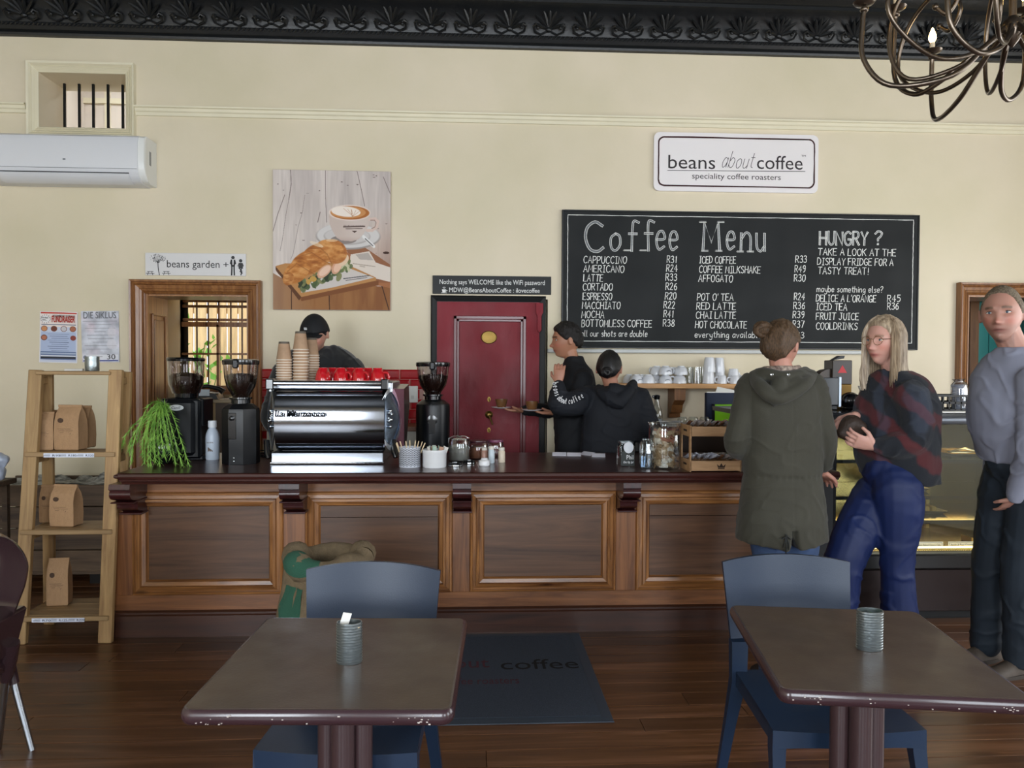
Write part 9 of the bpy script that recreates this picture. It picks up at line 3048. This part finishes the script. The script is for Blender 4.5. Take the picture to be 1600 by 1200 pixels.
for x in (fx0, fx1 - 0.025):
 obj('side_panel', MB().box((x, fy0 + 0.02, zd0), (x + 0.025, fd, zd1)), dks, df, 0, True)
obj('deck', MB().box((fx0 + 0.025, fy0 + 0.03, zd0), (fx1 - 0.025, fd - 0.03, zd0 + 0.015)), mat('fridge_deck', '6e6a58', rough=0.25, metal=0.4), df, 0, True)
obj('top_rail', MB().box((fx0 - 0.005, fy0 + 0.02, P(1480, 664, fy0).z), (fx1 + 0.005, fy0 + 0.13, P(1480, 651, fy0).z), 0.02, seg=3), grs, df, 40, True)
zt2 = P(1480, 645, fy0 + 0.05).z
obj('top_slab', MB().box((fx0 - 0.01, fy0 + 0.03, zt2 - 0.025), (fx1 + 0.01, fd + 0.02, zt2), 0.004), mat('fridge_top_black', '222429', rough=0.2, coat=0.3), df, 0, True)
glowm = mat('fridge_light', 'ffd98a', emit=6.0)
shz = [P(1480, y_, fy0 + 0.1).z for y_ in (722, 778, 815)]
shd = (0.30, 0.2, 0.12)
for z, off in zip(shz, shd):
 o = obj('glass_shelf', MB().box((fx0 + 0.03, fy0 + 0.06 + off * 0.3, z), (fx1 - 0.03, fd - 0.04, z + 0.008)), mat('shelf_glass_dark', '2a3230', rough=0.1, coat=0.4), df, 0, True)
 obj('shelf_edge', MB().box((fx0 + 0.03, fy0 + 0.055 + off * 0.3, z - 0.012), (fx1 - 0.03, fy0 + 0.06 + off * 0.3, z + 0.01)), dks, df, 0, True)
 obj('light_tube', MB().tube([(fx0 + 0.06, fd - 0.07, z - 0.02), (fx1 - 0.06, fd - 0.07, z - 0.02)], 0.008, 8), glowm, df, 40, True)
obj('light_tube', MB().tube([(fx0 + 0.06, fy0 + 0.16, zt2 - 0.04), (fx1 - 0.06, fy0 + 0.16, zt2 - 0.04)], 0.008, 8), glowm, df, 40, True)
obj('light_tube', MB().tube([(fx0 + 0.06, fy0 + 0.05, zd0 + 0.03), (fx1 - 0.06, fy0 + 0.05, zd0 + 0.03)], 0.006, 8), glowm, df, 40, True)
fl = bpy.data.lights.new('fridge_lamp', 'AREA')
fl.shape = 'RECTANGLE'
fl.size, fl.size_y, fl.energy, fl.color = 1.1, 0.05, 2.2, (1.0, 0.8, 0.45)
flo = bpy.data.objects.new('fridge_lamp', fl)
COL.objects.link(flo)
flo.location = ((fx0 + fx1) / 2, fy0 + 0.2, zt2 - 0.05)
flo.rotation_euler = (-0.3, 0, 0)
for px in (1456,):
 x = P(px, 750, fd - 0.1).x
 obj('shelf_upright', MB().box((x - 0.012, fd - 0.06, zd0), (x + 0.012, fd - 0.04, zt2)), mat('brass_upright', 'b59a5a', rough=0.3, metal=0.8), df, 0, True)
m = MB()
gp0 = [(fy0 + 0.015, zd0 + 0.02), (fy0 + 0.02, zd0 + 0.25), (fy0 + 0.05, zt2 - 0.08), (fy0 + 0.06, zt2 - 0.03)]
m.rings([[(x, y, z) for y, z in gp0] + [(x, y + 0.005, z) for y, z in reversed(gp0)] for x in (fx0 + 0.025, fx1 - 0.025)])
obj('front_glass', m, glass('fridge_glass', 'eef2ee', mix=0.9), df, 30, True)
m = MB()
x = fx0 + 0.03
while x < fx1 - 0.03:
 m.tube([(x, fy0 + 0.012, zd0 + 0.018), (x + 0.012, fy0 + 0.012, zd0 + 0.03)], 0.003, 5)
 x += 0.014
obj('rope_trim', m, mat('gold_rope', 'b59a4a', rough=0.35, metal=0.7), df, 50, True)['kind'] = 'stuff'
for pa, pb, py, txt, bc_, nm in ((1412, 1474, 834, 'New York to Stick Baked Cheese Cake', '3a56a8', 'white cake label with a blue border inside the fridge'), (1482, 1526, 836, 'Apple & Pear Crumble', '8c8c84', 'greyish cake label nearer the man inside the fridge')):
 a, b = P(pa, py, fy0 + 0.08), P(pb, py, fy0 + 0.08)
 t = thing('cake_label', nm, 'label', ((a.x + b.x) / 2, fy0 + 0.08, zd0 + 0.016))
 w_, h_ = (b.x - a.x) / 2, 0.04
 obj('card', MB().box((-w_, 0, 0), (w_, 0.002, h_), 0), mat('label_card', 'd0d8ec', rough=0.5), t, 0)
 m = MB()
 for p_, q_, r_, s_ in ((-w_ + .006, .005, w_ - .006, .007), (-w_ + .006, h_ - .007, w_ - .006, h_ - .005), (-w_ + .006, .005, -w_ + .008, h_ - .005), (w_ - .008, .005, w_ - .006, h_ - .005)): m.box((p_, -0.0006, q_), (r_, 0, s_))
 obj('border', m, mat('label_' + bc_, bc_, rough=0.6), t, 0)
 m = MB()
 lettering(m, txt, -w_ + 0.014, 0.015, w_ - 0.014, size=0.018, y=-0.0006)
 obj('lettering', m, black_gloss, t, 0)
cakem = mat('cake_crumb', 'c9a25e', rough=0.8, var=0.2, vscale=40)
k = 0
for px, li, w_, lab in ((1430, 0, 0.09, 'metal tray of pastries on the top fridge shelf behind the blonde person'), (1495, 0, 0.10, 'metal tray with tongs on the top fridge shelf near the man'), (1415, 1, 0.07, 'small iced cake block on the middle fridge shelf'), (1440, 2, 0.08, 'flat cake on the lowest glass fridge shelf')):
 z = shz[li] + 0.0085
 x = P(px, 760, fy0 + 0.4).x
 t = thing('cake_tray', lab, 'tray', (x, fy0 + 0.4, z))
 m = MB().rings([[(sx_ * a, sy_ * b_, zz) for sx_, sy_ in ((-1, -1), (1, -1), (1, 1), (-1, 1))] for a, b_, zz in ((w_, 0.1, 0), (w_ + 0.02, 0.12, 0.02), (w_ + 0.015, 0.115, 0.02), (w_ - 0.004, 0.096, 0.003))])
 obj('tray', m, steelb, t, 0)
 for j in range(3):
  obj('cake_slice', MB().box((-w_ * 0.8 + j * w_ * 0.55, -0.07, 0.004), (-w_ * 0.8 + j * w_ * 0.55 + w_ * 0.45, 0.06, 0.04), 0.006), cakem, t, 0)
m = MB().prism([(0, 0), (0.12, 0), (0.0, 0.035)], -0.05, 0.05)
solo('cake_wedge', m, mat('orange_cake', 'c8963c', rough=0.7), 'orange cake wedge at the bottom of the fridge near the man', 'cake', (P(1510, 830, fy0 + 0.25).x, fy0 + 0.25, zd0 + 0.016), smooth=0)
m = MB().tube([(0, 0, 0), (0.12, 0.03, 0.02), (0.22, 0.02, 0.0)], 0.006, 6).tube([(0, 0.02, 0), (0.12, 0.02, -0.004), (0.22, 0.03, 0.0)], 0.006, 6)
solo('tongs', m, steel, 'steel tongs lying on the top shelf of the fridge', 'tongs', (P(1478, 715, fy0 + 0.3).x, fy0 + 0.27, shz[0] + 0.042))
xq = P(1296, 800, fy0 - 0.02).x
ep = thing('end_cabinet', 'dark cabinet filling the gap between wooden bar and fridge', 'cabinet', ((cx1 + fx0) / 2, fy0 + 0.3, 0))
obj('body', MB().box((cx1 + 0.003, fy0 - 0.02, 0), (fx0 - 0.012, fd, zt2 - 0.03)), mat('end_dark', '1a1d22', rough=0.4), ep, 0, True)
obj('worktop', MB().box((cx1 - 0.35, fy0 + 0.14, zt2 - 0.028), (fx0 - 0.012, fd + 0.05, zt2)), mat('fridge_top_black', '222429'), ep, 0, True)
zt3 = zt2 + 0.0005
yy = fy0 + 0.3
x0_, x1_ = P(1282, 620, yy).x, P(1312, 620, yy).x
t = thing('till_screen', 'black till monitor with pale edge between green coat and blonde person', 'monitor', ((x0_ + x1_) / 2, yy, zt3))
hs_ = P(1300, 590, yy).z - zt3
obj('screen', MB().box((-0.07, 0, 0.03), (0.06, 0.03, hs_), 0.004), mat('screen_dark', '3a3d42', rough=0.2), t, 0)
obj('bezel', MB().box((0.052, -0.006, 0.02), (0.07, 0.036, hs_ + 0.006), 0.003), mat('bezel_pale', 'a8b4c4', rough=0.2, metal=0.3), t, 0)
obj('stand', MB().box((-0.05, 0.0, 0), (0.05, 0.1, 0.03), 0.006), blkmat, t, 0)
yy = fy0 + 0.5
x0_, x1_ = P(1298, 600, yy).x, P(1329, 600, yy).x
hh = P(1310, 563, yy).z - zt3
t = thing('grinder_box', 'brown and black machine carton with red triangle mark behind the till', 'box', ((x0_ + x1_) / 2, yy, zt3))
w_ = (x1_ - x0_) / 2
obj('upper_body', MB().box((-w_, -0.02, hh * 0.5), (w_, 0.1, hh), 0.004), mat('dark_brown_shell', '2e211b', rough=0.3), t, 0)
obj('lower_body', MB().box((-w_, -0.015, 0), (w_, 0.095, hh * 0.5), 0.003), mat('mustard_card', 'a5803a', rough=0.6), t, 0)
m = MB().rings([[(-w_ - 0.0 - 0.10 * math.sin(u), y_, hh * (0.2 + 0.62 * (1 - math.cos(u)) / 2 + 0.0)) for u in np.linspace(0, PI / 1.0, 10)] for y_ in (0.0, 0.09)])
obj('side_hopper', m, mat('brown_hopper', '4a3a2c', rough=0.3), t, 30)
m = MB().prism([(-0.03, hh * 0.74), (0.03, hh * 0.74), (0.0, hh * 0.74 + 0.05)], -0.0215, -0.0202)
obj('warning_triangle', m, mat('red_triangle', 'c8202a', rough=0.4), t, 0)
m = MB().prism([(-0.05, hh), (0.02, hh + 0.012), (0.025, hh + 0.03), (0.0, hh + 0.03), (-0.05, hh)], 0.0, 0.06)
obj('spout', m, blkmat, t, 0)
m = MB()
m.ball(P(1328, 622, fy0 + 0.38), (0.06, 0.06, 0.055), 16, 10)
c = P(1328, 637, fy0 + 0.38)
c.z = zt3
m = MB().ball((0, 0, 0.055), (0.065, 0.06, 0.055), 18, 10)
m.box((-0.05, -0.05, 0), (0.05, 0.05, 0.02), 0.01)
solo('black_bag', m, blkgloss, 'rounded glossy black lump beside the till screen', 'bag', c, smooth=60)
clearp = glass('clear_bag', 'eef0f4', mix=0.72)
c = P(1355, 640, fy0 + 0.36)
c.z = zt3
t = thing('cookie_bag', 'clear plastic bag of brown cookies on top of the fridge', 'bag', c)
m = MB()
m.rings([[(a_ * math.cos(u) * (1 + 0.06 * math.sin(5 * u + z * 40)), b_ * math.sin(u), z) for u in np.linspace(0, 2 * PI, 20, endpoint=False)] for a_, b_, z in ((0.05, 0.04, 0), (0.065, 0.05, 0.04), (0.06, 0.045, 0.09), (0.05, 0.03, 0.12), (0.062, 0.015, 0.15))])
obj('plastic', m, clearp, t, 60)
for k in range(5):
 obj('cookie', MB().lathe([(0.03, 0), (0.034, 0.006), (0.03, 0.012), (0, 0.014)], (0.004 * k - 0.008, 0, 0.006 + 0.013 * k), 14), mat('cookie_brown', '6d4a33', rough=0.8, var=0.3, vscale=60), t, 50)
yy = fy0 + 0.2
x0_, x1_ = P(1446, 630, yy).x, P(1521, 630, yy).x
hc_ = P(1480, 617, yy).z - zt3
t = thing('plastic_crate', 'black slotted plastic crate on top of the fridge', 'crate', ((x0_ + x1_) / 2, yy + 0.1, zt3))
w_ = (x1_ - x0_) / 2
obj('base', MB().box((-w_, -0.1, 0), (w_, 0.1, 0.006)), blkmat, t, 0)
for a, b, c_, d_ in ((-w_, -0.1, w_, -0.096), (-w_, 0.096, w_, 0.1)):
 for z0_, z1_ in ((0.006, 0.014), (hc_ * 0.45, hc_ * 0.58), (hc_ - 0.012, hc_)):
  obj('slat', MB().box((a, b, z0_), (c_, d_, z1_)), blkmat, t, 0)
 for k in range(9):
  x = -w_ + 2 * w_ * k / 8
  obj('upright', MB().box((x - 0.004, b, 0.006), (x + 0.004, d_, hc_ - 0.012)), blkmat, t, 0)
for x in (-w_, w_ - 0.004):
 obj('end_wall', MB().box((x, -0.096, 0.006), (x + 0.004, 0.096, hc_)), blkmat, t, 0)
lidp = mat('lid_white', 'c9ccd6', rough=0.35)
for nm, px, n0, tilt, lab in (('a', 1462, 10, 0.5, 'leaning'), ('b', 1503, 12, 0.05, 'upright')):
 c = P(px, 630, yy + 0.06)
 for k in range(n0):
  off = 0.008 + 0.013 * k
  lid = MB().lathe([(0.045, 0), (0.046, 0.004), (0.041, 0.008), (0.038, 0.012), (0, 0.012)], seg=22)
  if k == 0 and nm == 'a':
   lid0 = solo('foam_cup', lid, lidp, 'x', 'cup', smooth=40)
   o = lid0
  else: o = dup(lid0)
  o.location = (c.x - math.sin(tilt) * off, yy + 0.08, zt3 + 0.035 * (tilt > 0.2) + off * math.cos(tilt))
  o.rotation_euler = (0, -tilt, 0)
  o['label'] = '%s white foam cup in the %s bagged stack on the crate' % (('lowest', 'second', 'third', 'fourth', 'fifth', 'sixth', 'seventh', 'eighth', 'ninth', 'tenth', 'eleventh', 'topmost')[k], lab)
  o['group'] = 'stacked foam cups in the crate'
 m = MB()
 m.rings([[(0.052 * s_ * math.cos(u) * (1 + 0.07 * math.sin(4 * u + z * 50)), 0.052 * s_ * math.sin(u), z) for u in np.linspace(0, 2 * PI, 18, endpoint=False)] for s_, z in ((0.95, 0.0), (1, 0.05), (1, 0.13), (0.9, 0.155), (0.5, 0.175), (0.75, 0.19))])
 o = solo('plastic_sleeve', m, clearp, 'clear plastic sleeve around the %s stack of foam cups' % lab, 'bag', (c.x, yy + 0.08, zt3 + 0.008), smooth=60)
 o.rotation_euler = (0, -tilt, 0)
solo('paper_pad', MB().box((-0.14, -0.05, 0), (0.14, 0.05, 0.006)), paper, 'white paper sheet on the fridge in front of the crate', 'paper', (P(1478, 640, fy0 + 0.12).x, fy0 + 0.09, zt3), smooth=0)
# ================================================================ CHANDELIER
iron = mat('aged_iron', '6a5f54', rough=0.28, metal=0.9, var=0.15, vscale=20)
YC = 2.45
cc = P(1582, 40, YC)
chn = thing('chandelier', 'wrought iron chandelier with looping arms and lit candle bulbs', 'chandelier', (cc.x, cc.y, cc.z))
obj('stem', MB().tube([(0, 0, -0.03), (0, 0, 0.5), (0, 0, CEIL - cc.z)], [0.012, 0.012, 0.006], 10), iron, chn, 40)
obj('hub', MB().lathe([(0.004, -0.07), (0.02, -0.05), (0.035, -0.02), (0.03, 0.01), (0.012, 0.03)], seg=20), iron, chn, 50)
obj('ceiling_rose', MB().lathe([(0.06, CEIL - cc.z - 0.03), (0.05, CEIL - cc.z)], seg=20), iron, chn, 50)
waxm = mat('candle_sleeve', 'cdbfa6', rough=0.5)
bulb = mat('lit_bulb', 'ffcf7a', emit=14.0)
NA = 9
for k in range(NA):
 a = 2 * PI * k / NA + 0.15
 ca, sa = math.cos(a), math.sin(a)
 big = k % 2 == 0
 R_, dn, up_ = (0.46, -0.17, 0.08) if big else (0.37, -0.14, 0.16)
 prof_ = [(0.0, 0.0), (0.08, -0.06), (0.2, dn), (R_ - 0.08, dn - 0.015), (R_, dn * 0.5), (R_ + 0.004, up_ - 0.04), (R_, up_)]
 pts = cr([(ca * r + -sa * 0.05 * math.sin(r / R_ * PI), sa * r + ca * 0.05 * math.sin(r / R_ * PI), z) for r, z in prof_], 6)
 obj('arm', MB().tube(pts, 0.0085, 8), iron, chn, 60)
 prof_ = [(0.02, 0.0), (0.14, -0.1), (0.3, -0.12), (R_ * 0.98, 0.0), (R_ * 0.9, 0.16), (R_ * 0.6, 0.24), (R_ * 0.42, 0.15), (R_ * 0.5, 0.08), (R_ * 0.6, 0.11)]
 a2 = a + 0.33
 c2, s2 = math.cos(a2), math.sin(a2)
 m = MB().tube(cr([(c2 * r, s2 * r, z) for r, z in prof_], 6), 0.0075, 7)
 m.ball((c2 * R_ * 0.6, s2 * R_ * 0.6, 0.11), 0.011, 10, 7)
 obj('scroll', m, iron, chn, 60)
 e_ = V((ca * R_, sa * R_, up_))
 obj('collar', MB().ball(e_, (0.014, 0.014, 0.011), 12, 8), iron, chn, 60)
 obj('drip_pan', MB().lathe([(0.008, up_ + 0.012), (0.03, up_ + 0.018), (0.036, up_ + 0.026), (0.03, up_ + 0.022), (0.0, up_ + 0.018)], (e_.x, e_.y, 0), 20), iron, chn, 50)
 cn = obj('candle', MB().lathe([(0.009, up_ + 0.02), (0.009, up_ + 0.055), (0, up_ + 0.055)], (e_.x, e_.y, 0), 12), waxm, chn, 40)
 obj('bulb', MB().lathe([(0.006, 0), (0.014, 0.015), (0.013, 0.03), (0.004, 0.055), (0, 0.06)], (e_.x, e_.y, up_ + 0.055), 12), bulb, cn, 60)
